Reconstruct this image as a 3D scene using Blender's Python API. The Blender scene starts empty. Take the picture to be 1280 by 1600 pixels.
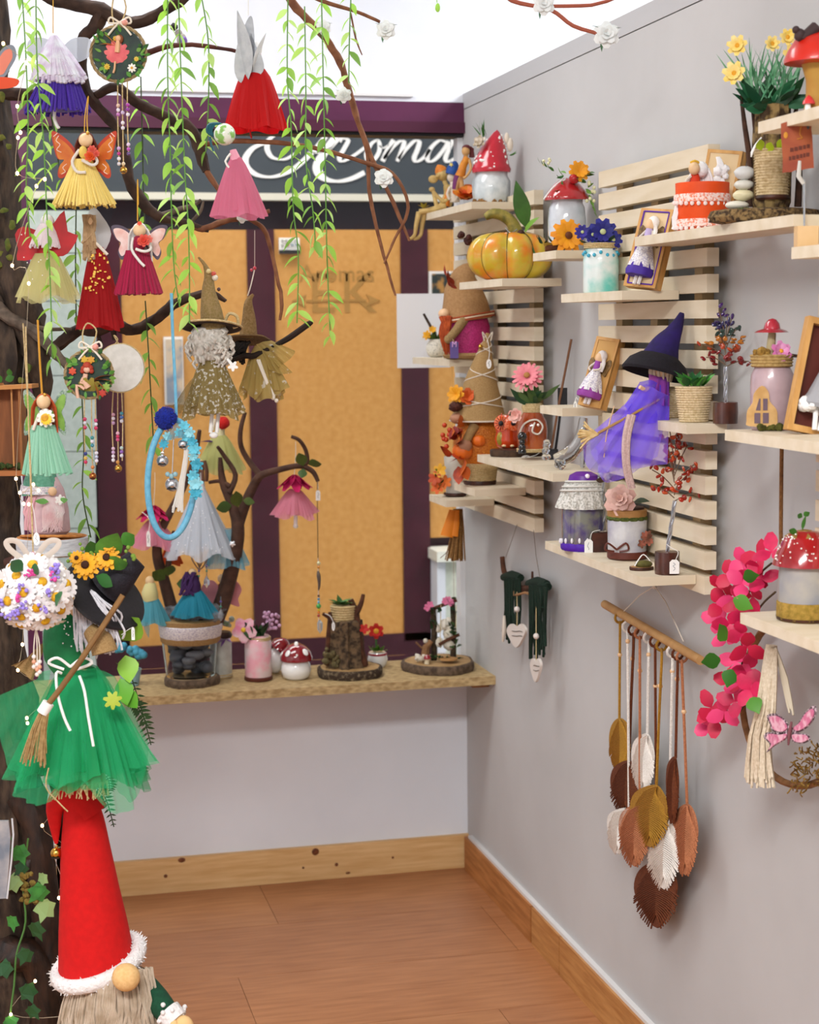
import bpy, math, random
from mathutils import Vector, Matrix, noise
from math import sin, cos, pi, radians
random.seed(7)
C = bpy.context.scene.collection
V = Vector

# ---------------------------------------------------------------- camera, world, lights, exposure
YAW, PITCH, ROLL, F = radians(13.62), radians(6.126), radians(-0.56), 2715.0
CAM = V((0, 0, 1.5))
FWD = V((sin(YAW)*cos(PITCH), cos(YAW)*cos(PITCH), -sin(PITCH)))
_r = V((cos(YAW), -sin(YAW), 0)); _u = _r.cross(FWD)
RT = _r*cos(ROLL)+_u*sin(ROLL); UP = -_r*sin(ROLL)+_u*cos(ROLL)
cd = bpy.data.cameras.new('camera'); cam = bpy.data.objects.new('camera', cd); C.objects.link(cam)
cam.matrix_world = Matrix(((RT.x, UP.x, -FWD.x, CAM.x), (RT.y, UP.y, -FWD.y, CAM.y), (RT.z, UP.z, -FWD.z, CAM.z), (0, 0, 0, 1)))
cd.sensor_fit = 'HORIZONTAL'; cd.sensor_width = 24.0; cd.lens = F*24/1280; cd.clip_start = .05
cd.dof.use_dof = True; cd.dof.focus_distance = 3.15; cd.dof.aperture_fstop = 5.6
sc = bpy.context.scene; sc.camera = cam
sc.view_settings.view_transform = 'Standard'; sc.view_settings.look = 'None'
sc.view_settings.gamma = 1; sc.view_settings.use_curve_mapping = False; sc.view_settings.exposure = 0.30
wd = bpy.data.worlds.new('room_ambient'); sc.world = wd; wd.use_nodes = True
wd.node_tree.nodes['Background'].inputs[0].default_value = (.90, .94, 1.0, 1); wd.node_tree.nodes['Background'].inputs[1].default_value = .50
def area_light(name, loc, size, energy, col=(1, 1, 1), rot=(0, 0, 0)):
    l = bpy.data.lights.new(name, 'AREA'); l.shape = 'RECTANGLE'; l.size, l.size_y = size; l.energy = energy; l.color = col
    o = bpy.data.objects.new(name, l); C.objects.link(o); o.location = loc; o.rotation_euler = rot; return o
area_light('ceiling_area_light', (-.25, 3.55, 2.83), (1.5, .5), 25, (.97, .99, 1))
area_light('ceiling_area_light', (-.5, .1, 2.8), (1.6, .6), 135, (.99, .99, .985))
area_light('ceiling_area_light', (2.5, 3.4, 2.83), (1.2, 1.2), 60, (.97, .99, 1))  # added light beyond the partition, brightens the wall seen above it
area_light('corridor_fill_light', (.4, 5.25, 3.3), (2.4, .6), 50, (1, .97, .92))  # added fill above the corridor to light the shop front

# ---------------------------------------------------------------- projection helpers: where a sight line meets a real plane
WX, DY = 1.260, 4.549           # right wall plane, back wall plane
def ray(px, py): return (FWD + RT*((px-640)/F) + UP*((800-py)/F))
def on_d(px, py, d): return CAM + ray(px, py)*d
def on_x(px, py, X):
    r = ray(px, py); return CAM + r*(X/r.x)
def on_y(px, py, Y):
    r = ray(px, py); return CAM + r*(Y/r.y)
def on_z(px, py, Z):
    r = ray(px, py); return CAM + r*((Z-1.5)/r.z)
def depth(P): return (V(P)-CAM).dot(FWD)

# ---------------------------------------------------------------- materials
def lin(h):
    if not isinstance(h, str): return tuple(h)[:3]
    h = h.lstrip('#'); o = []
    for i in (0, 2, 4):
        c = int(h[i:i+2], 16)/255; o.append(c/12.92 if c <= .04045 else ((c+.055)/1.055)**2.4)
    return tuple(o)
_mc = {}
def mat(col, rough=.65, col2=None, sc=60, bump=0, metal=0, alpha=1, trans=0, emit=0, stretch=None, coat=0, kind='noise', lo=.35, hi=.65, sheen=0, transl=0, ior=1.45):
    key = (str(col), rough, str(col2), sc, bump, metal, alpha, trans, emit, str(stretch), coat, kind, lo, hi, sheen, transl)
    if key in _mc: return _mc[key]
    m = bpy.data.materials.new('m_'+str(col).strip('#')); m.use_nodes = True; nt = m.node_tree; N = nt.nodes; L = nt.links
    b = N['Principled BSDF']; c1 = lin(col)+(1,)
    b.inputs['Base Color'].default_value = c1; b.inputs['Roughness'].default_value = rough; b.inputs['Metallic'].default_value = metal
    b.inputs['Alpha'].default_value = alpha; b.inputs['Transmission Weight'].default_value = trans; b.inputs['IOR'].default_value = ior
    b.inputs['Coat Weight'].default_value = coat; b.inputs['Sheen Weight'].default_value = sheen
    if emit: b.inputs['Emission Color'].default_value = c1; b.inputs['Emission Strength'].default_value = emit
    if col2 or bump:
        tc = N.new('ShaderNodeTexCoord'); src = tc.outputs['Object']
        if stretch:
            mp = N.new('ShaderNodeMapping'); mp.inputs['Scale'].default_value = stretch; L.new(src, mp.inputs[0]); src = mp.outputs[0]
        if kind == 'noise':
            t = N.new('ShaderNodeTexNoise'); t.inputs['Scale'].default_value = sc; t.inputs['Detail'].default_value = 4; out = t.outputs['Fac']
        elif kind == 'dots':
            t = N.new('ShaderNodeTexVoronoi'); t.inputs['Scale'].default_value = sc; out = t.outputs['Distance']
        elif kind == 'wave':
            t = N.new('ShaderNodeTexWave'); t.inputs['Scale'].default_value = sc; t.inputs['Distortion'].default_value = 6; t.inputs['Detail'].default_value = 3; t.inputs['Detail Scale'].default_value = 1.5; out = t.outputs['Fac']
        elif kind == 'weave':
            t = N.new('ShaderNodeTexChecker'); t.inputs['Scale'].default_value = sc; out = t.outputs['Fac']
        L.new(src, t.inputs['Vector'])
        if col2:
            r = N.new('ShaderNodeValToRGB'); e = r.color_ramp.elements
            e[0].position = lo; e[1].position = hi; e[0].color = c1; e[1].color = lin(col2)+(1,)
            L.new(out, r.inputs[0]); L.new(r.outputs[0], b.inputs['Base Color'])
        if bump:
            bp = N.new('ShaderNodeBump'); bp.inputs['Strength'].default_value = min(1, bump); bp.inputs['Distance'].default_value = .004
            L.new(out, bp.inputs['Height']); L.new(bp.outputs[0], b.inputs['Normal'])
    if transl:
        tr = N.new('ShaderNodeBsdfTranslucent'); tr.inputs[0].default_value = c1; tp = N.new('ShaderNodeBsdfTransparent')
        mx = N.new('ShaderNodeMixShader'); mx.inputs[0].default_value = .4; L.new(b.outputs[0], mx.inputs[1]); L.new(tr.outputs[0], mx.inputs[2])
        m2 = N.new('ShaderNodeMixShader'); m2.inputs[0].default_value = transl; L.new(tp.outputs[0], m2.inputs[1]); L.new(mx.outputs[0], m2.inputs[2])
        L.new(m2.outputs[0], N['Material Output'].inputs[0])
    _mc[key] = m; return m
def tulle(col, a=.7): return mat(col, .7, transl=a)
def yarn(col, col2=None): return mat(col, .95, col2, sc=400, bump=.3, sheen=.2)
def glassm(col='#ffffff', rough=.03): return mat(col, rough, trans=1, ior=1.3)

# ---------------------------------------------------------------- mesh buffer
def smooth_pts(pts, k=4, closed=False):
    pts = [V(p) if len(p) == 3 else V((p[0], 0, p[1])) for p in pts]; n = len(pts); out = []
    if n < 3: return pts
    for i in range(n if closed else n-1):
        if closed: p0, p1, p2, p3 = pts[i-1], pts[i], pts[(i+1) % n], pts[(i+2) % n]
        else: p0, p1, p2, p3 = pts[max(i-1, 0)], pts[i], pts[i+1], pts[min(i+2, n-1)]
        for j in range(k):
            t = j/k; out.append(.5*((2*p1)+(p2-p0)*t+(2*p0-5*p1+4*p2-p3)*t*t+(3*p1-p0-3*p2+p3)*t**3))
    if not closed: out.append(pts[-1])
    return out
def aim(n, roll=0.0, c=(0, 0, 0)):
    "matrix whose Z axis points along n"
    n = V(n).normalized(); q = n.to_track_quat('Z', 'Y').to_matrix().to_4x4()
    return Matrix.Translation(V(c)) @ q @ Matrix.Rotation(roll, 4, 'Z')
def face(d, roll=0.0, c=(0, 0, 0)):
    "matrix whose Z axis runs along d and whose Y axis stays square to it towards the back"
    z = V(d).normalized(); y = V((0, 1, 0))-z*z.y
    y = y.normalized() if y.length > 1e-4 else z.orthogonal().normalized()
    x = y.cross(z); R = Matrix((x, y, z)).transposed().to_4x4()
    return Matrix.Translation(V(c)) @ R @ Matrix.Rotation(roll, 4, 'Z')
class MB:
    def __init__(s): s.v = []; s.f = []; s.mi = []; s.M = Matrix()
    def add(s, vs, fs, mi=0, M=None):
        o = len(s.v); T = s.M @ M if M is not None else s.M
        s.v += [T @ V(p) for p in vs]; s.f += [tuple(i+o for i in f) for f in fs]; s.mi += [mi]*len(fs); return s
    def box(s, c, sz, mi=0, M=None):
        x, y, z = (a/2 for a in sz); c = V(c)
        vs = [c+V((i*x, j*y, k*z)) for i in (-1, 1) for j in (-1, 1) for k in (-1, 1)]
        return s.add(vs, [(0, 1, 3, 2), (4, 6, 7, 5), (0, 4, 5, 1), (2, 3, 7, 6), (0, 2, 6, 4), (1, 5, 7, 3)], mi, M)
    def tube(s, pts, r, n=6, mi=0, k=0, closed=False, flat=1.0):
        pts = [V(p) if len(p) == 3 else V((p[0], 0, p[1])) for p in pts]
        if k:
            m0 = len(pts); pts2 = smooth_pts(pts, k, closed)
            if not isinstance(r, (int, float)):
                rr = []
                for i in range(len(pts2)):
                    t = min(i/k, m0-1-1e-6); a = int(t); rr.append(r[a % m0]*(1-t+a)+r[(a+1) % m0]*(t-a))
                r = rr
            pts = pts2
        if isinstance(r, (int, float)): r = [r]*len(pts)
        vs = []; N = len(pts); up = None
        for i, p in enumerate(pts):
            if closed: t = pts[(i+1) % N]-pts[i-1]
            else: t = pts[min(i+1, N-1)]-pts[max(i-1, 0)]
            t = t.normalized() if t.length > 1e-9 else V((0, 0, 1))
            if up is None:
                up = V((0, 1, 0)) if abs(t.y) < .9 else V((1, 0, 0))
            b = t.cross(up)
            b = b.normalized() if b.length > 1e-6 else t.orthogonal().normalized()
            up = b.cross(t).normalized()
            for j in range(n):
                a = 2*pi*j/n; vs.append(p+b*(r[i]*cos(a))+up*(r[i]*flat*sin(a)))
        fs = []
        for i in range(N if closed else N-1):
            for j in range(n):
                a = i*n+j; b2 = i*n+(j+1) % n; c2 = ((i+1) % N)*n+(j+1) % n; d = ((i+1) % N)*n+j; fs.append((a, b2, c2, d))
        if not closed: fs += [tuple(range(n-1, -1, -1)), tuple((N-1)*n+j for j in range(n))]
        return s.add(vs, fs, mi)
    def lathe(s, prof, n=24, mi=0, fold=None, M=None, cap=True, arc=None):
        vs = []; fs = []; m = len(prof)
        for i, (r, z) in enumerate(prof):
            for j in range(n):
                a = 2*pi*j/n; f = fold(a, i/(m-1)) if fold else 1; vs.append((r*f*cos(a), r*f*sin(a), z))
        for i in range(m-1):
            for j in range(n): fs.append((i*n+j, i*n+(j+1) % n, (i+1)*n+(j+1) % n, (i+1)*n+j))
        if cap:
            if prof[0][0] > 1e-6: fs.append(tuple(range(n-1, -1, -1)))
            if prof[-1][0] > 1e-6: fs.append(tuple((m-1)*n+j for j in range(n)))
        return s.add(vs, fs, mi, M)
    def ell(s, c, r, n=12, m=8, mi=0, M=None, wob=0, seed=0):
        if isinstance(r, (int, float)): r = (r, r, r)
        vs = []; fs = []
        for i in range(m+1):
            ph = pi*i/m
            for j in range(n):
                a = 2*pi*j/n; d = V((sin(ph)*cos(a), sin(ph)*sin(a), cos(ph))); w = 1+wob*noise.noise(d*2.3+V((seed*7.1, 0, seed))) if wob else 1
                vs.append((c[0]+r[0]*w*d.x, c[1]+r[1]*w*d.y, c[2]+r[2]*w*d.z))
        for i in range(m):
            for j in range(n): fs.append((i*n+j, (i+1)*n+j, (i+1)*n+(j+1) % n, i*n+(j+1) % n))
        return s.add(vs, fs, mi, M)
    def poly(s, pts, th, mi=0, M=None, k=0, y=0, bulge=None):
        "outline in local x,z plane, thickness th along y"
        P = smooth_pts(pts, k, True) if k else [V((p[0], 0, p[1])) for p in pts]; n = len(P)
        vs = [(p.x, y-th/2+(bulge(p.x, p.z) if bulge else 0), p.z) for p in P]+[(p.x, y+th/2+(bulge(p.x, p.z) if bulge else 0), p.z) for p in P]
        fs = [tuple(range(n)), tuple(range(2*n-1, n-1, -1))]+[(i, i+n, (i+1) % n+n, (i+1) % n) for i in range(n)]
        return s.add(vs, fs, mi, M)
    def leaf(s, M, L, W, bend=.3, fold=.15, mi=0, k=5, tip=1.0, base=.0):
        "leaf along +Z of M, width along X, face normal Y"
        vs = []; fs = []
        for i in range(k+1):
            t = i/k; w = W/2*(sin(pi*min(1, t**.8*tip+base))+.04); z = L*t; y = -bend*L*t*t
            vs += [(-w, y+fold*w, z), (0, y, z), (w, y+fold*w, z)]
        for i in range(k):
            a = i*3; fs += [(a, a+1, a+4, a+3), (a+1, a+2, a+5, a+4)]
        return s.add(vs, fs, mi, M)
    def flower(s, c, nrm, n, L, W, cup=.2, layers=1, mp=0, mc=None, cr=0, roll=0, k=4, tip=.85):
        for l in range(layers):
            for j in range(n):
                a = 2*pi*(j+.5*l)/n+roll; R = aim(nrm, a, c) @ Matrix.Rotation(radians(90-cup*90-22*l), 4, 'X') @ Matrix.Rotation(pi, 4, 'Z')
                s.leaf(R, L*(1-.22*l), W, -.25, .12, mp, k, tip)
        if mc is not None and cr: s.ell((0, 0, L*(.06+.07*layers)), (cr, cr, cr*.55), 10, 6, mc, aim(nrm, 0, c))
        return s
    def ribbon(s, pts, w, th=.002, mi=0, k=5):
        "flat calligraphic stroke in the x,z plane"
        P = smooth_pts(pts, k); n = len(P); vs = []; fs = []
        for i, p in enumerate(P):
            t = (P[min(i+1, n-1)]-P[max(i-1, 0)]).normalized(); q = V((-t.z, 0, t.x)); ww = w(i/(n-1), t)/2
            for y in (-th/2, th/2): vs += [p+q*ww+V((0, y, 0)), p-q*ww+V((0, y, 0))]
        for i in range(n-1):
            a = i*4; b = a+4; fs += [(a, a+1, b+1, b), (a+2, b+2, b+3, a+3), (a, b, b+2, a+2), (a+1, a+3, b+3, b+1)]
        return s.add(vs, fs, mi)
    def text(s, t, size, M=None, mi=0, ext=.0005, align='CENTER', xs=1):
        cu = bpy.data.curves.new('txt', 'FONT'); cu.body = t; cu.size = size; cu.extrude = ext; cu.align_x = align; cu.resolution_u = 3
        o = bpy.data.objects.new('txt', cu); C.objects.link(o); bpy.context.view_layer.update()
        me = o.evaluated_get(bpy.context.evaluated_depsgraph_get()).to_mesh()
        R = Matrix.Rotation(pi/2, 4, 'X') @ Matrix.Diagonal((xs, 1, 1, 1))
        s.add([v.co.copy() for v in me.vertices], [tuple(p.vertices) for p in me.polygons], mi, (M if M is not None else Matrix()) @ R)
        bpy.data.objects.remove(o); bpy.data.curves.remove(cu); return s
    def mesh(s, name, mats, sca=1.0, smooth=True):
        me = bpy.data.meshes.new(name); me.from_pydata([v*sca for v in s.v], [], s.f)
        for m in (mats if isinstance(mats, (list, tuple)) else [mats]): me.materials.append(m)
        me.polygons.foreach_set('material_index', s.mi)
        if smooth:
            me.polygons.foreach_set('use_smooth', [True]*len(s.f))
            try: me.set_sharp_from_angle(angle=radians(45))
            except Exception: pass
        me.update(); return me

# ---------------------------------------------------------------- things and parts
class Thing:
    """an Empty at the thing's base; parts are modelled in units of the picture's own pixels at that distance
    (x right, z up, y away) and scaled to metres by s when they are built"""
    def __init__(t, name, label, cat, loc, base=(0, 0), s=None, rz=None, group=None, kind=None):
        t.o = bpy.data.objects.new(name, None); C.objects.link(t.o); t.o.empty_display_size = .02
        t.o.location = loc; t.o.rotation_euler = (0, 0, -YAW if rz is None else rz)
        t.s = depth(loc)/F if s is None else s; t.b = base
        if kind: t.o['kind'] = kind
        else:
            t.o['label'] = label; t.o['category'] = cat
            if group: t.o['group'] = group
    def p(t, px, py, y=0):
        "local point seen at (px, py), y units behind the thing's own upright plane"
        hf = V((sin(YAW), cos(YAW), 0)); d0 = t.o.location-CAM; r = ray(px, py); P = r*((d0.dot(hf)+y*t.s)/r.dot(hf))-d0
        return V((P.x*cos(YAW)-P.y*sin(YAW), P.dot(hf), P.z))/t.s
    def P(t, *pts): return [t.p(*q) for q in pts]
    def part(t, name, mb, mats, parent=None, label=None, smooth=True, stuff=False):
        o = bpy.data.objects.new(name, mb.mesh(name, mats, t.s, smooth)); C.objects.link(o); o.parent = parent or t.o
        if label: o['label'] = label
        if stuff: o['kind'] = 'stuff'
        return o
    def inst(t, name, me, M, parent=None):
        o = bpy.data.objects.new(name, me); C.objects.link(o); o.parent = parent or t.o
        T = M.copy(); T.translation = M.translation*t.s; o.matrix_local = T; return o
def fuse(o, size, it=4):
    m = o.modifiers.new('fuse', 'REMESH'); m.mode = 'VOXEL'; m.voxel_size = size; m.use_smooth_shade = True
    q = o.modifiers.new('soft', 'SMOOTH'); q.factor = .5; q.iterations = it
def struct(name, mb, mats, parent=None, smooth=False, s=1):
    o = bpy.data.objects.new(name, mb.mesh(name, mats, s, smooth)); C.objects.link(o)
    if parent: o.parent = parent
    else: o['kind'] = 'structure'
    return o
def rnd(a, b): return random.uniform(a, b)
def prof_r(prof, h):
    "radius of a lathe profile at height h"
    for (r0, z0), (r1, z1) in zip(prof, prof[1:]):
        if z0 <= h <= z1: return r0+(r1-r0)*(h-z0)/max(1e-6, z1-z0)
    return prof[-1][0]
# ================================================================ the room
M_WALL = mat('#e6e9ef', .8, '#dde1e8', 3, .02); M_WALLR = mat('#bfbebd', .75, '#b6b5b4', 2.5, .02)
M_TRIM = mat('#b8b8b9', .7)
def pine(sx): return mat('#e3bd86', .5, '#cfa166', 9, .02, stretch=sx, kind='noise', lo=.3, hi=.75)
floor = struct('floor', MB().box((-.4, 1.9, -.03), (4.6, 8.4, .04)), mat('#5a3a20', .7))
fm = [mat(a, .36, b, 7, .015, stretch=(1, 9, 1), lo=.28, hi=.72) for a, b in (('#b67d53', '#9b643d'), ('#b88055', '#9f6840'), ('#b37a50', '#97603a'))]
pw = .335; row = 0; y = DY
while y > .8:
    for k in range(-1, 3):
        x0 = -1.75+k*1.21+(row*.53) % 1.21; x1 = min(x0+1.21, WX)
        if x1 <= x0+.02: continue
        o = struct('plank', MB().box(((x0+x1)/2, y-pw/2, -.005), (x1-x0-.0012, pw-.0012, .01)), fm[(row+k) % 3], floor)
    y -= pw; row += 1
XL = on_y(20, 300, DY).x; XJ = on_y(44, 300, DY).x
zs = .592; zh0 = on_y(480, 205, DY).z; zh1 = on_y(480, 156, DY).z; ZC = 2.86
wb = struct('wall_back', MB().box((-.4, DY+.06, (zs-.03)/2), (4.6, .12, zs-.03)), M_WALL)
struct('upper_wall', MB().box((.6, DY+.06, (zh1+ZC)/2), (6.6, .12, ZC-zh1)), M_WALL, wb)
struct('side_wall', MB().box((XL-1.2, DY+.06, (zs+zh1)/2), (2.4, .12, zh1-zs)), M_WALL, wb)
struct('ceiling', MB().box((.4, 1.6, ZC+.03), (7, 6.2, .06)), mat('#f3f3f2', .8))
struct('wall_left', MB().box((-2.0, 1.8, ZC/2), (.08, 5.6, ZC)), M_WALL)
zt = on_y(720, 148, DY).z; zt = 2.112; zl = zt-.043
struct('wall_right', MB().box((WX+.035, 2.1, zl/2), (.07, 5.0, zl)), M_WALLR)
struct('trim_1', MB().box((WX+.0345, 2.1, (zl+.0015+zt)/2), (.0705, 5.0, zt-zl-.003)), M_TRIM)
struct('wall_beyond', MB().box((3.6, 1.8, ZC/2), (.08, 5.6, ZC)), M_WALL)
zb = .093
struct('baseboard_back', MB().box((-.2, DY-.008, zb/2), (2*(WX+.2), .016, zb)), pine((1, 8, 12)))
bbr = struct('baseboard_right', MB().box((WX-.009, DY-.02-.62/2, zb/2), (.018, .60, zb)), mat('#b87b45', .5, '#9c6230', 9, .02, stretch=(8, 1, 12)))
for a, b in ((.62, .83), (.832, 3.8)):
    struct('board', MB().box((WX-.009, DY-.02-(a+b)/2, zb/2), (.018, b-a-.002, zb)), mat('#c08a50', .5, '#a56d38', 9, .02, stretch=(8, 1, 12)), bbr)
# knots in the back skirting board
bb = bpy.data.objects['baseboard_back']
for px, py, rx, ry in ((284, 1344, 6, 4), (259, 1369, 3, 3), (493, 1331, 6, 6), (526, 1351, 3, 3), (474, 1356, 2, 2), (544, 1364, 4, 2), (614, 1340, 2, 2)):
    P = on_y(px, py, DY-.0165); q = .0017
    struct('knot', MB().ell((P.x, DY-.016, P.z), (rx*q, .0012, ry*q), 12, 6), mat('#5a2c14', .5, '#7a4420', 200), bb, True)
# caulk bead along the right skirting top
struct('trim_2', MB().box((WX-.006, 2.3, zb+.004), (.012, 4.4, .008)), mat('#d6d4d2', .6))
# ---------------------------------------------------------------- window
PUR = mat('#5a2347', .35, '#4c1b3c', 6); GLZ = mat('#ffffff', .0, trans=1, ior=1.12)
win = struct('window_1', MB().box(((XL+WX)/2, DY+.04, (zh0+zh1)/2+.008), (WX-XL, .10, zh1-zh0-.016)), PUR)
struct('header_bead', MB().box(((XL+WX)/2, DY+.035, zh0+.014), (WX-XL, .11, .028)), mat('#4a1632', .35), win)
struct('header_shadow_gap', MB().box(((XL+WX)/2, DY+.03, zh0-.004), (WX-XL, .07, .008)), mat('#141316', .5), win)  # black strip painting the gap and shadow below the header
struct('jamb', MB().box(((XL+XJ)/2, DY+.04, (zs+zh0)/2), (XJ-XL, .08, zh0-zs)), PUR, win)
xj = on_y(713, 500, DY).x
struct('jamb', MB().box(((xj+WX)/2+.004, DY+.025, (zs+zh0)/2-.004), (WX-xj-.008, .04, zh0-zs-.012)), mat('#dfe0e2', .4), win)
struct('glass_pane', MB().box(((XJ+xj)/2, DY+.045, (zs+zh0)/2), (xj-XJ, .004, zh0-zs-.01)), GLZ, win)
a, b = on_y(150, 141, DY-.004), on_y(645, 147, DY-.004)
struct('trim_3', MB().box(((a.x+b.x)/2-.3, DY-.005, (a.z+b.z)/2), (b.x-a.x+.6, .008, .007)), mat('#dcdcdc', .5))
# ---------------------------------------------------------------- chipboard display ledge
T = Thing('chipboard_ledge', 'long chipboard ledge under the shop window', 'ledge', (0, DY, zs), s=1, rz=0)
OSB = mat('#bfa577', .6, '#94794e', 55, .15, stretch=(1, 2.2, 2), lo=.38, hi=.66)
x0 = -.25
T.part('board', MB().box(((x0+WX)/2, -.142, -.011), (WX-x0-.001, .282, .022)), OSB, smooth=False)
T.part('ledge_shadow_strip', MB().box(((x0+1.2)/2, -.20, -.027), (1.2-x0-.06, .02, .009)), mat('#16120f', .7), smooth=False)  # black strip stands in for the shadow line under the board
T.part('bracket', MB().box((WX-.025, -.2, -.031), (.045, .06, .016)), mat('#9b6a3f', .6), smooth=False)
# ---------------------------------------------------------------- shop front across the corridor
FY = DY+1.5
def fr(px, py): 
    q = on_y(px, py, FY); return q.x, q.z
SF = Thing('shop_front', 'burgundy shop front with kraft papered panels seen through the window', 'shop front', (0, FY, 0), s=1, rz=0)
def fbox(name, px0, py0, px1, py1, m, y=0, th=.03, parent=None):
    pm = (py0+py1)/2; qm = (px0+px1)/2; xa = fr(px0, pm)[0]; xb = fr(px1, pm)[0]; za = fr(qm, py1)[1]; zb_ = fr(qm, py0)[1]
    return SF.part(name, MB().box(((xa+xb)/2, y, (za+zb_)/2), (xb-xa, th, zb_-za)), m, parent, smooth=False)
KR = mat('#cb9550', .75, '#bf8742', 45, .05, lo=.3, hi=.7); BUR = mat('#451523', .35, '#3a101c', 8)
fbox('frame', -200, 100, 800, 1150, BUR, .06)
sg = fbox('sign_band', -150, 205, 790, 304, mat('#3b4146', .25), .02)
fbox('transom_strip', -150, 302, 790, 313, mat('#cfcab8', .5), 0, .06)
fbox('dark_glass', -150, 313, 790, 359, mat('#22191f', .15), .03)
for a, b, c, d in ((195, 359, 391, 1006), (433, 359, 628, 997), (670, 359, 790, 838)): 
    fbox('kraft_panel', a, b, c, d, KR, .02, .04)
fbox('mullion', 391, 359, 433, 1000, BUR, .02, .06); fbox('mullion', 628, 359, 670, 1000, BUR, .02, .06); fbox('mullion', 150, 359, 195, 1000, BUR, .02, .06)
fbox('plinth', 150, 1000, 680, 1130, mat('#3d1420', .4), .02, .06)
st = mat('#c6cfc2', .8, '#b4beb1', 120, .1)
for a, b in ((330, 395), (397, 470), (472, 586), (588, 705), (707, 825), (827, 950), (952, 1100)):
    fbox('stone_tile', -80, a, 149, b+.6, mat('#b6c0b8', .8, '#abb5ad', 60), -.02, .05)
fbox('pedestal_capital', 668, 852, 800, 868, mat('#dcdccf', .7), -.06, .16); fbox('pedestal_edge', 673, 868, 686, 1080, mat('#d9dce2', .6), -.04, .12)
for a, b in ((868, 930), (931, 1080)): fbox('stone_tile', 687, a, 800, b, mat('#d3d8c8', .8, '#c5cbbb', 60), -.03, .1)
# posters and notices
po = fbox('poster', 256, 526, 286, 632, mat('#e6e2dc', .6), -.012, .01); fbox('poster_print', 259, 530, 284, 629, mat('#7e8793', .6, '#c9b49a', 16, lo=.42, hi=.58), -.02, .008, po)
po = fbox('poster', 669, 424, 740, 470, mat('#e6e2dc', .6), -.012, .01); fbox('poster_print', 673, 428, 736, 470, mat('#27302c', .6, '#a87838', 26, lo=.5, hi=.62), -.02, .008, po)
nt_ = fbox('notice', 435, 372, 467, 397, mat('#ece9e0', .6), -.012, .01)
fbox('notice_strip', 435, 391, 467, 397, mat('#222222', .6), -.02, .008, nt_)
for i, (cx, cy) in enumerate(((440, 376), (446, 376), (453, 376), (460, 376), (440, 383), (448, 383), (455, 383), (462, 383))):
    fbox('notice_symbol', cx-2, cy-1.5, cx+2, cy+1.5, mat(('#c03a30' if i == 5 else '#8a9aa0' if i > 4 else '#b0aea6'), .6), -.02, .008, nt_)
# lettering
zc = lambda q: V((fr(360+q[0]/3.556, 180+q[1]/3.556)[0], 0, fr(360+q[0]/3.556, 180+q[1]/3.556)[1]))
strokes = [([(245, 112), (212, 140), (205, 190), (235, 235), (300, 245), (360, 215)], .030, .008), ([(212, 150), (130, 180), (84, 240), (95, 292), (150, 332), (225, 343), (300, 325), (370, 285), (470, 190), (535, 112)], .040, .012),
    ([(592, 108), (528, 200), (487, 270), (492, 322), (535, 357), (605, 367), (680, 350), (745, 318)], .056, .014), ([(430, 205), (500, 208), (560, 180)], .010, .006),
    ([(560, 185), (605, 135), (625, 115), (612, 150)], .012, .008), ([(628, 130), (655, 140), (630, 190), (606, 235), (625, 256), (690, 222), (760, 170)], .028, .008),
    ([(818, 138), (785, 158), (757, 212), (766, 252), (800, 246), (828, 200), (828, 155), (816, 138)], .026, .008), ([(826, 168), (850, 182), (880, 165)], .010, .006),
    ([(908, 138), (872, 200), (846, 256)], .030, .02), ([(852, 243), (900, 180), (940, 146), (965, 150), (955, 190), (928, 256)], .028, .008), ([(934, 243), (985, 180), (1025, 143), (1050, 150), (1040, 192), (1022, 236), (1035, 258), (1075, 235), (1110, 190)], .028, .008),
    ([(1200, 150), (1162, 141), (1117, 180), (1094, 230), (1108, 258), (1145, 240), (1190, 185), (1212, 145)], .028, .008), ([(1238, 138), (1212, 195), (1196, 240), (1210, 259), (1248, 240)], .028, .010),
    ([(1250, 238), (1300, 150), (1312, 200), (1300, 250), (1265, 252)], .026, .010)]
mb = MB()
for pts, wmax, wmin in strokes:
    mb.ribbon([zc(q) for q in pts], (lambda wa, wi: (lambda t, d: wi+(wa-wi)*max(0, abs(d.z))**1.1*(.7+.3*sin(pi*min(1, max(0, t))))))(wmax*.62, wmin*.62), .004)
lt = SF.part('sign_lettering', mb, mat('#e8e6e2', .5), sg, 'white script sign lettering'); lt.location.y = .002
gx, gz = fr(527, 440); kp = MB(); gold = mat('#a5793a', .6)
kp.text('Aromas', .085, Matrix.Translation((gx, -.0012, gz)), ext=.0006); z2 = fr(527, 488)[1]
kp.text('E', .20, Matrix.Translation((gx-.055, -.0012, z2)), ext=.0006); kp.text('K', .20, Matrix.Translation((gx+.075, -.0012, z2)), ext=.0006)
ax0 = fr(478, 470); ax1 = fr(572, 470)
kp.box(((ax0[0]+ax1[0])/2, -.002, ax0[1]), (ax1[0]-ax0[0], .003, .008))
for xx, sg_ in ((ax0[0], -1), (ax1[0], 1)): kp.poly([(xx+sg_*.05, ax0[1]), (xx, ax0[1]+.022), (xx+sg_*.012, ax0[1]), (xx, ax0[1]-.022)], .003, y=-.002)
SF.part('logo', kp, gold, label='brown logo letters printed on kraft panel')
struct('corridor_floor', MB().box((.6, DY+.85, -.03), (6, 1.46, .06)), mat('#8c8a86', .4))
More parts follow.
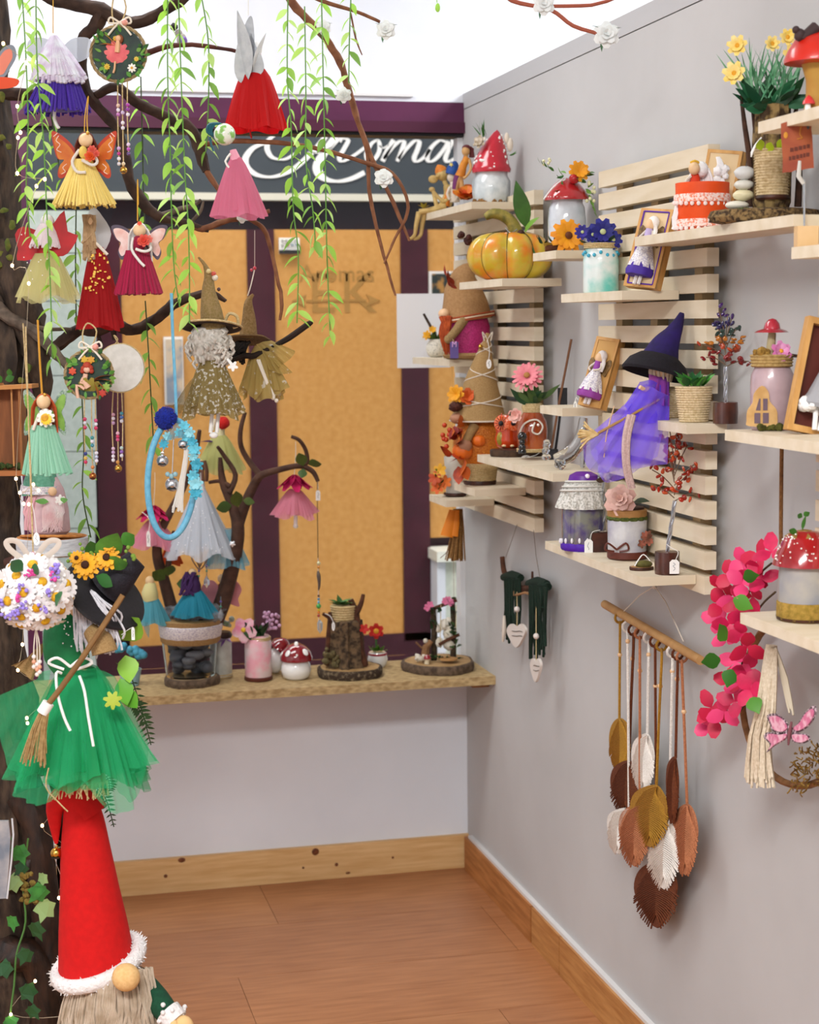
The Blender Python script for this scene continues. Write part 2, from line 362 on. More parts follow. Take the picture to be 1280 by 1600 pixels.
# white sheet on the window
a = on_y(620, 459, DY+.04); b = on_y(704, 574, DY+.04)
T = Thing('paper_sheet', 'blank white paper sheet taped to the window behind the speckled pot', 'paper', (0, DY+.0415, 0), s=1, rz=0)
T.part('sheet', MB().box(((a.x+b.x)/2, 0, (a.z+b.z)/2), (b.x-a.x, .0012, a.z-b.z)), mat('#eef0f4', .7), smooth=False)
# ================================================================ slatted wall racks and shelves on the right wall
PLY = mat('#ddd0b8', .6, '#d0c0a2', 6, .02, stretch=(1, 1, 7), lo=.3, hi=.7); PLYE = mat('#d0ab78', .6, '#bd9461', 14, .02, stretch=(6, 6, 1))
BAT = mat('#c2a478', .6, '#ab8c60', 8)
NEAR1, NEAR2 = DY-.758, DY-1.733
def rack(label, ynear, wid, zt_, n, pitch, h, loc_lab):
    T = Thing('slat_rack', label, 'wall rack', (WX, ynear, zt_), s=1, rz=0, group=None)
    for b in (.09, wid*.55, wid-.06): T.part('batten', MB().box((-.012, b, -n*pitch/2+.01), (.022, .035, n*pitch-.02)), BAT, smooth=False)
    me = MB().box((0, 0, 0), (.022, wid, h)).mesh('slat', [PLY], 1, False)
    for i in range(n):
        T.inst('slat', me, Matrix.Translation((-.0345, wid/2, -h/2-i*pitch+rnd(-.001, .001))))
    return T
zr1 = on_x(836, 297, WX-.04).z; zr1b = on_x(831, 831, WX-.045).z
p1 = (zr1-zr1b-.032)/17
rack('pale wooden slat rack beside the window corner', NEAR1, DY-NEAR1-.06, zr1, 18, p1, .0318, 'a')
zr2 = on_x(1104, 226, WX-.045).z; zr2b = on_x(1104, 930, WX-.045).z
p2 = (zr2-zr2b-.032)/17
wid2 = on_x(936, 300, WX-.045).y-NEAR2
rack('pale wooden slat rack behind the purple witch', NEAR2, wid2, zr2, 18, p2, .0318, 'b')
SH = {}; RACKED = {'S1', 'S2', 'S3', 'S4', 'S5', 'S6', 'S8', 'S11', 'S12', 'S9', 'S13', 'S14', 'S15', 'S16'}
rack('pale wooden slat rack carrying the toadstool and strawberry jar shelves', 1.80, .60, zr2, 18, p2, .0318, 'c')
def shelf(key, A, B, prot, label, th=.0165, top=True, length=None):
    "A far front corner, B near front corner of the top face, as seen; prot how far it reaches out from the wall"
    X = WX-prot; b = on_x(B[0], B[1], X); z = b.z
    if length is None:
        a = on_x(A[0], A[1], X); length = a.y-b.y
    y1 = min(b.y+length, DY-.012)
    T = Thing('shelf_board', label, 'shelf', (WX, b.y, z), s=1, rz=0)
    w0 = .0465 if key in RACKED else .0008
    T.part('board', MB().box((-(prot+w0)/2, (y1-b.y)/2, -th/2), (prot-w0, y1-b.y, th)), mat('#dfd3bd', .55, '#d3c4a8', 5, .02, stretch=(1, 7, 7), lo=.3, hi=.7), smooth=False)
    SH[key] = (z, b.y, y1, X); print('SHELF', key, round(z, 3), round(b.y, 3), round(y1, 3)); return T
shelf('S1', (665, 340), (737, 315), .165, 'shelf board carrying the pixie figurines and red cap jar')
shelf('S2', (718, 443), (785, 435), .18, 'shelf board under the painted pumpkin')
shelf('S3', (645, 563), (702, 562), .17, 'shelf board holding the magenta gnome and speckled pot')
shelf('S4', (710, 761), (742, 765), .17, 'small shelf board under the orange gnome with cone hat')
shelf('S5', (671, 779), (697, 782), .17, 'lowest shelf board by the window with the hanging broom')
shelf('S6', (746, 712), (864, 740), .165, 'shelf board with the orange owl and glass slipper')
shelf('S7', (833, 397), (869, 391), .13, 'shelf board with the sunflower log and red lidded jar')
shelf('S8', (877, 461), (972, 454), .155, 'shelf board under the turquoise jar and purple fairy frame')
shelf('S9', (992, 368), (1240, 335), .135, 'shelf board carrying the orange bucket and bark vase')
shelf('S10', (844, 636), (879, 638), .13, 'short shelf board under the lilac fairy picture')
shelf('S11', (1000, 656), (1073, 663), .12, 'shelf board where the purple witch and rope pot sit')
shelf('S12', (852, 845), (1002, 902), .15, 'wide bottom shelf board with red gem tree and lace jar')
shelf('S13', (1133, 670), (1330, 698), .15, 'shelf board under the pink house jar')
shelf('S14', (1157, 962), (1330, 1022), .15, 'shelf board under the strawberry red capped jar')
shelf('S15', (1185, 197), (1330, 152), .15, 'topmost shelf board under the large red toadstool')
shelf('S16', (1237, 383), (1330, 377), .15, 'shelf board holding the wooden block sign holder')
def on_shelf(key, px, off, z=None):
    "point on the shelf top, off metres out from the wall, on the sight line of column px"
    zz, y0, y1, X = SH[key]
    x = WX-off; r = ray(px, 500)   # column gives the direction; height is the shelf's
    P = on_x(px, 500, x)
    for _ in range(4):
        q = P-CAM; py = 800-F*((V((P.x, P.y, zz))-CAM).dot(UP))/((V((P.x, P.y, zz))-CAM).dot(FWD)); P = on_x(px, py, x)
    return V((P.x, P.y, zz)), py
# ================================================================ shared builders
WOODS = mat('#b98d5c', .7, '#a3763f', 30, .05); BARK = mat('#4b3524', .9, '#2c1d13', 60, .6); BARKG = mat('#6d5a48', .9, '#45362a', 90, .6)
DARKW = mat('#4a2413', .5, '#2c130a', 50, .1); BURLAP = mat('#ab8b5c', .9, '#937346', 500, .4); TWINE = mat('#cdb68a', .85, '#b09763', 300, .2)
LEAFG = mat('#3f7a2c', .5, '#2b5a1e', 40); DGREEN = mat('#1f4a26', .5, '#16371c', 60); LIME = mat('#8fc04a', .5, '#6fa335', 40)
SKIN = mat('#e3bd94', .6); WOODHEAD = mat('#e8c79e', .5, '#dcb788', 60); WHITE = mat('#efeeea', .7); SILVER = mat('#c9cbd0', .25, metal=1); GOLD = mat('#d2a24a', .25, metal=1)
CORD = mat('#d9cfc0', .85); YELC = mat('#e0a92c', .6, '#c48a1a', 150, .3); BLACK = mat('#141114', .6, '#1d191f', 200); BURG = mat('#7b1220', .4)
def L(mb, T, px, py, prof, n=24, mi=0, y=0, fold=None, tilt=None, cap=True):
    M = Matrix.Translation(T.p(px, py, y))
    if tilt is not None: M = M @ tilt
    return mb.lathe(prof, n, mi, fold, M, cap)
def rope(r0, r1, h, n):
    out = []
    for i in range(n):
        for a, b in ((.05, 0), (.5, 1), (.95, 0)):
            t = (i+a)/n; out.append((r0+(r1-r0)*t+(.9 if b else -.3)*h/n*.35, h*t))
    return out
def shelf_thing(key, name, label, cat, px, off, group=None):
    P, py = on_shelf(key, px, off); T = Thing(name, label, cat, P+V((0, 0, .0004)), (px, py), group=group); T.y = py; return T
def d_thing(name, label, cat, px, py, d, group=None, rz=None):
    T = Thing(name, label, cat, on_d(px, py, d), (px, py), group=group, rz=rz); T.y = py; return T
_bm = {}
def bead(T, px, py, r, col, y=0, parent=None, metal=0, name='bead', rough=.2):
    k = (r, col, metal, T.s, name)
    if k not in _bm: _bm[k] = MB().ell((0, 0, 0), r, 10, 7).mesh(name, [mat(col, rough, metal=metal, coat=.5)], T.s)
    return T.inst(name, _bm[k], Matrix.Translation(T.p(px, py, y)), parent)
def strand(T, pts, r, col=None, name='cord', parent=None, k=3, n=5): return T.part(name, MB().tube([T.p(*q) for q in pts], r, n, k=k), col or CORD, parent)
def bell(T, px, py, r, y=0, parent=None, m=None, name='jingle_bell'):
    mb = MB(); mb.ell(T.p(px, py, y), r, 14, 10); c = T.p(px, py, y)
    mb.box(c+V((0, -r*.5, -r*.55)), (r*1.3, r*1.1, r*.16), 1); mb.tube([c+V((0, 0, r)), c+V((r*.3, 0, r*1.25)), c+V((0, 0, r*1.45)), c+V((-r*.3, 0, r*1.25))], r*.1, 5, closed=True)
    return T.part(name, mb, [m or SILVER, mat('#1a1512', .5)], parent)
def skirt_yarn(T, cx, y0, y1, w0, w1, mats, n=70, name='yarn_skirt', parent=None, y=0, dx=0, rag=.05, thick=1.15, flat=.75):
    mb = MB(); h = y1-y0; c = T.p(cx, y1, y)
    mb.lathe([(w1*.9, h*.06), (w1*.62, h*.55), (w0*.8, h*.98)], 16, 0, None, Matrix.Translation(c) @ Matrix.Diagonal((1, flat, 1, 1)))
    for i in range(n):
        a = 2*pi*i/n+rnd(-.04, .04); j = 1+rnd(-.05, .05); q = rnd(-rag, rag)*h
        pts = [c+V((cos(a)*w0-dx, sin(a)*w0*flat, h)), c+V((cos(a)*(w0+(w1-w0)*.42)*j-dx*.6, sin(a)*(w0+(w1-w0)*.42)*flat, h*.55)), c+V((cos(a)*w1*j, sin(a)*w1*flat, q))]
        r = pi*w1/n*thick; mb.tube(pts, [r*.7, r, r*.9], 5, i % len(mats) if isinstance(mats, list) else 0, k=2)
    return T.part(name, mb, mats, parent)
def skirt_tulle(T, cx, y0, y1, w0, w1, m, folds=9, amp=.13, layers=2, name='tulle_skirt', parent=None, y=0, bulge=.25, dx=0, rag=.05, seed=0, flat=.8):
    mb = MB(); h = y1-y0
    for l in range(layers):
        ww = w1*(1-.13*l); hh = h*(1-.08*l); prof = []
        for i in range(9):
            t = i/8; prof.append((w0+(ww-w0)*(t**(1-bulge)), -hh*t))
        ph = l*1.7+seed
        fold = lambda a, t, ph=ph: 1+amp*t*(sin(folds*a+ph)*.6+.45*sin((folds*2-3)*a+ph*2)+.28*sin((folds*4+1)*a+ph))
        M = Matrix.Translation(T.p(cx, y0, y)) @ Matrix.Diagonal((1, flat, 1, 1)); o = len(mb.v)
        mb.lathe(prof, 132, 0, fold, M, cap=False)
        for q in range(o, len(mb.v)):
            v = mb.v[q]; t = min(1, max(0, (T.p(cx, y0).z-v.z)/h)); a = math.atan2(v.y-y, v.x-T.p(cx, y0).x)
            mb.v[q] = V((v.x+dx*t, v.y, v.z+h*rag*t*t*(sin(folds*a*.5+ph)+.6*sin(5*a+seed))))
    return T.part(name, mb, m, parent)
def wing_pair(T, cx, pts, m, th=1.2, y=6, name='wing', edge=None, sweep=.25, k=4, deco=None, dm=None):
    "pts: outline of the right wing relative to cx in picture pixels (dx, py)"
    for sgn in (1, -1):
        mb = MB(); q = [T.p(cx+sgn*a, b) for a, b in pts]
        P = smooth_pts([(p.x, p.z) for p in q], k, True); ctr = T.p(cx, pts[0][1]).x
        f = lambda x, z: -abs(x-ctr)*sweep
        cz = sum(p.z for p in P)/len(P); cxm = sum(p.x for p in P)/len(P)
        if edge: mb.poly([(p.x, p.z) for p in P], th, 1, y=y, bulge=f); mb.poly([((p.x-cxm)*.8+cxm, (p.z-cz)*.8+cz) for p in P], th*1.8, 0, y=y, bulge=f)
        else: mb.poly([(p.x, p.z) for p in P], th, 0, y=y, bulge=f)
        w = T.part(name, mb, [m, edge] if edge else [m])
        if deco:
            d = MB()
            for line in deco: d.tube([(lambda p: V((p.x, y+f(p.x, 0)-th*1.2, p.z)))(T.p(cx+sgn*a, b)) for a, b in line], .7, 4, k=3)
            T.part('wing_scroll', d, dm, w)
def loop(T, pts, r=.8, m=None, name='hanging_loop'): return strand(T, pts, r, m or mat('#d9a531', .4), name, k=4)
def hair(T, cx, cy, r, y1, wid, m, n=34, name='hair', back=True, parent=None, wav=0):
    mb = MB(); c = T.p(cx, cy)
    mb.ell(c+V((0, r*.25, r*.18)), (r*1.12, r*1.0, r*1.05), 12, 8)
    for i in range(n):
        a = pi*i/(n-1) if back else pi*(.0+i/(n-1)); x = cos(a); yy = sin(a)*.8
        z1 = T.p(cx, y1).z+rnd(-3, 3)
        pts = [c+V((x*r*.8, yy*r*.8, r*.5)), c+V((x*(r*1.1+wid*.3), yy*r*1.2, -r*.8)), V((c.x+x*wid+rnd(-wav, wav), c.y+yy*r*1.4, z1))]
        mb.tube(pts, r*.16, 4, k=2)
    return T.part(name, mb, m, parent)
def leaves_at(T, name, items, mats, parent=None):
    "items: (px,py,y, dir(x,y,z), L, W, roll, mi)"
    for it in items:
        px, py, y, d, Ln, W, roll, mi = it
        mb = MB(); mb.leaf(face(d, roll*.35 if abs(roll) > 1 else roll), Ln, W, .25, .2); 
        o = T.part(name, mb, mats[mi % len(mats)] if isinstance(mats, list) else mats, parent); o.location = T.p(px, py, y)*T.s
def slice_disc(T, px, py, r, h, name='log_slice', bark=None, top=None, flat=1.0, y=0, n=40, seed=1, parent=None):
    mb = MB(); fold = lambda a, t: 1+.035*sin(3*a+seed)+.02*sin(7*a+seed*2)+.012*sin(19*a)
    M = Matrix.Translation(T.p(px, py, y)) @ Matrix.Diagonal((1, flat, 1, 1))
    mb.lathe([(r*.97, 0), (r, h*.3), (r, h*.8), (r*.97, h)], n, 0, fold, M)
    mb.lathe([(r*.90, h*.9), (r*.90, h*1.02), (0.01, h*1.02)], n, 1, fold, M, cap=False)
    return T.part(name, mb, [bark or BARK, top or WOODS], parent)
def tag(T, px, py, w, h, string, y=0, text=None, col='#f1f0ec', oval=False):
    mb = MB()
    if oval: mb.poly([(w/2*cos(a*pi/8), h/2*sin(a*pi/8)) for a in range(16)], .8, 0, Matrix.Translation(T.p(px, py, y)))
    else: mb.poly([(-w/2, -h/2), (w/2, -h/2), (w/2, h*.32), (w*.25, h/2), (-w*.25, h/2), (-w/2, h*.32)], .8, 0, Matrix.Translation(T.p(px, py, y)))
    o = T.part('price_tag', mb, mat(col, .6))
    s_ = MB(); rr = random.Random(int(px)); c = T.p(px, py, y-.7)
    s_.tube([c+V((rr.uniform(-.16, .16)*w, 0, (.28-.56*i/5)*h)) for i in range(6)], .35, 4, k=2); T.part('pen_mark', s_, mat('#6b6f7a', .7), o)
    if string: T.part('tag_string', MB().tube([T.p(*q) for q in string], .5, 4, k=3), WHITE, o)
    return o
# ================================================================ things on the right wall shelves
# --- S1 figurines
PIX = mat('#cdb070', .6, '#a98a4c', 40); ORA = mat('#d9801f', .6, '#c06a18', 60)
T = shelf_thing('S1', 'pixie_figurine', 'tan thinking pixie figurine sitting on shelf edge with legs dangling', 'figurine', 683, .135)
mb = MB(); q = T.p
mb.tube(T.P((698, 290), (701, 303), (698, 322)), [6, 7.5, 8], 8, k=3); mb.ell(q(691, 273, -1), (10, 9, 9.5)); mb.tube(T.P((694, 281), (698, 291)), 4, 6)
mb.ell(q(685, 275, -6), (4, 4, 3)); mb.ell(q(677, 280, -4), (8, 2.5, 6.5)); mb.ell(q(703, 274, 3), (4, 2, 5))
mb.tube(T.P((705, 292, -3), (702, 308, -6), (694, 316, -9)), [4, 3.6, 3.3], 7, k=3); mb.tube(T.P((694, 316, -9), (684, 307, -9), (676, 297, -8)), [3.3, 2.8, 2.6], 7, k=3)
mb.ell(q(675, 296, -8), (5, 3.5, 4)); mb.tube(T.P((700, 296, 2), (690, 318, -6), (684, 326, -8)), [3.5, 3.3, 3], 7, k=2); mb.tube(T.P((684, 327, -8), (680, 312, -8), (677, 298, -8)), [3.6, 3.4, 3], 7, k=2)
for dx, yy in ((0, -8), (9, -2)):
    mb.tube(T.P((697, 323, yy), (676, 328, yy-2), (655+dx, 331, yy-4)), [6, 5.2, 4.6], 8, k=3); mb.tube(T.P((655+dx, 331, yy-4), (651+dx, 350, yy-4), (649+dx, 366, yy-4)), [4.6, 3.9, 2.9], 8, k=3)
    mb.tube(T.P((649+dx, 366, yy-4), (644+dx, 372, yy-7), (638+dx, 374, yy-12)), [3.3, 3, 2.2], 7, k=2)
for e in (-1, 1): mb.ell(q(687+e*3-2, 271, -8), (1, 1, 1.2), 6, 5, 1)
o = T.part('body', mb, [PIX]); fuse(o, .0012, 3)
mb = MB(); [mb.leaf(aim((cos(a)*.8, -.4, .5+.5*sin(a)), 0, q(662, 326, -12)), 12, 6) for a in (2.6, 1.9, 1.2, .4)]; T.part('leaf_skirt', mb, mat('#a99a34', .6))
mb = MB(); mb.lathe([(10, -2), (9, 3), (5, 8), (.3, 11)], 14, 0, None, Matrix.Translation(q(689, 267, 1)) @ Matrix.Rotation(-.5, 4, 'Y')); T.part('cap', mb, ORA)
mb = MB(); mb.tube(T.P((701, 296, -4), (699, 310, -5), (697, 322, -5)), [4, 5, 6], 8); T.part('waistcoat', mb, ORA)
T = shelf_thing('S1', 'pixie_figurine', 'small pixie figurine with a blue starred cap', 'figurine', 711, .10)
mb = MB(); mb.tube(T.P((711, 316), (710, 300), (708, 285)), [8, 7, 5], 8, k=2); mb.ell(T.p(706, 277), (7.5, 7, 8)); mb.tube(T.P((704, 292, -3), (699, 303, -5), (703, 312, -6)), [3, 2.6, 2.4], 6, k=2); mb.tube(T.P((713, 292, -3), (717, 303, -5), (712, 312, -6)), [3, 2.6, 2.4], 6, k=2)
fuse(T.part('body', mb, mat('#cfc2b0', .6)), .0014, 3)
mb = MB(); mb.lathe([(10, -4), (10.5, 3), (9, 10), (4, 16), (.3, 18)], 14, 0, None, Matrix.Translation(T.p(707, 269, -1)) @ Matrix.Rotation(.3, 4, 'Y')); o = T.part('cap', mb, mat('#174f9c', .6, '#0f3d80', 40))
mb = MB(); mb.flower(T.p(705, 257, -11), (0, -1, .3), 5, 3.4, 1.6, .0); T.part('star', mb, mat('#e6d16a', .5), o)
T = shelf_thing('S1', 'fairy_figurine', 'standing fairy figurine in orange dress on a red flower', 'figurine', 728, .085)
mb = MB(); mb.tube(T.P((729, 249), (723, 262), (719, 275), (713, 288), (712, 304)), [4.5, 4.5, 6, 5, 3.6], 8, k=3); mb.ell(T.p(728, 236), (6.5, 6.5, 8)); mb.tube(T.P((728, 240), (729, 249)), 3, 6)
mb.tube(T.P((733, 249, -2), (736, 263, -4), (730, 274, -6), (724, 279, -7)), [2.8, 2.5, 2.2, 2.4], 6, k=3); mb.tube(T.P((724, 251, 2), (718, 264, 0), (724, 277, -4)), [2.8, 2.5, 2.2], 6, k=3); mb.tube(T.P((718, 276), (722, 292), (720, 312)), [5, 4, 3], 7, k=2)
fuse(T.part('body', mb, mat('#c79b62', .6)), .0012, 3)
mb = MB(); mb.tube(T.P((730, 246), (724, 260), (719, 276)), [5.6, 5.6, 8.5], 10, k=3); T.part('dress', mb, mat('#d58a1c', .6, '#c4721a', 60))
mb = MB(); mb.tube(T.P((716, 275), (713, 284), (711, 296)), [6, 5.5, 4.5], 8); T.part('leggings', mb, mat('#6a1f5c', .6))
mb = MB(); [mb.tube([T.p(728+4*cos(i), 230, 3*sin(i)), T.p(736+3*cos(i), 233, 2), T.p(737+3*sin(i*2), 246, 3)], 2.2, 5, k=2) for i in range(7)]; mb.ell(T.p(729, 231, 1.5), (7, 6.5, 5)); T.part('hair', mb, mat('#5c1c20', .6))
mb = MB(); mb.flower(T.p(729, 312, -4), (0, -.5, .8), 7, 26, 19, .55, 2, roll=.3); o = T.part('flower_seat', mb, mat('#d04a17', .55, '#e08a2a', 60, lo=.4, hi=.6))
# --- S1 red cap jar
T = shelf_thing('S1', 'mushroom_jar', 'white jar with tall crimson white-spotted pointed cap', 'jar', 769, .075)
FROST = mat('#d8dcdc', .25, '#bcc4c6', 45, .3, coat=.5)
y = T.y; mb = MB(); L(mb, T, 768, y, [(24, 0), (27, 6), (29, 20), (29, 38), (25, 46), (24, 54)], 8, fold=lambda a, t: 1+.03*cos(8*a)); T.part('jar_body', mb, FROST)
mb = MB()
for i in range(26): a = rnd(0, 2*pi); mb.ell(T.p(768+27*cos(a), y-rnd(1, 7), 27*sin(a)), rnd(3, 5.5), 6, 5, 0, wob=.4, seed=i)
T.part('moss_ring', mb, mat('#9a7444', .9, '#6d4b25', 200, .5))
mb = MB(); pr = [(29.5, 0), (31, 5), (29, 9), (26, 20), (20, 38), (12, 52), (5, 62), (.3, 66)]; L(mb, T, 768, y-52, pr, 28)
for i, p in enumerate(mb.v):
    h = (p.z-(T.p(768, y-52).z))/66; mb.v[i] = V((p.x+10*max(0, h-.3)**1.2*1.4, p.y, p.z))
RED = mat('#c2122c', .25, '#b00f26', 50, coat=.6); o = T.part('cap', mb, RED)
mb = MB()
for i in range(36):
    a = rnd(pi*.95, 2.05*pi); h = rnd(.12, .88); r = prof_r(pr, 66*h); mb.ell(T.p(768+r*cos(a)+10*max(0, h-.3)**1.2*1.4, y-52-66*h, r*sin(a)), rnd(1.4, 2.9), 7, 5)
T.part('white_spots', mb, WHITE, o, stuff=True)
mb = MB(); q = T.p(750, 222, -16); mb.flower(q, (-.5, -.8, .3), 6, 11, 7, .3, 2); T.part('cream_bow', MB().ell(T.p(797, 226, -4), (5, 3, 11)).ell(T.p(792, 216, -4), (4, 3, 9)), mat('#d9cdbb', .7), o); T.part('cream_flower', mb, mat('#d9cdbb', .7, '#8a744f', 120), o)
mb = MB()
for i in range(10): mb.leaf(aim((rnd(-.6, .3), -.3, 1), rnd(0, 6), T.p(755+rnd(-4, 6), 215, -14)), rnd(16, 30), 2.2)
T.part('sprig', mb, LEAFG, o); mb = MB()
for i in range(5): mb.leaf(aim((1, -.3, rnd(-.1, .4)), rnd(0, 6), T.p(796, 243, -6)), rnd(8, 16), 2)
T.part('sprig', mb, LEAFG, o)
# --- S2 pumpkin
T = shelf_thing('S2', 'painted_pumpkin', 'glossy ribbed orange and yellow painted pumpkin with curled stem', 'pumpkin', 798, .115)
y = T.y; PU = mat('#d9781a', .28, '#c4a82c', 26, .35, coat=.6, lo=.36, hi=.6); mb = MB()
prof = [(max(.4, 68*sin(pi*t)**.62), -2+78*(1-cos(pi*t))/2+(-8*max(0, t-.8)*5*(t > .8))*.3) for t in [i/16 for i in range(17)]]
mb.lathe([(r, max(h, 0)) for r, h in prof], 72, 0, lambda a, t: 1-.17*abs(cos(4*a+.5))**8, Matrix.Translation(T.p(797, y)) @ Matrix.Diagonal((1, .62, 1, 1)))
T.part('flesh', mb, PU)
mb = MB()
for k in range(8):
    a = (pi/2+pi*k-.5)/4*1.0; a = (pi*k-.5)/4; mb.tube([V((T.p(797, y).x+r*.835*cos(a), r*.835*.62*sin(a), T.p(797, y).z+h+.3)) for r, h in prof[1:-1]], 1.1, 4)
T.part('groove_paint', mb, mat('#4a4a12', .5))
STEM = mat('#9a8a3a', .6, '#5d5a20', 60, .3)
T.part('stem', MB().tube(T.P((808, y-72), (800, y-90), (786, y-101), (770, y-104), (758, y-98)), [11, 9.5, 9, 8, 5], 10, k=4), STEM)
mb = MB(); mb.leaf(aim((-.28, -.3, 1), .3, T.p(822, y-82, -8)), 74, 27, -.1, .25, k=8); mb.tube(T.P((816, y-72, -6), (826, y-66, -16), (836, y-40, -34)), 1.6, 5, k=3); T.part('leaf', mb, mat('#3d6a27', .45, '#2d5220', 30))
T.part('leaf', MB().leaf(aim((.5, -.5, .8), 1.0, T.p(820, y-74, -10)), 34, 17, .2, .3), mat('#6f9a35', .5))
mb = MB(); mb.tube(T.P((790, y-82, -12), (798, y-74, -16), (808, y-80, -12)), 1, 5, k=4, closed=False); T.part('wire_curl', mb, SILVER)
mb = MB(); [mb.ell(T.p(725+rnd(-9, 9), y-66+rnd(-6, 8), 20), rnd(4, 7), 7, 5, wob=.4, seed=i) for i in range(6)]; T.part('bark_chip', MB().ell(T.p(814, y-72, -18), 7, 8, 6, wob=.3), mat('#4a231a', .8, '#2f1510', 80, .4)); T.part('bark_chips', mb, mat('#4a231a', .8, '#2f1510', 80, .4), stuff=True)
# --- S3 magenta gnome and speckled pot
T = shelf_thing('S3', 'gnome_doll', 'gnome doll with magenta glitter body and tan felt hat holding a letter tag', 'gnome', 730, .115)
y = T.y; mb = MB(); L(mb, T, 730, y, [(22, 1), (33, 4), (36, 22), (36, 50), (30, 72), (18, 84)]); T.part('body', mb, mat('#9a0f58', .4, '#c22a7c', 350, .5))
mb = MB(); L(mb, T, 730, y, [(28, 0), (36, 2), (38, 6), (35, 10)]); T.part('base_trim', mb, BURLAP)
FELT = mat('#a98257', .9, '#9a744a', 200, .2)
mb = MB(); cz = y-66; pts = [(703, cz+2), (706, cz-30), (712, cz-58), (724, cz-84), (742, cz-78)]
mb.tube(T.P((730, cz+6), (727, cz-18), (724, cz-44), (727, cz-66), (738, cz-82)), [40, 36, 29, 19, 4], 20, k=4); T.part('hat', mb, FELT)
mb = MB(); [mb.tube([T.p(730+40.5*cos(a)+2, cz+4-dy+7*cos(a)*-1, 40.5*sin(a)) for a in [2*pi*i/30 for i in range(30)]], 1.3, 5, mi, closed=True) for dy, mi in ((0, 0), (3, 1), (6, 0))]; T.part('hat_band', mb, [mat('#a4461f', .7), mat('#e9d3b5', .7)])
T.part('nose', MB().ell(T.p(694, y-71, -24), (9, 9, 8)), SKIN); 
mb = MB(); mb.tube(T.P((725, y-62, -34), (714, y-46, -40), (703, y-33, -44)), [8, 7, 6.5], 8, k=3); mb.ell(T.p(701, y-31, -44), (7, 6, 7)); T.part('arm', mb, mat('#9d8156', .9, '#886d45', 300, .3))
mb = MB(); [mb.tube([T.p(695+rnd(-7, 10), y-66, -30), T.p(697+rnd(-9, 6), y-40, -38), T.p(700+rnd(-7, 7), y-rnd(6, 18), -36)], [4, 3.4, 1], 5, k=3) for i in range(12)]; T.part('beard', mb, mat('#b4501f', .9, '#8f3614', 80))
mb = MB(); mb.box(T.p(710, y-14, -50), (13, 2, 25)); o = T.part('letter_tag', mb, mat('#5b4a8a', .3), smooth=False); mb = MB(); mb.text('M', 13, Matrix.Translation(T.p(710, y-19, -52.2)), ext=.5, xs=.8); T.part('letter', mb, mat('#e6b3ea', .4), o); strand(T, [(710, y-27, -50), (706, y-33, -48), (703, y-36, -46)], .5, TWINE, 'tag_cord', o)
mb = MB(); [mb.leaf(aim((-.3-.1*i, -.3, 1), i, T.p(712-i*4, y-104-i*8, -22)), 20, 11) for i in range(4)]; T.part('hat_leaves', mb, mat('#7a2112', .6, '#a33a16', 60))
T = shelf_thing('S3', 'speckled_pot', 'tiny speckled white round pot with yellow flowers', 'flower pot', 682, .115)
y = T.y; mb = MB(); L(mb, T, 682, y, [(8, 0), (13, 3), (16, 11), (15, 20), (10, 27), (8.5, 28)]); T.part('pot', mb, mat('#d8d2c4', .7, '#4b4a40', 420, .2, lo=.58, hi=.64))
mb = MB(); [mb.leaf(aim((rnd(-1, .8), rnd(-.6, .4), rnd(.4, 1)), rnd(0, 6), T.p(681, y-27)), rnd(12, 22), 6) for i in range(12)]; [mb.leaf(aim((-1, -.2, rnd(.1, .5)), rnd(0, 6), T.p(680, y-28)), rnd(20, 30), 2) for i in range(5)]; T.part('foliage', mb, mat('#3c5a26', .6, '#5c7a35', 60))
mb = MB(); mb.flower(T.p(668, y-34, -9), (-.5, -.8, .3), 6, 8, 5, .35, 2); mb.flower(T.p(676, y-42, -8), (0, -.8, .5), 6, 7, 5, .5); T.part('flower', mb, mat('#e0a41f', .6)); T.part('twig', MB().tube(T.P((684, y-26, 2), (672, y-50, 0), (662, y-68, -2)), [2.6, 2.2, 1.8], 6), BARK)
# --- S4 orange gnome with cone hat
T = shelf_thing('S4', 'gnome_doll', 'gnome doll with tall burlap cone hat hugging orange pumpkins', 'gnome', 748, .124)
y = T.y; mb = MB(); L(mb, T, 750, y, [(25, 0), (26, 5), (25, 7)], fold=lambda a, t: 1+.03*sin(9*a)); T.part('wood_base', mb, DARKW)
mb = MB(); L(mb, T, 750, y-6, rope(25, 29, 28, 10)); T.part('rope_base', mb, TWINE)
mb = MB(); mb.lathe([(28, 0), (37, 12), (40, 34), (36, 58), (24, 74)], 28, 0, None, Matrix.Translation(T.p(748, y-30)) @ Matrix.Diagonal((1, .85, 1, 1))); T.part('body', mb, mat('#b4560e', .35, '#d9882a', 320, .6, metal=.2))
hat = [(748, y-100), (750, y-130), (752, y-165), (757, y-200), (761, y-225), (763, y-236)]; rr = [45, 34, 24, 13, 5, 3.5]
tl = Matrix.Rotation(.0, 4, 'X')
mb = MB(); mb.tube(T.P(*hat), rr, 26, k=4); o = T.part('hat', mb, BURLAP); hp = smooth_pts([T.p(*h) for h in hat], 6); 
def hat_at(t): 
    i = t*(len(hat)-1); a = min(int(i), len(hat)-2); f = i-a; return T.p(*hat[a]).lerp(T.p(*hat[a+1]), f), rr[a]*(1-f)+rr[a+1]*f
for ph, sg_ in ((0, 1), (pi, -1)):
    mb = MB(); P = []
    for i in range(90):
        t = .02+.9*i/89; c, r = hat_at(t); a = ph+sg_*t*pi*8; P.append(c+V((cos(a)*(r+.8), sin(a)*(r+.8), 0)))
    mb.tube(P, .9, 5); T.part('cord_lacing', mb, CORD, o)
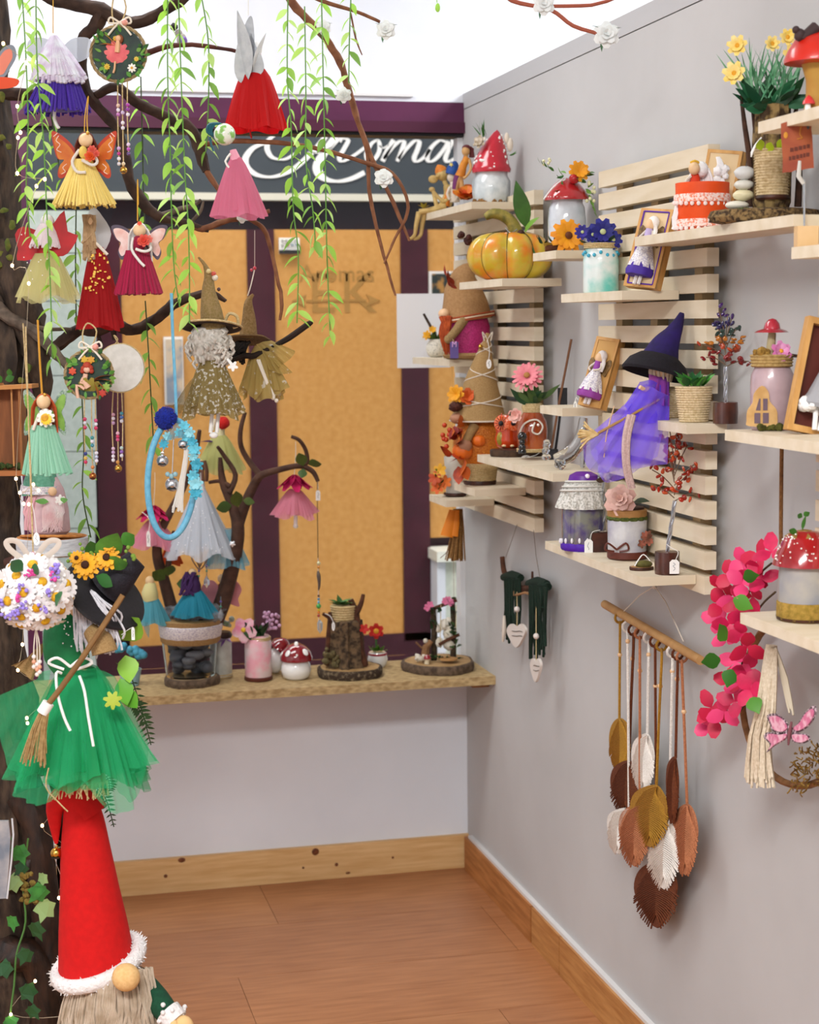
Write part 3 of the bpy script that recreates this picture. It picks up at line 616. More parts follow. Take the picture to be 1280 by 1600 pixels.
mb = MB(); c, r = hat_at(0); mb.tube([c+V((45*cos(a), 45*sin(a), 0)) for a in [2*pi*i/32 for i in range(32)]], 1.3, 5, closed=True); T.part('hat_piping', mb, CORD, o)
mb = MB(); [mb.tube([T.p(762, y-226, -4), T.p(762+8*e, y-238, -5), T.p(762+5*e, y-224, -6)], .9, 5, k=4) for e in (-1, 1)]; mb.tube(T.P((762, y-226, -5), (756, y-205, -9), (754, y-192, -14)), .8, 4, k=3); T.part('hat_bow', mb, CORD, o)
bell(T, 751, y-215, 3.6, -10, o, GOLD); tag(T, 764, y-188, 8, 15, [(762, y-226, -8), (765, y-208, -13), (764, y-196, -16)], -18, oval=True)
T.part('nose', MB().ell(T.p(715, y-103, -22), (12, 11, 9)), mat('#a8775a', .6))
mb = MB(); mb.tube(T.P((742, y-92, -30), (734, y-78, -36), (728, y-66, -40)), [8, 7, 6.5], 8, k=3); T.part('arm', mb, BURLAP); T.part('hand', MB().ell(T.p(727, y-60, -42), (11, 9, 10)), mat('#a8775a', .6))
for i, (a, b, r) in enumerate(((723, y-52, 16), (748, y-68, 11))):
    mb = MB(); mb.lathe([(max(.3, r*sin(pi*t)**.7), r*.8*(1-cos(pi*t))/1-r*.8) for t in [k/8 for k in range(9)]], 28, 0, lambda a_, t: 1-.1*abs(cos(3.5*a_))**6, Matrix.Translation(T.p(a, b, -34))); T.part('small_pumpkin', mb, mat('#dd6a17', .5))
MAPLE = [mat('#b5400f', .6, '#8a2a0a', 60), mat('#c95c14', .6), mat('#7f1d10', .6)]
leaves_at(T, 'autumn_leaf', [(rnd(706, 726), y-rnd(30, 95), -32-rnd(0, 8), (rnd(-.7, .3), -.4, rnd(-1, .6)), rnd(20, 34), rnd(14, 20), rnd(0, 6), i) for i in range(12)]+[(716, y-28, -34, (.1, -.3, -1), 30, 20, .3, 0), (724, y-30, -36, (.3, -.3, -1), 26, 16, 0, 1)], MAPLE)
mb = MB(); mb.flower(T.p(713, y-140, -24), (-.5, -.8, .2), 8, 15, 9, .25, 2); T.part('yellow_flower', mb, mat('#e09a12', .6)); mb = MB(); mb.flower(T.p(731, y-136, -26), (.1, -.9, .3), 6, 14, 12, .4, 2); T.part('orange_flower', mb, mat('#c9561a', .6))
T.part('pine_cone', MB().ell(T.p(712, y-121, -26), (11, 9, 8), 12, 8, wob=.3), mat('#33140c', .8, '#54281a', 200, .6))
mb = MB(); [mb.ell(T.p(rnd(692, 704), y-rnd(58, 96), -22), 4, 8, 6) for i in range(7)]; T.part('berries', mb, mat('#b93a14', .35))
# --- S5 white cup with flowers, hanging broom
T = shelf_thing('S5', 'flower_cup', 'white tapered cup with orange and yellow flowers beside the window', 'cup', 712, .12)
y = T.y; mb = MB(); L(mb, T, 712, y, [(14, 0), (19, 3), (18, 6)], fold=lambda a, t: 1+.04*sin(7*a)); T.part('wood_base', mb, DARKW); mb = MB(); L(mb, T, 712, y-6, [(15, 0), (16, 30), (18, 56), (16, 57), (13, 30), (12, 4)]); T.part('cup', mb, mat('#cfcabf', .6, '#bdb8ac', 30))
leaves_at(T, 'leaf', [(690, y-rnd(10, 52), -14, (rnd(-1, .1), -.4, rnd(-.4, .9)), rnd(12, 20), 6, rnd(0, 6), i) for i in range(12)], [mat('#5f7f2c', .6), mat('#2f4a1c', .6)])
for a, b, c in ((684, y-14, '#cf5a17'), (696, y-22, '#d66a1c'), (680, y-28, '#b5471a'), (688, y-40, '#dba224')):
    mb = MB(); mb.flower(T.p(a, b, -20), (-.3, -.9, .2), 6, 11, 7, .3); T.part('flower', mb, mat(c, .6))
P = on_x(718, 795, WX-.10); T = Thing('straw_broom', 'small straw broom with orange ribbon hanging under the lowest corner shelf', 'broom', V((P.x, P.y, SH['S5'][0]-.018)), (716, 795))
mb = MB()
for i in range(60):
    a = rnd(0, 2*pi); r = rnd(0, 1)**.5; mb.tube(T.P((716+7*r*cos(a), 795, 6*r*sin(a)), (716+10*r*cos(a), 830, 8*r*sin(a)), (712+17*r*cos(a), 874+rnd(-3, 3), 11*r*sin(a))), .9, 4)
T.part('bristles', mb, mat('#9a7340', .8, '#7a5428', 200)); mb = MB(); mb.tube(T.P((708, 797, -9), (704, 815, -10), (698, 838, -12)), [6, 8, 10], 8, flat=.25); mb.tube(T.P((714, 797, -9), (713, 818, -11), (710, 838, -12)), [4, 5, 6], 8, flat=.25); T.part('ribbon', mb, mat('#d97c0f', .6)); strand(T, [(706, 838, -8), (700, 860, -8), (688, 872, -8)], .6, mat('#6b4a28', .8), 'loose_straw')
# --- S6 owl on slice, bottle vase, black beads figure, glass slipper, incense stick
T = shelf_thing('S6', 'wood_slice', 'dark bark edged wood slice under the orange owl', 'wood slice', 806, .098); y6 = T.y
slice_disc(T, 806, y6, 42, 11, 'slice', BARK, DARKW, flat=.62); ZS = 11*T.s
tag(T, 822, y6+2, 14, 7, [(828, y6+1, -30), (838, y6-2, -31), (846, y6-8, -27)], -31, oval=True)
def on_slice(name, label, cat, px, off):
    T = shelf_thing('S6', name, label, cat, px, off); T.o.location.z += ZS+.0006; T.y = T.y-ZS/T.s; T.b = (T.b[0], T.y); return T
T = on_slice('ceramic_owl', 'glossy orange ceramic owl figure on dark wood slice', 'figurine', 794, .10); y = T.y
OW = mat('#cf4313', .15, '#b8360e', 30, coat=.8); mb = MB(); L(mb, T, 795, y, [(16, 0), (20, 3), (22, 14), (20, 25), (22.5, 34), (22, 43), (16, 51), (.3, 53)], 24); [mb.lathe([(4, 0), (.3, 9)], 8, 0, None, Matrix.Translation(T.p(795+e*11, y-45, -3))) for e in (-1, 1)]; T.part('body', mb, OW)
for dx in (-10, 8):
    mb = MB(); mb.lathe([(12, 0), (12, 1.5), (9, 2.5), (.2, 3)], 20, 0, None, aim((-.45 if dx < 0 else .25, -1, .1), 0, T.p(794+dx, y-38, -17.5 if dx < 0 else -20))); o = T.part('eye_disc', mb, mat('#e8855a', .2, '#d3491c', 300, lo=.4, hi=.6)); T.part('pupil', MB().ell(T.p(794+dx-(1 if dx < 0 else 0), y-38, -23), 4, 10, 7), BLACK, o)
    mb = MB(); c = T.p(794+dx, y-38, -22.5); [mb.tube([c+V((cos(a)*4, 0, sin(a)*4)), c+V((cos(a)*11, 1.2, sin(a)*11))], .45, 4) for a in [2*pi*i/14 for i in range(14)]]; T.part('eye_lines', mb, BLACK, o)
T.part('wing', MB().ell(T.p(784, y-14, -13), (8, 5, 12)), mat('#b8932e', .3, '#8a7a24', 60)); T.part('beak', MB().lathe([(3, 0), (.3, 6)], 8, 0, None, aim((-.1, -1, -.5), 0, T.p(792, y-32, -17))), mat('#d99a2a', .3)); mb = MB(); mb.ell(T.p(788, y-3, -16), (4, 5, 2.5)); mb.ell(T.p(800, y-3, -17), (4, 5, 2.5)); T.part('feet', mb, mat('#e2c090', .4))
T = on_slice('bottle_vase', 'amber bottle vase with twine loop and pink gerbera', 'vase', 832, .088); y = T.y
mb = MB(); L(mb, T, 832, y, [(20, 0), (23, 4), (24, 36), (22, 48), (14, 62), (12, 72)]); T.part('bottle', mb, mat('#8a3410', .15, '#b4551a', 20, coat=.7)); mb = MB(); L(mb, T, 832, y, rope(24, 24.6, 6, 2)); L(mb, T, 832, y-62, [(15, 0), (17, 8), (15, 14), (13, 14)], fold=lambda a, t: 1+.06*sin(12*a)); T.part('crochet_collar', mb, TWINE)
strand(T, [(815, y-2, -22), (812, y-26, -24), (820, y-44, -24), (838, y-50, -24), (848, y-40, -25), (842, y-28, -26), (832, y-32, -27), (836, y-46, -26)], 1.4, CORD, 'twine_loop', k=6); bead(T, 841, y-42, 2.2, '#f4e6d8', -28, name='pearl')
leaves_at(T, 'leaf', [(832+rnd(-8, 8), y-74, rnd(-8, 4), (rnd(-1, 1), rnd(-.8, .2), rnd(.3, 1.1)), rnd(22, 44), rnd(9, 15), rnd(-.6, .6), i) for i in range(15)]+[(808, y-62, -16, (-.7, -.4, -.2), 18, 10, 0, 1), (845, y-80, 0, (.8, -.1, .7), 40, 8, 0, 0)], [mat('#4f6b38', .6), mat('#2f5030', .6)])
mb = MB(); mb.flower(T.p(824, y-118, -14), (-.25, -.9, .5), 16, 24, 7, .12, 2, mp=0, mc=1, cr=5); T.part('gerbera', mb, [mat('#e58a92', .6, '#d6707c', 60), mat('#a8743a', .7)]); strand(T, [(828, y-74, -4), (826, y-95, -8), (824, y-116, -11)], 1.2, LEAFG, 'stem'); mb = MB(); mb.flower(T.p(806, y-56, -22), (-.4, -.9, .2), 6, 12, 10, .4, 2); T.part('blossom', mb, mat('#e3b9ac', .6, '#d88a80', 60))
T = on_slice('bead_figurine', 'small figurine of stacked glossy black balls', 'figurine', 817, .125); y = T.y
mb = MB(); L(mb, T, 816, y, [(6, 0), (7, 4), (5, 8)]); [mb.ell(T.p(816, y-h), r, 12, 8) for h, r in ((10, 6), (18, 5), (27, 7.5))]; T.part('stack', mb, mat('#101012', .12, coat=.8))
T = shelf_thing('S6', 'glass_slipper', 'clear cut glass slipper ornament with glass flower', 'ornament', 888, .10); y = T.y
GL = mat('#f6f8fa', .02, trans=1, ior=1.25); mb = MB()
mb.tube([T.p(866, y-14, -8), T.p(880, y-18, -8), T.p(896, y-28, -4), T.p(908, y-50, 0), T.p(912, y-80, 3)], [9, 12, 12, 10, 7], 14, k=4); mb.tube(T.P((910, y-70, 3), (912, y-36, 4), (910, y-2, 4)), [7, 5, 4], 10, k=3); fuse(T.part('shoe', mb, GL), .0016, 3)
mb = MB(); [mb.ell(T.p(859+rnd(-7, 6), y-30+rnd(-14, 14), -12+rnd(-3, 3)), rnd(3.5, 6), 8, 6, wob=.2, seed=i) for i in range(8)]; T.part('glass_flower', mb, GL); mb = MB(); [mb.ell(T.p(873+rnd(-10, 10), y-7+rnd(-5, 5), -12+rnd(-5, 5)), rnd(3.5, 6), 8, 6) for i in range(9)]; T.part('glass_foot', mb, GL); tag(T, 899, y-98, 6, 16, [(903, y-108, -9), (901, y-112, -9), (899, y-106, -9)], -9, oval=True)
T = shelf_thing('S6', 'incense_stick', 'thin brown incense stick in a black holder', 'incense stick', 864, .05); y = T.y
T.part('stick', MB().tube(T.P((862, y-18, 4), (874, y-90, 4), (893, y-188, 4)), 1.9, 6), mat('#7a5238', .8)); mb = MB(); mb.box(T.p(864, y-8, 4), (16, 14, 16)); mb.box(T.p(879, y-97, 8), (15, 3, 30), M=None); T.part('holder', mb, BLACK, smooth=False); T.part('holder_post', MB().tube(T.P((868, y-14, 8), (873, y-50, 8), (877, y-86, 8)), 2, 6), BLACK)
# --- S7 log with sunflower, jar with red roof lid
T = shelf_thing('S7', 'lidded_jar', 'frosted glass jar with red toadstool roof lid and flowers', 'jar', 886, .06); y = T.y
mb = MB(); L(mb, T, 886, y, [(26, 0), (29, 4), (30, 50), (28, 70), (25, 76), (25, 86)]); T.part('jar_body', mb, mat('#d3d8dc', .12, '#bfc6cc', 40, .3, coat=.8)); mb = MB(); L(mb, T, 886, y-82, [(35, 0), (36, 4), (30, 14), (20, 26), (8, 34), (.3, 35)]); o = T.part('roof_lid', mb, mat('#9d1a1c', .15, '#b4262a', 30, coat=.8))
mb = MB(); [mb.ell(T.p(886+34*cos(a), y-88, 34*sin(a)), 1, 6, 4) for a in [2*pi*i/34 for i in range(34)]]; T.part('dotted_trim', mb, WHITE, o); mb = MB(); [mb.tube(T.P((850+d, y-84, -10), (862+d, y-100, -14), (880+d, y-116, -12)), 1.2, 5, k=3) for d in (0, 4)]; T.part('white_wire', mb, WHITE, o)
leaves_at(T, 'leaf', [(895+rnd(-20, 26), y-118+rnd(-10, 18), -16+rnd(-6, 6), (rnd(-1, 1), -.5, rnd(-.6, .8)), rnd(12, 22), 6, rnd(0, 6), i) for i in range(22)]+[(866-i*5, y-128-i*3, -12, (-.7, -.3, .6), 12, 4, i, 0) for i in range(5)]+[(916+i*3, y-100+i*9, -20, (.5, -.4, -.6), 14, 6, i, 1) for i in range(5)], [LEAFG, mat('#6d9a3f', .6)])
mb = MB(); mb.flower(T.p(905, y-128, -22), (.2, -.9, .3), 9, 17, 9, .2, 2); T.part('sunflower', mb, mat('#e89a16', .6)); T.part('strawberry', MB().ell(T.p(897, y-116, -24), (8, 7, 8)), mat('#b01d22', .3)); mb = MB(); [mb.ell(T.p(925+rnd(-8, 8), y-98+rnd(-14, 22), -24), 3, 7, 5) for i in range(9)]; T.part('buds', mb, mat('#e6e3b4', .6), stuff=True); mb = MB(); [mb.ell(T.p(850+rnd(-4, 10), y-142+rnd(-5, 8), -12), 2.4, 7, 5) for i in range(5)]; T.part('buds', mb, mat('#e6e3b4', .6), stuff=True)
T = shelf_thing('S7', 'flower_log', 'short brown log with a large yellow sunflower', 'log', 868, .105); y = T.y
mb = MB(); mb.tube(T.P((852, y-7), (868, y-7), (884, y-7)), [6.5, 7, 6.5], 10); T.part('log', mb, mat('#6b3d25', .8, '#4b2817', 60, .4)); leaves_at(T, 'leaf', [(852+rnd(-4, 22), y-13, -4, (rnd(-1, .6), -.4, rnd(.2, .9)), rnd(14, 22), 9, rnd(0, 6), i) for i in range(9)], [DGREEN])
mb = MB(); mb.flower(T.p(888, y-25, -16), (.1, -1, .15), 11, 27, 12, .08, 2, mp=0, mc=1, cr=6); T.part('sunflower', mb, [mat('#f0a313', .6, '#e28d0c', 60), mat('#5c2e0d', .8)]); mb = MB(); [mb.ell(T.p(852+rnd(0, 22), y-13, -6), rnd(2, 4), 6, 5, wob=.4, seed=i) for i in range(9)]; T.part('moss', mb, mat('#9a7a2c', .9))
# --- S8 turquoise jar, purple fairy frame
T = shelf_thing('S8', 'turquoise_jar', 'turquoise and white frosted jar with dark blue flowers', 'jar', 939, .085); y = T.y
mb = MB(); L(mb, T, 939, y, [(26, 0), (28, 4), (28, 52), (26, 62), (24, 66), (25, 76)]); T.part('jar_body', mb, mat('#d9e2e0', .3, '#62c4bb', 18, .3, coat=.5, lo=.42, hi=.66)); mb = MB(); L(mb, T, 939, y-70, rope(26, 27, 9, 3)); T.part('twine_neck', mb, TWINE); mb = MB(); [mb.ell(T.p(939+27*cos(a), y-62+3*sin(5*a), 27*sin(a)), 3, 7, 5) for a in [2*pi*i/16 for i in range(16)]]; T.part('blue_stones', mb, mat('#3fa9c9', .2))
leaves_at(T, 'leaf', [(936+rnd(-20, 20), y-80, rnd(-14, 6), (rnd(-1, 1), -.5, rnd(0, .8)), rnd(16, 26), 11, rnd(0, 6), i) for i in range(10)], [DGREEN])
for a, b, r, c in ((942, y-96, 22, '#20218a'), (910, y-96, 12, '#3a2f9a'), (958, y-84, 15, '#23248f'), (926, y-92, 13, '#2a2a90')):
    mb = MB(); mb.flower(T.p(a, b, -14), (rnd(-.3, .3), -1, .2), 9, r, r*.55, .18, 2, mp=0, mc=1, cr=r*.22); T.part('blue_flower', mb, [mat(c, .6, '#17186a', 60), mat('#b9c48f', .6)])
FRM = mat('#cf9f5f', .5, '#bd8a48', 12, .03, stretch=(6, 6, 1)); LACE = mat('#e9e6e6', .8, '#b9b4c6', 350, .4, lo=.45, hi=.6)
def fairy_frame(T, cx, y, w, h, lean, dress, trim, border, hairc, skirtrim, tw=1.0, back='#d8bd92', ysw=None):
    "leaning picture frame seen from the side, doll mounted on the front"
    mb = MB(); M = Matrix.Translation(T.p(cx, y-2-w*.40*sin(lean), 0)) @ Matrix.Rotation(lean, 4, 'Y') @ Matrix.Rotation(radians(-42), 4, 'Z') @ Matrix.Rotation(radians(-10), 4, 'X')
    fr_ = MB(); fr_.M = M; b = 5
    fr_.box((0, 0, h/2), (w, 4, h), 1)
    for x_ in (-w/2+b/2, w/2-b/2): fr_.box((x_, 6, h/2), (b, 18, h), 0)
    for z_ in (b/2, h-b/2): fr_.box((0, 6, z_), (w-2*b, 18, b), 0)
    T.part('frame', fr_, [FRM, mat(back, .7)], smooth=False)
    if border:
        e = MB(); e.M = M; [e.tube([V(a), V(c)], 1.3, 5) for a, c in (((-w*.38, -3, h*.04), (w*.40, -3, h*.04)), ((w*.40, -3, h*.04), (w*.40, -3, h*.96)), ((w*.40, -3, h*.96), (-w*.38, -3, h*.96)), ((-w*.38, -3, h*.96), (-w*.38, -3, h*.04)))]; T.part('cord_border', e, mat(border, .7))
    return M
T = shelf_thing('S8', 'fairy_picture', 'leaning wood picture with fairy in white lace dress and purple cord border', 'picture', 1002, .115); y = T.y
M = fairy_frame(T, 1000, y, 60, 126, .13, 0, 0, '#5a2d9c', 0, 0)
def frame_doll(T, M, h, dress, hem, hairc, scale=1.0, wingc='#8a6a3c', dxo=0):
    def mk(): 
        m = MB(); m.M = M @ Matrix.Translation((dxo, -10, 0)) @ Matrix.Scale(scale, 4); return m
    m = mk(); m.ell((0, 0, h*.78), (8, 8, 10)); T.part('doll_head', m, SKIN)
    m = mk(); m.ell((2, 3, h*.81), (10, 9, 11)); [m.tube([V((5, 2, h*.82)), V((10+i, 0, h*.70)), V((8+i*1.5, -2, h*.56))], 2.4, 5, k=2) for i in range(4)]; T.part('doll_hair', m, mat(hairc, .85, bump=.3, sc=300))
    m = mk(); m.tube([V((0, 0, h*.72)), V((0, 0, h*.55))], [6, 7], 8); T.part('bodice', m, mat(dress, .7))
    m = mk(); m.lathe([(7, h*.58), (15, h*.42), (21, h*.22)], 30, 0, lambda a, t: 1+.08*t*sin(8*a)); T.part('lace_skirt', m, LACE)
    m = mk(); m.lathe([(18, h*.28), (22, h*.18), (20, h*.12), (12, h*.12)], 30, 0, lambda a, t: 1+.1*t*sin(7*a)); T.part('hem', m, mat(hem, .7))
    m = mk(); [m.tube([V((e*4, 0, h*.14)), V((e*4, -2, 2))], 3, 6) for e in (-1, 1)]; T.part('doll_legs', m, mat('#e3dcd6', .7))
    m = mk(); m.tube([V((-6, 0, h*.70)), V((-13, -4, h*.60)), V((-6, -10, h*.55))], 1.8, 6, k=3); m.tube([V((6, 0, h*.70)), V((11, -5, h*.60)), V((2, -11, h*.55))], 1.8, 6, k=3); T.part('doll_arms', m, CORD)
    for e in (-1, 1):
        m = mk(); m.poly([(e*3, h*.62), (e*18, h*.78), (e*24, h*.70), (e*20, h*.58), (e*16, h*.50)], 1.4, k=3, y=6); T.part('doll_wing', m, mat(wingc, .6, '#4f3a1c', 120))
frame_doll(T, M, 126, '#b8a6cf', '#432a94', '#efeae4')
# --- S10 lilac fairy picture
T = shelf_thing('S10', 'fairy_picture', 'leaning wood picture with fairy in lilac lace dress', 'picture', 923, .103); y = T.y
M = fairy_frame(T, 922, y, 44, 112, .17, 0, 0, None, 0, 0, back='#c79a5a'); frame_doll(T, M, 110, '#8f3f9c', '#8c3a94', '#ded8d6', .9)
# --- S9 orange bucket, pebble stack, bark vase on slab, framed angel behind
def yarn_hair(T, c, r, m, n=14, name='hair'):
    mb = MB(); mb.ell(V(c)+V((0, 2, 1)), (r*1.15, r, r*1.15), 12, 8)
    for i in range(n):
        a = pi*i/(n-1); mb.tube([V(c)+V((cos(a)*r, sin(a)*r*.6, r*.2)), V(c)+V((cos(a)*r*1.5, sin(a)*r, -r*.9)), V(c)+V((cos(a)*r*1.7, sin(a)*r, -r*2.2))], r*.22, 5, k=2)
    return T.part(name, mb, m)
T = shelf_thing('S9', 'fairy_picture', 'tilted wooden picture with white winged angel behind the orange bucket', 'picture', 1120, .045); y = T.y
mb = MB(); mb.M = Matrix.Translation(T.p(1112, y, 0)) @ Matrix.Rotation(.17, 4, 'Y') @ Matrix.Rotation(-.7, 4, 'Z'); h = 128; w = 62
mb.box((0, 0, h/2), (w, 4, h), 1); [mb.box((x_, 5, h/2), (5, 16, h), 0) for x_ in (-w/2+2.5, w/2-2.5)]; [mb.box((0, 5, z_), (w-10, 16, 5), 0) for z_ in (2.5, h-2.5)]; T.part('frame', mb, [FRM, mat('#d8bd92', .7)], smooth=False)
Wf = mat('#f1efee', .85, bump=.4, sc=250)
mb = MB(); [mb.ell(T.p(1128+rnd(-10, 10), y-90+rnd(-14, 14), -22), rnd(5, 9), 9, 7, wob=.3, seed=i) for i in range(9)]; T.part('feather_wing', mb, Wf); mb = MB(); [mb.tube(T.P((1120+i, y-118, -20), (1122+i*2, y-106, -24), (1117+i*2, y-98, -24)), 1.6, 5, k=2) for i in range(5)]; T.part('white_cord_hair', mb, Wf)
T = shelf_thing('S9', 'felt_bucket', 'bright orange bucket with white lace trims holding a fairy doll', 'bucket', 1095, .09); y = T.y
OB = mat('#e8520f', .6, '#dd4a0c', 30); mb = MB(); L(mb, T, 1097, y, [(38, 0), (40, 3), (42, 74), (39, 74), (37, 8)]); T.part('bucket', mb, OB)
for hh, nm in ((44, 0), (5, 1)):
    mb = MB(); L(mb, T, 1097, y-hh, [(41.5, 0), (43, 1), (43.4, 12), (42.5, 13)], 80, fold=lambda a, t: 1+.012*sin(26*a)); T.part('lace_trim', mb, mat('#f3d8cf', .8, '#e8825e', 260, lo=.45, hi=.6)); mb = MB(); [mb.ell(T.p(1097+43.5*cos(a), y-hh, 43.5*sin(a)), (3.4, 1.5, 3.4), 7, 5) for a in [2*pi*i/26 for i in range(26)]]; T.part('lace_scallops', mb, mat('#f3e2dc', .8), stuff=True)
T.part('doll_head', MB().ell(T.p(1085, y-98, -8), (9, 9, 10)), WOODHEAD); yarn_hair(T, T.p(1095, y-96, 0), 11, Wf); mb = MB(); mb.tube(T.P((1086, y-90), (1086, y-74)), [7, 9], 8); T.part('doll_bodice', mb, mat('#d8380f', .7)); mb = MB(); mb.tube(T.P((1080, y-86, -8), (1072, y-78, -12), (1076, y-70, -14)), 2.2, 6, k=3); T.part('doll_arm', mb, CORD); mb = MB(); mb.tube(T.P((1079, y-107, -6), (1086, y-110, -8), (1092, y-107, -6)), 2, 5, k=2); T.part('hair_band', mb, mat('#e0b13a', .5))
mb = MB(); [mb.tube(T.P((1060+rnd(-3, 3), y-42, -8), (1056+rnd(-5, 3), y-22, -10), (1056+rnd(-6, 4), y-3, -10)), 2.2, 5, k=2) for i in range(8)]; T.part('white_tassel', mb, Wf)
T = shelf_thing('S9', 'bark_slab', 'rough bark slab under the pebble stack and bark vase', 'bark slab', 1200, .072); y9 = T.y
mb = MB(); mb.lathe([(70, 0), (84, 3), (88, 10), (82, 20), (60, 23)], 64, 0, lambda a, t: 1+.06*noise.noise(V((cos(a)*3, sin(a)*3, t*4)))+.03*sin(23*a+t*9), Matrix.Translation(T.p(1196, y9)) @ Matrix.Diagonal((1, .55, 1, 1))); T.part('slab', mb, mat('#8a7048', .95, '#3b2c1c', 160, 1, lo=.4, hi=.6)); ZB = 22.5*T.s
mb = MB(); [mb.ell(T.p(1150+rnd(0, 90), y9-20, -30+rnd(-6, 6)), rnd(3, 6), 6, 5, wob=.5, seed=i) for i in range(14)]; T.part('moss', mb, mat('#4d5f22', .95, '#2f3d16', 200, .6), stuff=True)
def on_slab(name, label, cat, px, off):
    T = shelf_thing('S9', name, label, cat, px, off); T.o.location.z += ZB+.0008; T.y -= ZB/T.s; T.b = (T.b[0], T.y); return T
T = on_slab('pebble_stack', 'stack of four balanced pale pebbles on the bark slab', 'pebbles', 1160, .108); y = T.y
z_ = 0
for rx, rz_, dx, c in ((19, 7, -6, '#dcd8c8'), (17, 9, 4, '#d8cfa8'), (16, 8, 5, '#cfcdc2'), (17, 11, 6, '#c7c8c6')):
    z_ += rz_; T.part('pebble', MB().ell(T.p(1158+dx, y-z_), (rx, rx*.8, rz_), 14, 9, wob=.08, seed=dx), mat(c, .5, bump=.1, sc=60)); z_ += rz_*.93
T = on_slab('bark_vase', 'tall bark vase wound with rope holding yellow flowers', 'vase', 1206, .065); y = T.y
BK = mat('#8c7448', .95, '#3e2d1b', 70, 1, lo=.42, hi=.6); mb = MB(); L(mb, T, 1205, y, [(26, 0), (30, 10), (30, 60), (28, 120), (27, 158), (22, 160)], 40, fold=lambda a, t: 1+.06*sin(9*a+t*3)+.04*sin(21*a)); T.part('bark_tube', mb, BK)
mb = MB(); L(mb, T, 1206, y-20, rope(25, 28, 72, 17), y=-12); T.part('rope_winding', mb, mat('#cbb791', .85, '#a89064', 200)); mb = MB(); L(mb, T, 1206, y-14, [(25, 0), (27, 3), (26, 7)], y=-12); T.part('dark_band', mb, DARKW)
for a, b in ((1166, 4), (1182, 8), (1243, 2)): T.part('twig', MB().tube(T.P((a+4, y-4, b), (a+6, y-70, b), (a-2, y-130, b), (a-8 if a < 1200 else a+6, y-178, b)), [6, 5, 4, 2.4], 7, k=3), mat('#4a2f20', .9, '#2e1c12', 60, .5))
leaves_at(T, 'leaf', [(1206+rnd(-26, 26), y-160, rnd(-20, 10), (rnd(-1, 1), rnd(-.6, .3), rnd(-.12, .5)), rnd(40, 68), rnd(14, 20), rnd(-.5, .5), i) for i in range(26)], [DGREEN, mat('#174a2f', .5), mat('#2a6a44', .5)])
mb = MB(); [mb.leaf(aim((rnd(-.6, .5), rnd(-.4, .2), 1), rnd(0, 6), T.p(1206+rnd(-40, 36), y-170+rnd(-10, 4), rnd(-16, 8))), rnd(50, 90), 4, .25) for i in range(70)]; T.part('fern_fronds', mb, mat('#4f9468', .6, '#7fb08a', 60), stuff=True)
for a, b, r in ((1148, y-212, 19), (1153, y-255, 17), (1238, y-240, 18), (1206, y-258, 13), (1230, y-268, 14)):
    mb = MB(); mb.flower(T.p(a, b, -20), (-.4 if a < 1200 else .1, -.9, .1), 7, r, r*.6, .4, 2, mp=0, mc=1, cr=4); T.part('yellow_flower', mb, [mat('#f0cf5a', .6, '#f2e3a0', 40), mat('#d99a1c', .6)])
leaves_at(T, 'lime_leaf', [(1190, y-92, -34, (-.3, -.5, .8), 22, 14, 0, 0), (1214, y-96, -36, (.6, -.5, .6), 26, 15, .4, 0), (1200, y-90, -36, (.2, -.6, .7), 20, 14, -.4, 0)], [mat('#9cb51f', .5)])
mb = MB(); [mb.tube(T.P((1174, y-88+i*3, -26), (1180, y-100+i, -34), (1190, y-112, -30)), 1.2, 5, k=2) for i in range(3)]; T.part('white_ribbon', mb, WHITE)
# --- S11 purple witch, two rope pots, gem tree
PURT = tulle('#9874ff', .42); T = shelf_thing('S11', 'witch_doll', 'purple tulle witch doll with floppy black hat sitting on shelf with broom', 'witch doll', 1030, .10); y = T.y
mb = MB()
# broad rim and bent cone
HB = mat('#0e0b12', .9, '#17121c', 200, .2); rim = MB(); cx, cy = 1030, y-98
rim.M = Matrix.Translation(T.p(cx, cy)) @ Matrix.Rotation(radians(14), 4, 'Y') @ Matrix.Rotation(radians(-8), 4, 'X'); rim.lathe([(18, 3), (30, 1), (44, -10), (52, -26), (50, -30), (40, -14), (18, -4)], 40, 0, lambda a, t: 1+.06*t*sin(2*a+1)); h_ = T.part('hat_brim', rim, HB)
T.part('hat_cone', MB().tube(T.P((1032, y-94), (1040, y-114), (1052, y-134), (1061, y-152), (1066, y-166)), [31, 23, 14, 8, 3.5], 16, k=4), mat('#25105e', .85, '#160a3a', 30, .3), h_)
T.part('head', MB().ell(T.p(1033, y-74, -10), (13, 12, 14)), SKIN); mb = MB(); [mb.tube(T.P((1033+14*cos(a), y-88, -8+10*sin(a)), (1033+17*cos(a), y-74, -8+12*sin(a)), (1033+14*cos(a), y-58, -8+10*sin(a))), 3, 5, k=2) for a in [2*pi*i/14 for i in range(14)]]; T.part('hair', mb, mat('#cbb8a0', .9, bump=.5, sc=200))
bd = MB(); bd.tube(T.P((1034, y-62, -4), (1030, y-44, -6), (1022, y-24, -8)), [13, 16, 20], 12, k=3); T.part('bodice', bd, mat('#4c2a9e', .8, '#7b3fa8', 40))
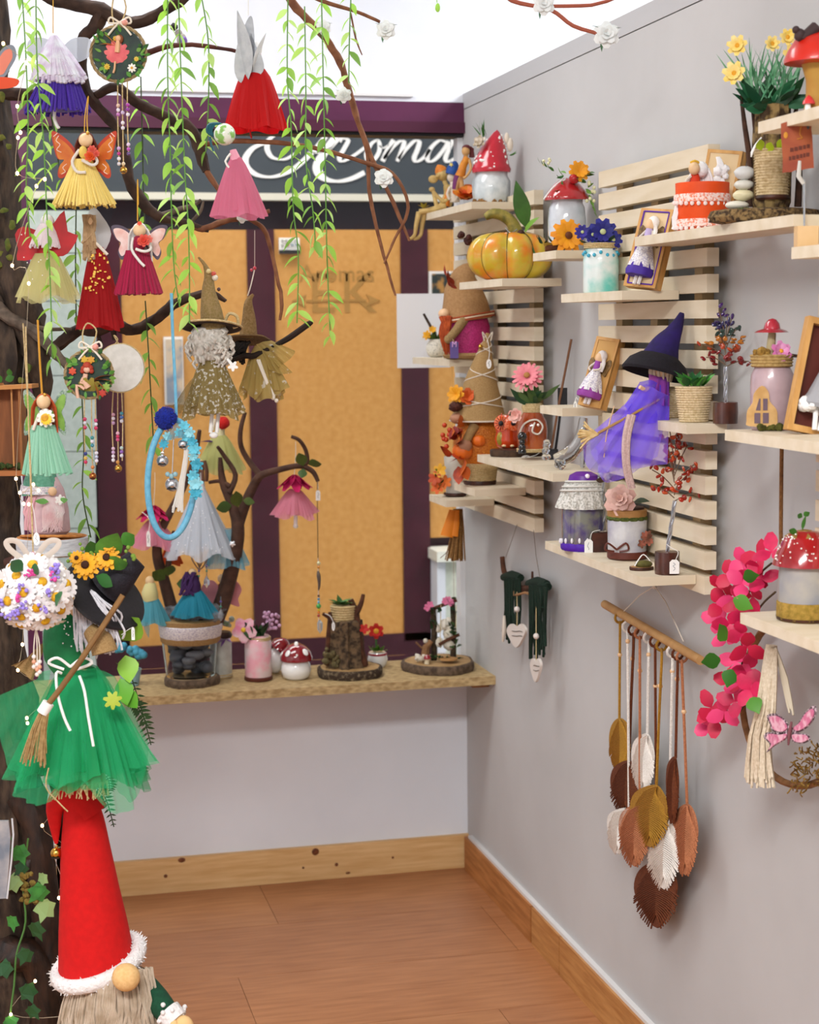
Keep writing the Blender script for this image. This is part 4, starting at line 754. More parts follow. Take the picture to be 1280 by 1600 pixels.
def sheet(T, name, top, bot, m, rip=4, n=24, k=14, parent=None, sag=0):
    "draped cloth between two lines of points"
    A = smooth_pts([T.p(*q) for q in top], 8); B = smooth_pts([T.p(*q) for q in bot], 8); mb = MB(); vs = []; fs = []
    f = lambda P, t: P[min(int(t*(len(P)-1)), len(P)-2)].lerp(P[min(int(t*(len(P)-1)), len(P)-2)+1], t*(len(P)-1)-min(int(t*(len(P)-1)), len(P)-2))
    for i in range(n+1):
        for j in range(k+1):
            u, w = i/n, j/k; p = f(A, u).lerp(f(B, u), w); p = p+V((sin(u*9+w)*rip*.3, rip*w*sin(u*pi*7+2*w), -sag*sin(pi*w))); vs.append(p)
    for i in range(n):
        for j in range(k): a = i*(k+1)+j; fs.append((a, a+1, a+k+2, a+k+1))
    mb.add(vs, fs); return T.part(name, mb, m, parent)
for l, (dx, dy) in enumerate(((0, 0), (10, -6), (20, 8), (34, -4))):
    sheet(T, 'tulle_layer', [(1012-dx*.2, y-52+dy*.5, -22-l*4), (1030, y-44, -30-l*3), (1046, y-34, -20)], [(906+dx*1.2, y+36+dy, -40-l*7), (930+dx, y+84+dy*2, -44-l*6), (1006+dx*1.1, y+66-dy, -36-l*5)], PURT, 6)
sheet(T, 'lap_tulle', [(1000, y-58, -20), (1022, y-60, -28), (1046, y-40, -16)], [(975, y-20, -42), (1000, y+6, -46), (1046, y+2, -34)], mat('#7450f4', .8, transl=.7), 5)
sheet(T, 'scarf', [(1014, y-70, -18), (1030, y-66, -22), (1044, y-66, -16)], [(1012, y-34, -34), (1028, y-22, -36), (1046, y-20, -26)], mat('#b04ab0', .8, '#7a3fc0', 60, transl=.85), 4)
mb = MB()
for i in range(16): a = rnd(-1, 1); b = rnd(-1, 1); mb.tube([T.p(935, y+24, -52), T.p(918+4*a, y+24+10*b, -54), T.p(901+8*abs(a)+6*abs(b), y+26+22*b, -55+5*a)], 1.7, 5)
T.part('broom_bristles', mb, mat('#d9bf8a', .8, '#c2a266', 120)); T.part('broom_stick', MB().tube(T.P((935, y+22, -52), (990, y-8, -48), (1030, y-30, -34)), 2.2, 6), mat('#a8804e', .7))
mb = MB(); [mb.tube(T.P((962+rnd(-8, 8), y-40+rnd(-8, 8), -40), (950, y+20, -50), (938+rnd(-10, 18), y+rnd(40, 66), -52)), 1, 4, k=3) for i in range(0)]; mb.tube(T.P((960, y-20, -46), (948, y+24, -52), (944, y+60, -52)), .9, 4, k=2); T.part('raffia', mb, mat('#d9b48a', .8))
for dx in (0, 6): T.part('leg', MB().tube(T.P((984+dx, y-6, -66), (976+dx, y+30, -72), (976+dx, y+72, -70), (984+dx, y+108, -62)), [4.5, 4, 3.6, 3.6], 7, k=4), mat('#cdb4ae', .85, '#b89c96', 300, .3))
mb = MB(); mb.tube(T.P((1024, y-54, -20), (1010, y-46, -32), (1000, y-50, -38)), [4, 3.5, 3.5], 6, k=3); T.part('arm', mb, SKIN)
for px, off, lb in ((1050, .062, 'small rope wrapped pot half hidden behind the witch doll'), (1084, .082, 'rope wrapped pot with green succulent beside the purple witch')):
    T = shelf_thing('S11', 'rope_pot', lb, 'plant pot', px, off); y = T.y; sc_ = .86 if px == 1050 else 1
    mb = MB(); L(mb, T, px, y, rope(22*sc_, 29*sc_, 56*sc_, 15)); T.part('pot', mb, mat('#d8c4a0', .85, '#b8a076', 250, .2))
    if px == 1084:
        for i in range(22):
            a = rnd(0, 6.3); r = rnd(4, 17); mb = MB(); mb.leaf(aim((cos(a)*.8, sin(a)*.8-.3, rnd(.5, 1.2)), rnd(-.5, .5)), rnd(22, 33), rnd(13, 18), .1, .4, base=.06); o = T.part('succulent_leaf', mb, [mat('#2f7a34', .45), mat('#4f9c3c', .45), mat('#1f5c2c', .45)][i % 3]); o.location = T.p(px+r*cos(a), y-56, r*sin(a)*.8)*T.s
def gem_tree(key, px, off, label, pal, hgt, wid, block, twist, wire='#c9ccd2'):
    T = shelf_thing(key, 'gem_tree', label, 'gem tree', px, off); y = T.y; bw, bh = block
    mb = MB(); mb.lathe([(bw/2, 0), (bw/2+.6, bh*.5), (bw/2, bh), (bw/2*.9, bh+.5)], 26, 0, lambda a, t: 1+.03*sin(5*a), Matrix.Translation(T.p(px, y))); T.part('wood_block', mb, mat('#4f2312', .35, '#2f1209', 40, coat=.4))
    mb = MB(); [mb.tube([T.p(px+2*cos(k+z*.7)+twist*z/9, y-bh-z*hgt*.045, 2*sin(k+z*.7)) for z in range(10)], 1.7, 5) for k in (0, 2, 4)]; T.part('wire_trunk', mb, SILVER)
    gm = [mat(c, .15, coat=.6) for c in pal]; bz = y-bh-hgt*.40; n = 13
    for i in range(n):
        a = i*2.4; t = i/(n-1); ln = wid*(.55+.45*sin(pi*min(1, t+.25))); tip = V((T.p(px+twist, bz).x+ln*cos(a)*.95*(1-.4*t), ln*sin(a)*.5, T.p(px, bz-hgt*.58*t).z+hgt*.06)); b0 = T.p(px+twist*.9, bz-hgt*.3*t)
        mb = MB(); mb.tube([b0, b0.lerp(tip, .5)+V((0, 0, 4)), tip], .9, 4, k=2); br = T.part('wire_branch', mb, mat('#8f7a66', .4, metal=.6))
        for j in range(6):
            f = .4+.65*j/5; p = b0.lerp(tip, f)+V((rnd(-6, 6), rnd(-4, 4), rnd(-5, 8))); ci = int(min(len(pal)-1, max(0, (1-(p.z-T.p(px, bz).z)/(hgt*.62))*len(pal)))) if len(pal) > 4 else (i+j) % len(pal)
            k = (key, ci); 
            if k not in _bm: _bm[k] = MB().ell((0, 0, 0), (3.6, 2.2, 5), 7, 5, wob=.3).mesh('gem', [gm[ci]], T.s)
            o = T.inst('gem', _bm[k], Matrix.Translation(p) @ Matrix.Rotation(rnd(0, 6), 4, 'Y') @ Matrix.Rotation(rnd(0, 6), 4, 'Z'), br)
    return T
gem_tree('S11', 1134, .05, 'chakra coloured gem tree with purple to red stones', ['#3a1a5c', '#2a2350', '#2c4038', '#b06a1c', '#a8401c', '#7a1418', '#6a0f14'], 138, 44, (38, 33), 0)
# --- S12
T = shelf_thing('S12', 'lace_jar', 'purple floral jar with white lace collar and bead fringe', 'jar', 915, .115); y = T.y
mb = MB(); L(mb, T, 912, y-8, [(33, 0), (34, 3), (34, 70), (30, 80), (24, 84)], 30); T.part('jar_body', mb, mat('#554a78', .15, '#7d7d70', 30, coat=.7, lo=.4, hi=.62)); mb = MB(); L(mb, T, 912, y, [(34, 0), (36, 3), (36, 10), (34, 12)], 40, fold=lambda a, t: 1+.03*sin(16*a)); T.part('purple_fringe', mb, mat('#4a12a0', .6))
mb = MB(); [mb.ell(T.p(912+36.5*cos(a), y-13, 36.5*sin(a)), (2.2, 2.2, 4.4), 7, 6) for a in [2*pi*i/18 for i in range(18)]]; T.part('pearl_drops', mb, mat('#e6e4ea', .2), stuff=True)
mb = MB(); L(mb, T, 912, y-66, [(43, 0), (42, 5), (38, 14), (34, 26), (30, 36), (24, 42), (22, 44)], 90, fold=lambda a, t: 1+.05*(1-t)*sin(18*a)); T.part('lace_collar', mb, mat('#d8d6cf', .8, '#a8a69c', 240, .5, lo=.45, hi=.6)); mb = MB(); [mb.tube([T.p(912+r*cos(a), y-h, r*sin(a)) for a in [2*pi*i/30 for i in range(30)]], 1.8, 5, closed=True) for r, h in ((36, 92), (33, 98), (28, 106))]; T.part('bead_rows', mb, mat('#cfcdc6', .3)); mb = MB(); L(mb, T, 912, y-108, [(24, 0), (22, 8), (12, 13), (.3, 14)]); T.part('purple_lid', mb, mat('#5d1a8c', .4)); bead(T, 918, y-114, 4, '#efe6f2', -20, name='pearl')
mb = MB(); [mb.ell(T.p(948+rnd(-14, 10), y-118+rnd(-8, 8), -8+rnd(-6, 6)), rnd(3, 6), 7, 5, wob=.3, seed=i) for i in range(9)]; T.part('lid_gems', mb, mat('#dcdee6', .1, trans=.6), stuff=True)
T = shelf_thing('S12', 'gem_tree', 'wooden block gem tree stem with price tag between two jars', 'gem tree', 936, .10); y = T.y
mb = MB(); mb.box(T.p(937, y-15), (27, 26, 30)); T.part('wood_block', mb, mat('#4f2312', .4, '#2f1209', 40), smooth=False); mb = MB(); [mb.tube([T.p(944+1.8*cos(k+z*.7), y-30-z*10, 1.8*sin(k+z*.7)) for z in range(9)], 1.6, 5) for k in (0, 2, 4)]; mb.ell(T.p(942, y-31), (10, 8, 3)); T.part('wire_trunk', mb, SILVER); tag(T, 920, y-8, 13, 21, [(922, y-18, -16), (926, y-30, -17), (938, y-33, -15)], -16)
leaves_at(T, 'gem_leaf', [(952, y-112, -6, (.9, -.3, .2), 24, 12, .5, 0), (946, y-110, -6, (-.9, -.3, .2), 18, 10, -.3, 0)], [mat('#4a3528', .5)])
T = shelf_thing('S12', 'rose_jar', 'white decoupage jar with pink rose lid and brown leather bow', 'jar', 981, .085); y = T.y
mb = MB(); L(mb, T, 980, y-2, [(28, 0), (30, 4), (31, 58), (28, 66), (26, 70)]); T.part('jar_body', mb, mat('#cfcfcf', .3, '#a3a0ae', 22, .3, coat=.4)); mb = MB(); L(mb, T, 980, y-66, [(30, 0), (31, 3), (31, 11), (29, 12)]); T.part('wood_lid', mb, mat('#b98a52', .6, '#a3753f', 60)); mb = MB(); L(mb, T, 980, y-78, [(27, 0), (26, 3), (.5, 4)]); T.part('lid_top', mb, mat('#3c2016', .8)); mb = MB(); L(mb, T, 980, y-61, [(30.5, 0), (32, 3), (30.5, 6)], 40, fold=lambda a, t: 1+.03*sin(13*a)); T.part('moss_band', mb, mat('#5b6a2c', .9, '#3f4c1c', 200, .5))
mb = MB(); L(mb, T, 980, y, [(28, 0), (31.5, 3), (31.5, 12), (30, 13)]); o = T.part('leather_strap', mb, mat('#5a2416', .5)); mb = MB(); [mb.tube([T.p(964, y-14, -30), T.p(964+14*e, y-24, -34), T.p(964+18*e, y-14, -34), T.p(964+4*e, y-11, -32)], 1.7, 5, k=4) for e in (-1, 1)]; T.part('leather_bow', mb, mat('#5a2416', .5), o)
mb = MB()
for l in range(4): mb.flower(T.p(969, y-92, -18-l*1.5), (-.25, -.9, .4), 6, 25-l*5, 20-l*3, .12+l*.22, 1, roll=l*.5)
T.part('rose', mb, mat('#e8c2b4', .6, '#dcaea0', 40)); T.part('rose_leaf', MB().leaf(aim((.8, -.5, .25), .5, T.p(990, y-88, -14)), 26, 16, .2, .2), mat('#27391f', .5)); mb = MB(); [mb.flower(T.p(1008+rnd(-8, 8), y-30+rnd(-8, 10), -27), (.3, -1, .2), 5, 7, 5, .2) for i in range(6)]; T.part('dried_flowers', mb, mat('#5c3626', .8, '#a8604c', 80))
T = shelf_thing('S12', 'trinket_slice', 'tiny wood slice trinket with string beside the red gem tree', 'trinket', 1003, .115); y = T.y
slice_disc(T, 1002, y, 19, 5, 'slice', DARKW, WOODS, .75); mb = MB(); mb.ell(T.p(1006, y-9), (14, 10, 6)); T.part('moss_stone', mb, mat('#5f5a24', .8, '#443f18', 80, .4)); strand(T, [(992, y-6, -10), (998, y-16, -8), (1006, y-24, -4), (1016, y-14, -6)], .9, WHITE, 'string')
T = gem_tree('S12', 1043, .09, 'red carnelian gem tree on dark wood block with tag', ['#a8260f', '#8a1c0c', '#c24a1c', '#9c2a10'], 196, 46, (38, 35), 12); y = T.y
tag(T, 1054, y-11, 15, 22, [(1056, y-22, -20), (1060, y-34, -19), (1050, y-40, -14), (1042, y-46, -8)], -22)
# --- S13 pink house jar, angel frame
T = shelf_thing('S13', 'fairy_house_jar', 'dusty pink jar house with wooden window and toadstool on top', 'jar', 1207, .085); y = T.y
mb = MB(); L(mb, T, 1206, y, [(31, 0), (33, 4), (34, 70), (33, 86), (28, 96), (27, 102)]); T.part('jar_body', mb, mat('#b9a0a4', .25, '#a58c92', 18, .05, coat=.5)); mb = MB(); L(mb, T, 1206, y-98, rope(31, 33, 20, 4)); T.part('twine_lid', mb, mat('#b79a63', .9, '#9a7d48', 200, .4)); mb = MB(); [mb.ell(T.p(1192+rnd(-13, 13), y-118+rnd(-5, 5), -18+rnd(-8, 8)), rnd(4, 8), 7, 5, wob=.4, seed=i) for i in range(10)]; T.part('straw_nest', mb, mat('#a8843c', .95, '#86662a', 250, .6), stuff=True)
T.part('toadstool_stem', MB().tube(T.P((1204, y-114, -6), (1205, y-132, -6), (1207, y-152, -6)), [9, 7, 6], 10, k=2), mat('#a89872', .7)); mb = MB(); mb.lathe([(26, 0), (22, 3), (13, 6), (11, 14), (6, 20), (.3, 22)], 24, 0, lambda a, t: 1+.1*(1-t)*sin(3*a), Matrix.Translation(T.p(1207, y-152, -6))); T.part('toadstool_cap', mb, mat('#8f1526', .25, '#b02a3c', 30, coat=.6)); mb = MB(); mb.flower(T.p(1220, y-122, -20), (.2, -.9, .4), 6, 17, 12, .3, 2, mp=0, mc=1, cr=3.5); T.part('pink_flower', mb, [mat('#c8589c', .5, '#e2a0c8', 40), mat('#e0a020', .5)]); T.part('twig', MB().tube(T.P((1218, y-116, -10), (1236, y-116, -12), (1252, y-115, -12)), [3, 3, 2], 6), DARKW)
WN = mat('#d3aa70', .6, '#c2975a', 60); mb = MB(); oo = [(-23, 14), (-20, 6), (20, 6), (24, 20), (22, 32), (12, 44), (10, 58), (0, 68), (-12, 56), (-14, 42), (-22, 30)]; mb.poly(oo, 3, 0, Matrix.Translation(T.p(1190, y, -34)), k=3); w = T.part('window_surround', mb, WN)
for a, b, c_, d in ((-11, 10, -2, 26), (2, 10, 11, 26), (-9, 30, -2, 48), (2, 30, 9, 48)): T.part('window_pane', MB().poly([(a, b), (c_, b), (c_, d), (a if b < 20 else a+(5 if a < 0 else 0), d if a < 0 or b < 20 else d)], 1, 0, Matrix.Translation(T.p(1190, y, -36))), mat('#6d5a66', .2), w)
mb = MB(); [mb.ell(T.p(1196+rnd(-24, 26), y-4, -32+rnd(-4, 4)), rnd(4, 7), 7, 5, wob=.4, seed=i) for i in range(12)]; T.part('moss', mb, mat('#5c5a1e', .95, '#3d3c14', 200, .6), stuff=True)
T = shelf_thing('S13', 'fairy_picture', 'leaning wood frame with grey winged angel in white skirt', 'picture', 1262, .08); y = T.y
mb = MB(); mb.M = Matrix.Translation(T.p(1262, y)) @ Matrix.Rotation(.22, 4, 'Y') @ Matrix.Rotation(.1, 4, 'Z') @ Matrix.Rotation(-.12, 4, 'X'); w, h = 74, 180
[mb.box((x_, 0, h/2), (9, 20, h), 0) for x_ in (-w/2+4.5, w/2-4.5)]; [mb.box((0, 0, z_), (w-18, 20, 10), 0) for z_ in (5, h-5)]; mb.box((0, 7, h/2), (w-18, 2, h-20), 1); T.part('frame', mb, [FRM, mat('#5a2016', .6)], smooth=False); M = mb.M.copy()
mb = MB(); mb.M = M; mb.lathe([(26, 40), (30, 46), (22, 62), (10, 100), (5, 122)], 30, 0, lambda a, t: 1+.08*(1-t)*sin(9*a), Matrix.Translation((6, -14, 0))); T.part('grey_dress', mb, mat('#9a9a9e', .8)); mb = MB(); mb.M = M; [mb.ell((6+26*cos(a), -14+16*sin(a), 44+rnd(-4, 6)), rnd(7, 10), 8, 6, wob=.3, seed=a) for a in [2*pi*i/14 for i in range(14)]]; T.part('fluffy_hem', mb, Wf); mb = MB(); mb.M = M; [mb.tube([V((6+e*6, -16, 40)), V((6+e*5, -20, 22)), V((6+e*4, -22, 6))], 4, 7) for e in (-1, 1)]; T.part('legs', mb, Wf); mb = MB(); mb.M = M; mb.ell((8, -16, 134), (11, 11, 13)); T.part('doll_head', mb, WOODHEAD)
# --- S14 strawberry jar
T = shelf_thing('S14', 'mushroom_jar', 'mossy grey jar with wide glossy strawberry red spotted cap', 'jar', 1258, .085); y = T.y
mb = MB(); L(mb, T, 1258, y-2, [(41, 0), (42, 10), (42, 60), (40, 84)], 30); T.part('jar_body', mb, mat('#a8a298', .4, '#7f8492', 14, .1)); mb = MB(); L(mb, T, 1258, y, [(41, 0), (44, 4), (43.5, 26), (43, 30)], 50, fold=lambda a, t: 1+.02*sin(11*a)*(.3+t)); T.part('moss_wrap', mb, mat('#a8863c', .95, '#8a7028', 160, .6)); mb = MB(); L(mb, T, 1258, y, [(40, -.1), (44, 2), (45, 6)]); T.part('base_ring', mb, DARKW)
pr = [(44, 0), (50, 2), (48, 10), (42, 26), (33, 44), (20, 54), (.3, 57)]; mb = MB(); L(mb, T, 1258, y-84, pr, 36); o = T.part('cap', mb, mat('#a8101c', .15, '#86060f', 20, coat=.9)); mb = MB()
for i in range(70):
    a = rnd(pi*.9, 2.1*pi); h = rnd(3, 52); r = prof_r(pr, h); mb.ell(T.p(1258+r*cos(a), y-84-h, r*sin(a)), rnd(.8, 1.8), 6, 4)
T.part('white_spots', mb, WHITE, o, stuff=True); mb = MB(); L(mb, T, 1258, y-130, [(30, 0), (20, 7), (4, 11)], 24, fold=lambda a, t: 1+.06*sin(7*a)); T.part('moss_top', mb, mat('#9a7a3a', .95, '#7a5c28', 160, .6), o); leaves_at(T, 'top_leaf', [(1246, y-136, -12, (-.9, -.3, .3), 18, 10, 0, 0), (1254, y-140, -10, (.1, -.2, 1), 26, 6, 0, 0), (1256, y-162, -10, (.6, -.3, .5), 12, 9, 0, 0), (1254, y-160, -10, (-.7, -.3, .4), 12, 9, 0, 0)], [LEAFG, DGREEN])
# --- S15 big toadstool
T = shelf_thing('S15', 'toadstool_ornament', 'large red capped toadstool with brown critter on top', 'ornament', 1276, .08); y = T.y
mb = MB(); L(mb, T, 1276, y, [(20, 0), (22, 5), (17, 30), (17, 60), (24, 84), (26, 90)]); T.part('stem', mb, mat('#b58a3a', .7, '#a8702a', 20)); pr = [(30, -2), (50, 0), (50, 6), (44, 20), (34, 36), (18, 46), (.3, 49)]; mb = MB(); L(mb, T, 1276, y-88, pr, 30); T.part('cap', mb, mat('#d0240f', .35, '#b41608', 14, coat=.3)); mb = MB(); mb.ell(T.p(1250, y-132, -20), (9, 8, 10), wob=.2); mb.ell(T.p(1244, y-140, -22), (6, 6, 6)); mb.tube(T.P((1252, y-126, -20), (1264, y-134, -18), (1276, y-144, -16)), [7, 9, 10], 8); T.part('critter', mb, mat('#3c2a2a', .7)); T.part('mini_stem', MB().tube(T.P((1262, y-4, -22), (1263, y-26, -22)), [6, 4], 8), WHITE); mb = MB(); L(mb, T, 1264, y-24, [(10, 0), (9, 4), (5, 10), (.3, 14)], 14, y=-22); T.part('mini_cap', mb, mat('#d83a3a', .3)); mb = MB(); [mb.ell(T.p(1262+rnd(-14, 14), y-3, -22+rnd(-4, 4)), rnd(4, 6), 7, 5, wob=.4, seed=i) for i in range(8)]; T.part('moss', mb, mat('#8fa83a', .9, '#6a822a', 100), stuff=True)
# --- S16 sign holder
T = shelf_thing('S16', 'sign_holder', 'wooden block clip holder with small rust red sign card', 'sign holder', 1260, .12); y = T.y
mb = MB(); mb.box(T.p(1260, y-17), (33, 26, 33)); T.part('block', mb, mat('#e0bd8d', .6, '#d0a872', 12), smooth=False); T.part('rod', MB().tube(T.P((1257, y-34, 0), (1257, y-106, 0)), 1.6, 6), SILVER); T.part('clip', MB().tube(T.P((1256, y-100, -1), (1248, y-84 if False else y-112, -3), (1250, y-136, -3)), [3, 4, 2.5], 6, flat=.4), mat('#c9c6be', .4))
mb = MB(); rr = random.Random(3); pts = [(-24, -44), (24, -32)]; out = []
for (a, b), (c_, d) in (((-22, -42), (26, -34)), ((26, -34), (20, 48)), ((20, 48), (-26, 34)), ((-26, 34), (-22, -42))):
    for i in range(7): t = i/7; out.append((a+(c_-a)*t+rr.uniform(-1.2, 1.2), b+(d-b)*t+rr.uniform(-1.2, 1.2)))
mb.poly(out, 2, 0, Matrix.Translation(T.p(1246, y-160, -2))); c_ = T.part('sign_card', mb, mat('#8a3a2a', .7, '#a85a34', 24), label='rust red card with a small drawing and two dark text lines', smooth=False)
mb = MB()
for k, (z0, wd_) in enumerate(((-4, 30), (-17, 34))):
    x_ = -wd_/2+2
    while x_ < wd_/2: lw = rr.uniform(3, 5.5); mb.box(T.p(1246+x_+lw/2+2, y-160-z0-(x_*.22), -3.4), (lw, .6, 6)); x_ += lw+1.4
T.part('dark_lettering', mb, mat('#5f2a1c', .7), c_, stuff=True); mb = MB(); mb.tube(T.P((1252, y-190, -3.6), (1250, y-178, -3.6), (1254, y-172, -3.6), (1246, y-170, -3.6)), 1.2, 5, k=4); mb.ell(T.p(1253, y-193, -3.6), (3, .6, 4)); T.part('drawing', mb, mat('#b8762c', .7), c_); T.part('drawing', MB().ell(T.p(1228, y-176, -3.6), (3.4, .6, 5)), mat('#c98a2c', .7), c_); T.part('corner_mark', MB().ell(T.p(1263, y-190, -3.6), (2.4, .6, 5)), mat('#4a4a4a', .6), c_)
# ================================================================ hangings on the right wall
def wall_thing(name, label, cat, px, py, off):
    P = on_x(px, py, WX-off); T = Thing(name, label, cat, P, (px, py), s=1, rz=0); T.w = lambda a, b, o=off: on_x(a, b, WX-o)-P; T.k = depth(P)/F; return T
def wall_poly(T, pts, off, th, k=0, mb=None, mi=0):
    mb = mb or MB(); P = [T.w(a, b, off) for a, b in pts]
    if k: P = smooth_pts(P, k, True)
    n = len(P); vs = [p-V((th/2, 0, 0)) for p in P]+[p+V((th/2, 0, 0)) for p in P]
    mb.add(vs, [tuple(range(n)), tuple(range(2*n-1, n-1, -1))]+[(i, i+n, (i+1) % n+n, (i+1) % n) for i in range(n)], mi); return mb
T = wall_thing('macrame_hanging', 'macrame wall hanging with ten cords ending in yarn leaves', 'wall hanging', 1015, 985, .03); k = T.k
T.part('dowel', MB().tube([T.w(945, 944), T.w(1095, 1032)], 7*k, 12), mat('#c19660', .6, '#ad8250', 30)); T.part('hanging_cord', MB().tube([T.w(975, 955), T.w(1000, 930, .02), T.w(1023, 916, .012), T.w(1040, 940, .02), T.w(1068, 1002)], 1.0*k, 5), CORD); T.part('cord_knot', MB().ell(T.w(1023, 917, .012), 4*k, 8, 6, wob=.3), CORD)
MUS, BRN, PNK, WHT = mat('#a87a25', .95, '#8f651a', 300, .4), mat('#6b3414', .95, '#55270e', 300, .4), mat('#b5744e', .95, '#9c5f3e', 300, .4), mat('#e6e0d8', .95, '#d2cac0', 300, .4)
cords = [(969, 971, 968, 1128, MUS, 1060 - 37, (953, 985, 1122, 1208)), (981, 985, 983, 1262, WHT, 1002, (950, 980, 1262, 1334)), (990, 990, 983, 1192, BRN, 1029, (955, 999, 1188, 1274)), (1000, 995, 1000, 1256, PNK, 1048, (968, 1014, 1256, 1354)), (1014, 1002, 1012, 1152, WHT, 1023, (988, 1022, 1146, 1238)),
    (1024, 1008, 1026, 1350, BRN, 1072, (992, 1058, 1346, 1450)), (1034, 1014, 1026, 1230, MUS, 1072, (986, 1044, 1226, 1324)), (1051, 1024, 1046, 1284, WHT, 1049, (1012, 1062, 1280, 1390)), (1059, 1028, 1056, 1184, BRN, 1061, (1042, 1060, 1182, 1286)), (1066, 1032, 1074, 1264, PNK, 1112, (1052, 1090, 1256, 1368))]
for i, (x0, y0, x1, y1, m, yb, (la, lb, ya, yb2)) in enumerate(cords):
    off = .034+.0045*((i*3) % 5)+(.006 if i in (5, 6, 7) else 0); cd_ = MB()
    cd_.tube([T.w(x0, y0, .03+.0), T.w(x0, y0+20, off), T.w((x0+x1)/2, (y0+y1)/2, off), T.w(x1, y1, off)], 2.4*k, 6, k=4); c0 = T.w(x0, y0-6, .03); d_ = (T.w(1095, 1032)-T.w(945, 944)).normalized(); u_ = d_.cross(V((1, 0, 0))).normalized()
    cd_.tube([c0+(V((1, 0, 0))*cos(a)+u_*sin(a))*8.5*k for a in [2*pi*j/14 for j in range(14)]], 2.2*k, 6, closed=True); o = T.part('cord', cd_, m)
    t = (yb-y0)/(y1-y0); T.part('wood_bead', MB().ell(T.w(x0+(x1-x0)*t, yb, off), 4*k, 10, 7), mat('#dcb488', .5), o)
    cx = (la+lb)/2; h = yb2-ya; hw = (lb-la)/2; ol = [(cx+(x1-cx)*.6, ya), (cx+hw*.7, ya+h*.12), (lb, ya+h*.38), (cx+hw*.75, ya+h*.66), (cx+hw*.1, yb2), (cx-hw*.65, ya+h*.7), (la, ya+h*.4), (cx-hw*.75, ya+h*.13)]
    lf = wall_poly(T, ol, off+.004, .004, 4); n = 26
    for j in range(n):
        tt = j/n; ym = ya+h*(.03+.78*tt); xm = x1+(cx-x1)*min(1, tt*2)
        w_ = hw*max(.12, (sin(pi*min(1, (.12+tt*.86)))**.8)); drop = h*.16*(1+.3*tt)
        for e in (-1, 1): lf.tube([T.w(xm, ym, off+.009), T.w(cx+e*w_*.6, min(ym+drop*.5, yb2-3), off+.008), T.w(cx+e*w_*rnd(.93, 1.08), min(ym+drop*1.1, yb2+2), off+.004)], 1.5*k, 4, k=2)
    T.part('yarn_leaf', lf, m)
T = wall_thing('driftwood_hanging', 'driftwood hanging with dark green yarn tassels and white clay hearts', 'wall hanging', 820, 900, .025); k = T.k
BRK = mat('#5c3520', .9, '#3c2012', 60, .5); GRN = mat('#0f2a1c', .95, '#0a1e14', 300, .4)
T.part('branch', MB().tube([T.w(785, 870), T.w(788, 893), T.w(798, 910), T.w(812, 920), T.w(832, 917), T.w(856, 916)], [4*k, 4.4*k, 5*k, 6*k, 6*k, 5.5*k], 9, k=4), BRK); T.part('twig', MB().tube([T.w(832, 917), T.w(832, 893)], [2.6*k, 1.8*k], 6), BRK); T.part('twig', MB().tube([T.w(806, 918, .03), T.w(804, 930, .04), T.w(820, 926, .04), T.w(826, 928, .04)], 2*k, 6, k=2), mat('#9a7048', .8))
T.part('hanging_thread', MB().tube([T.w(790, 872), T.w(802, 838), T.w(808, 820, .05)], .5*k, 4), mat('#7a6f62', .8)); T.part('hanging_thread', MB().tube([T.w(845, 910), T.w(838, 870), T.w(834, 828, .05)], .5*k, 4), mat('#7a6f62', .8))
def tassel(T, x0, x1, y0, y1, n, m, off=.033, r=2.2):
    mb = MB(); mb.tube([T.w(x0-2, y0-6), T.w((x0+x1)/2, y0-9), T.w(x1+2, y0-5)], [6*k, 8*k, 6*k], 9, k=3)
    for i in range(n):
        x = x0+(x1-x0)*i/(n-1); mb.tube([T.w(x, y0-4, off+.006), T.w(x+rnd(-2, 2), (y0+y1)/2, off+rnd(0, .01)), T.w(x+rnd(-4, 4), y1+rnd(-14, 8), off+rnd(0, .008))], r*k, 5, k=2)
    return T.part('yarn_tassel', mb, m)
tassel(T, 789, 812, 908, 998, 11, GRN); tassel(T, 828, 853, 918, 1022, 13, GRN); tassel(T, 845, 855, 922, 962, 5, GRN, .045)
T.part('cream_tassel', MB().tube([T.w(788, 962, .05), T.w(788, 985, .05), T.w(786, 1002, .05)], [2*k, 4*k, 2*k], 7, k=2), CORD)
for hx, hy, hs, cx in ((808, 992, 15, 1.0), (838, 1046, 15, .55)):
    pts = [(0, -.75), (.55, -1), (1, -.55), (.85, .1), (0, 1.15), (-.85, .1), (-1, -.55), (-.55, -1)]; o = T.part('clay_heart', wall_poly(T, [(hx+a*hs*cx*.95, hy+b*hs*1.15) for a, b in pts], .06, .006, 4), mat('#d6cdc4', .7), label='white clay heart with tiny pen writing')
    rr = random.Random(hx); [T.part('pen_writing', MB().tube([T.w(hx-8*cx+i*4*cx, hy-6+r_*8+rr.uniform(-1.4, 1.4), .0642) for i in range(5)], .5*k, 4, k=3), mat('#5a5048', .8), o) for r_ in (0, 1)]
    T.part('heart_string', MB().tube([T.w(hx, 920 if hx < 820 else 915, .035), T.w(hx, hy-14, .06)], .7*k, 4), TWINE); T.part('clay_bead', MB().ell(T.w(hx, 952 if hx < 820 else 994, .055), (4.5*k, 5.6*k, 4.6*k), 10, 7), mat('#d9cfc8', .6))
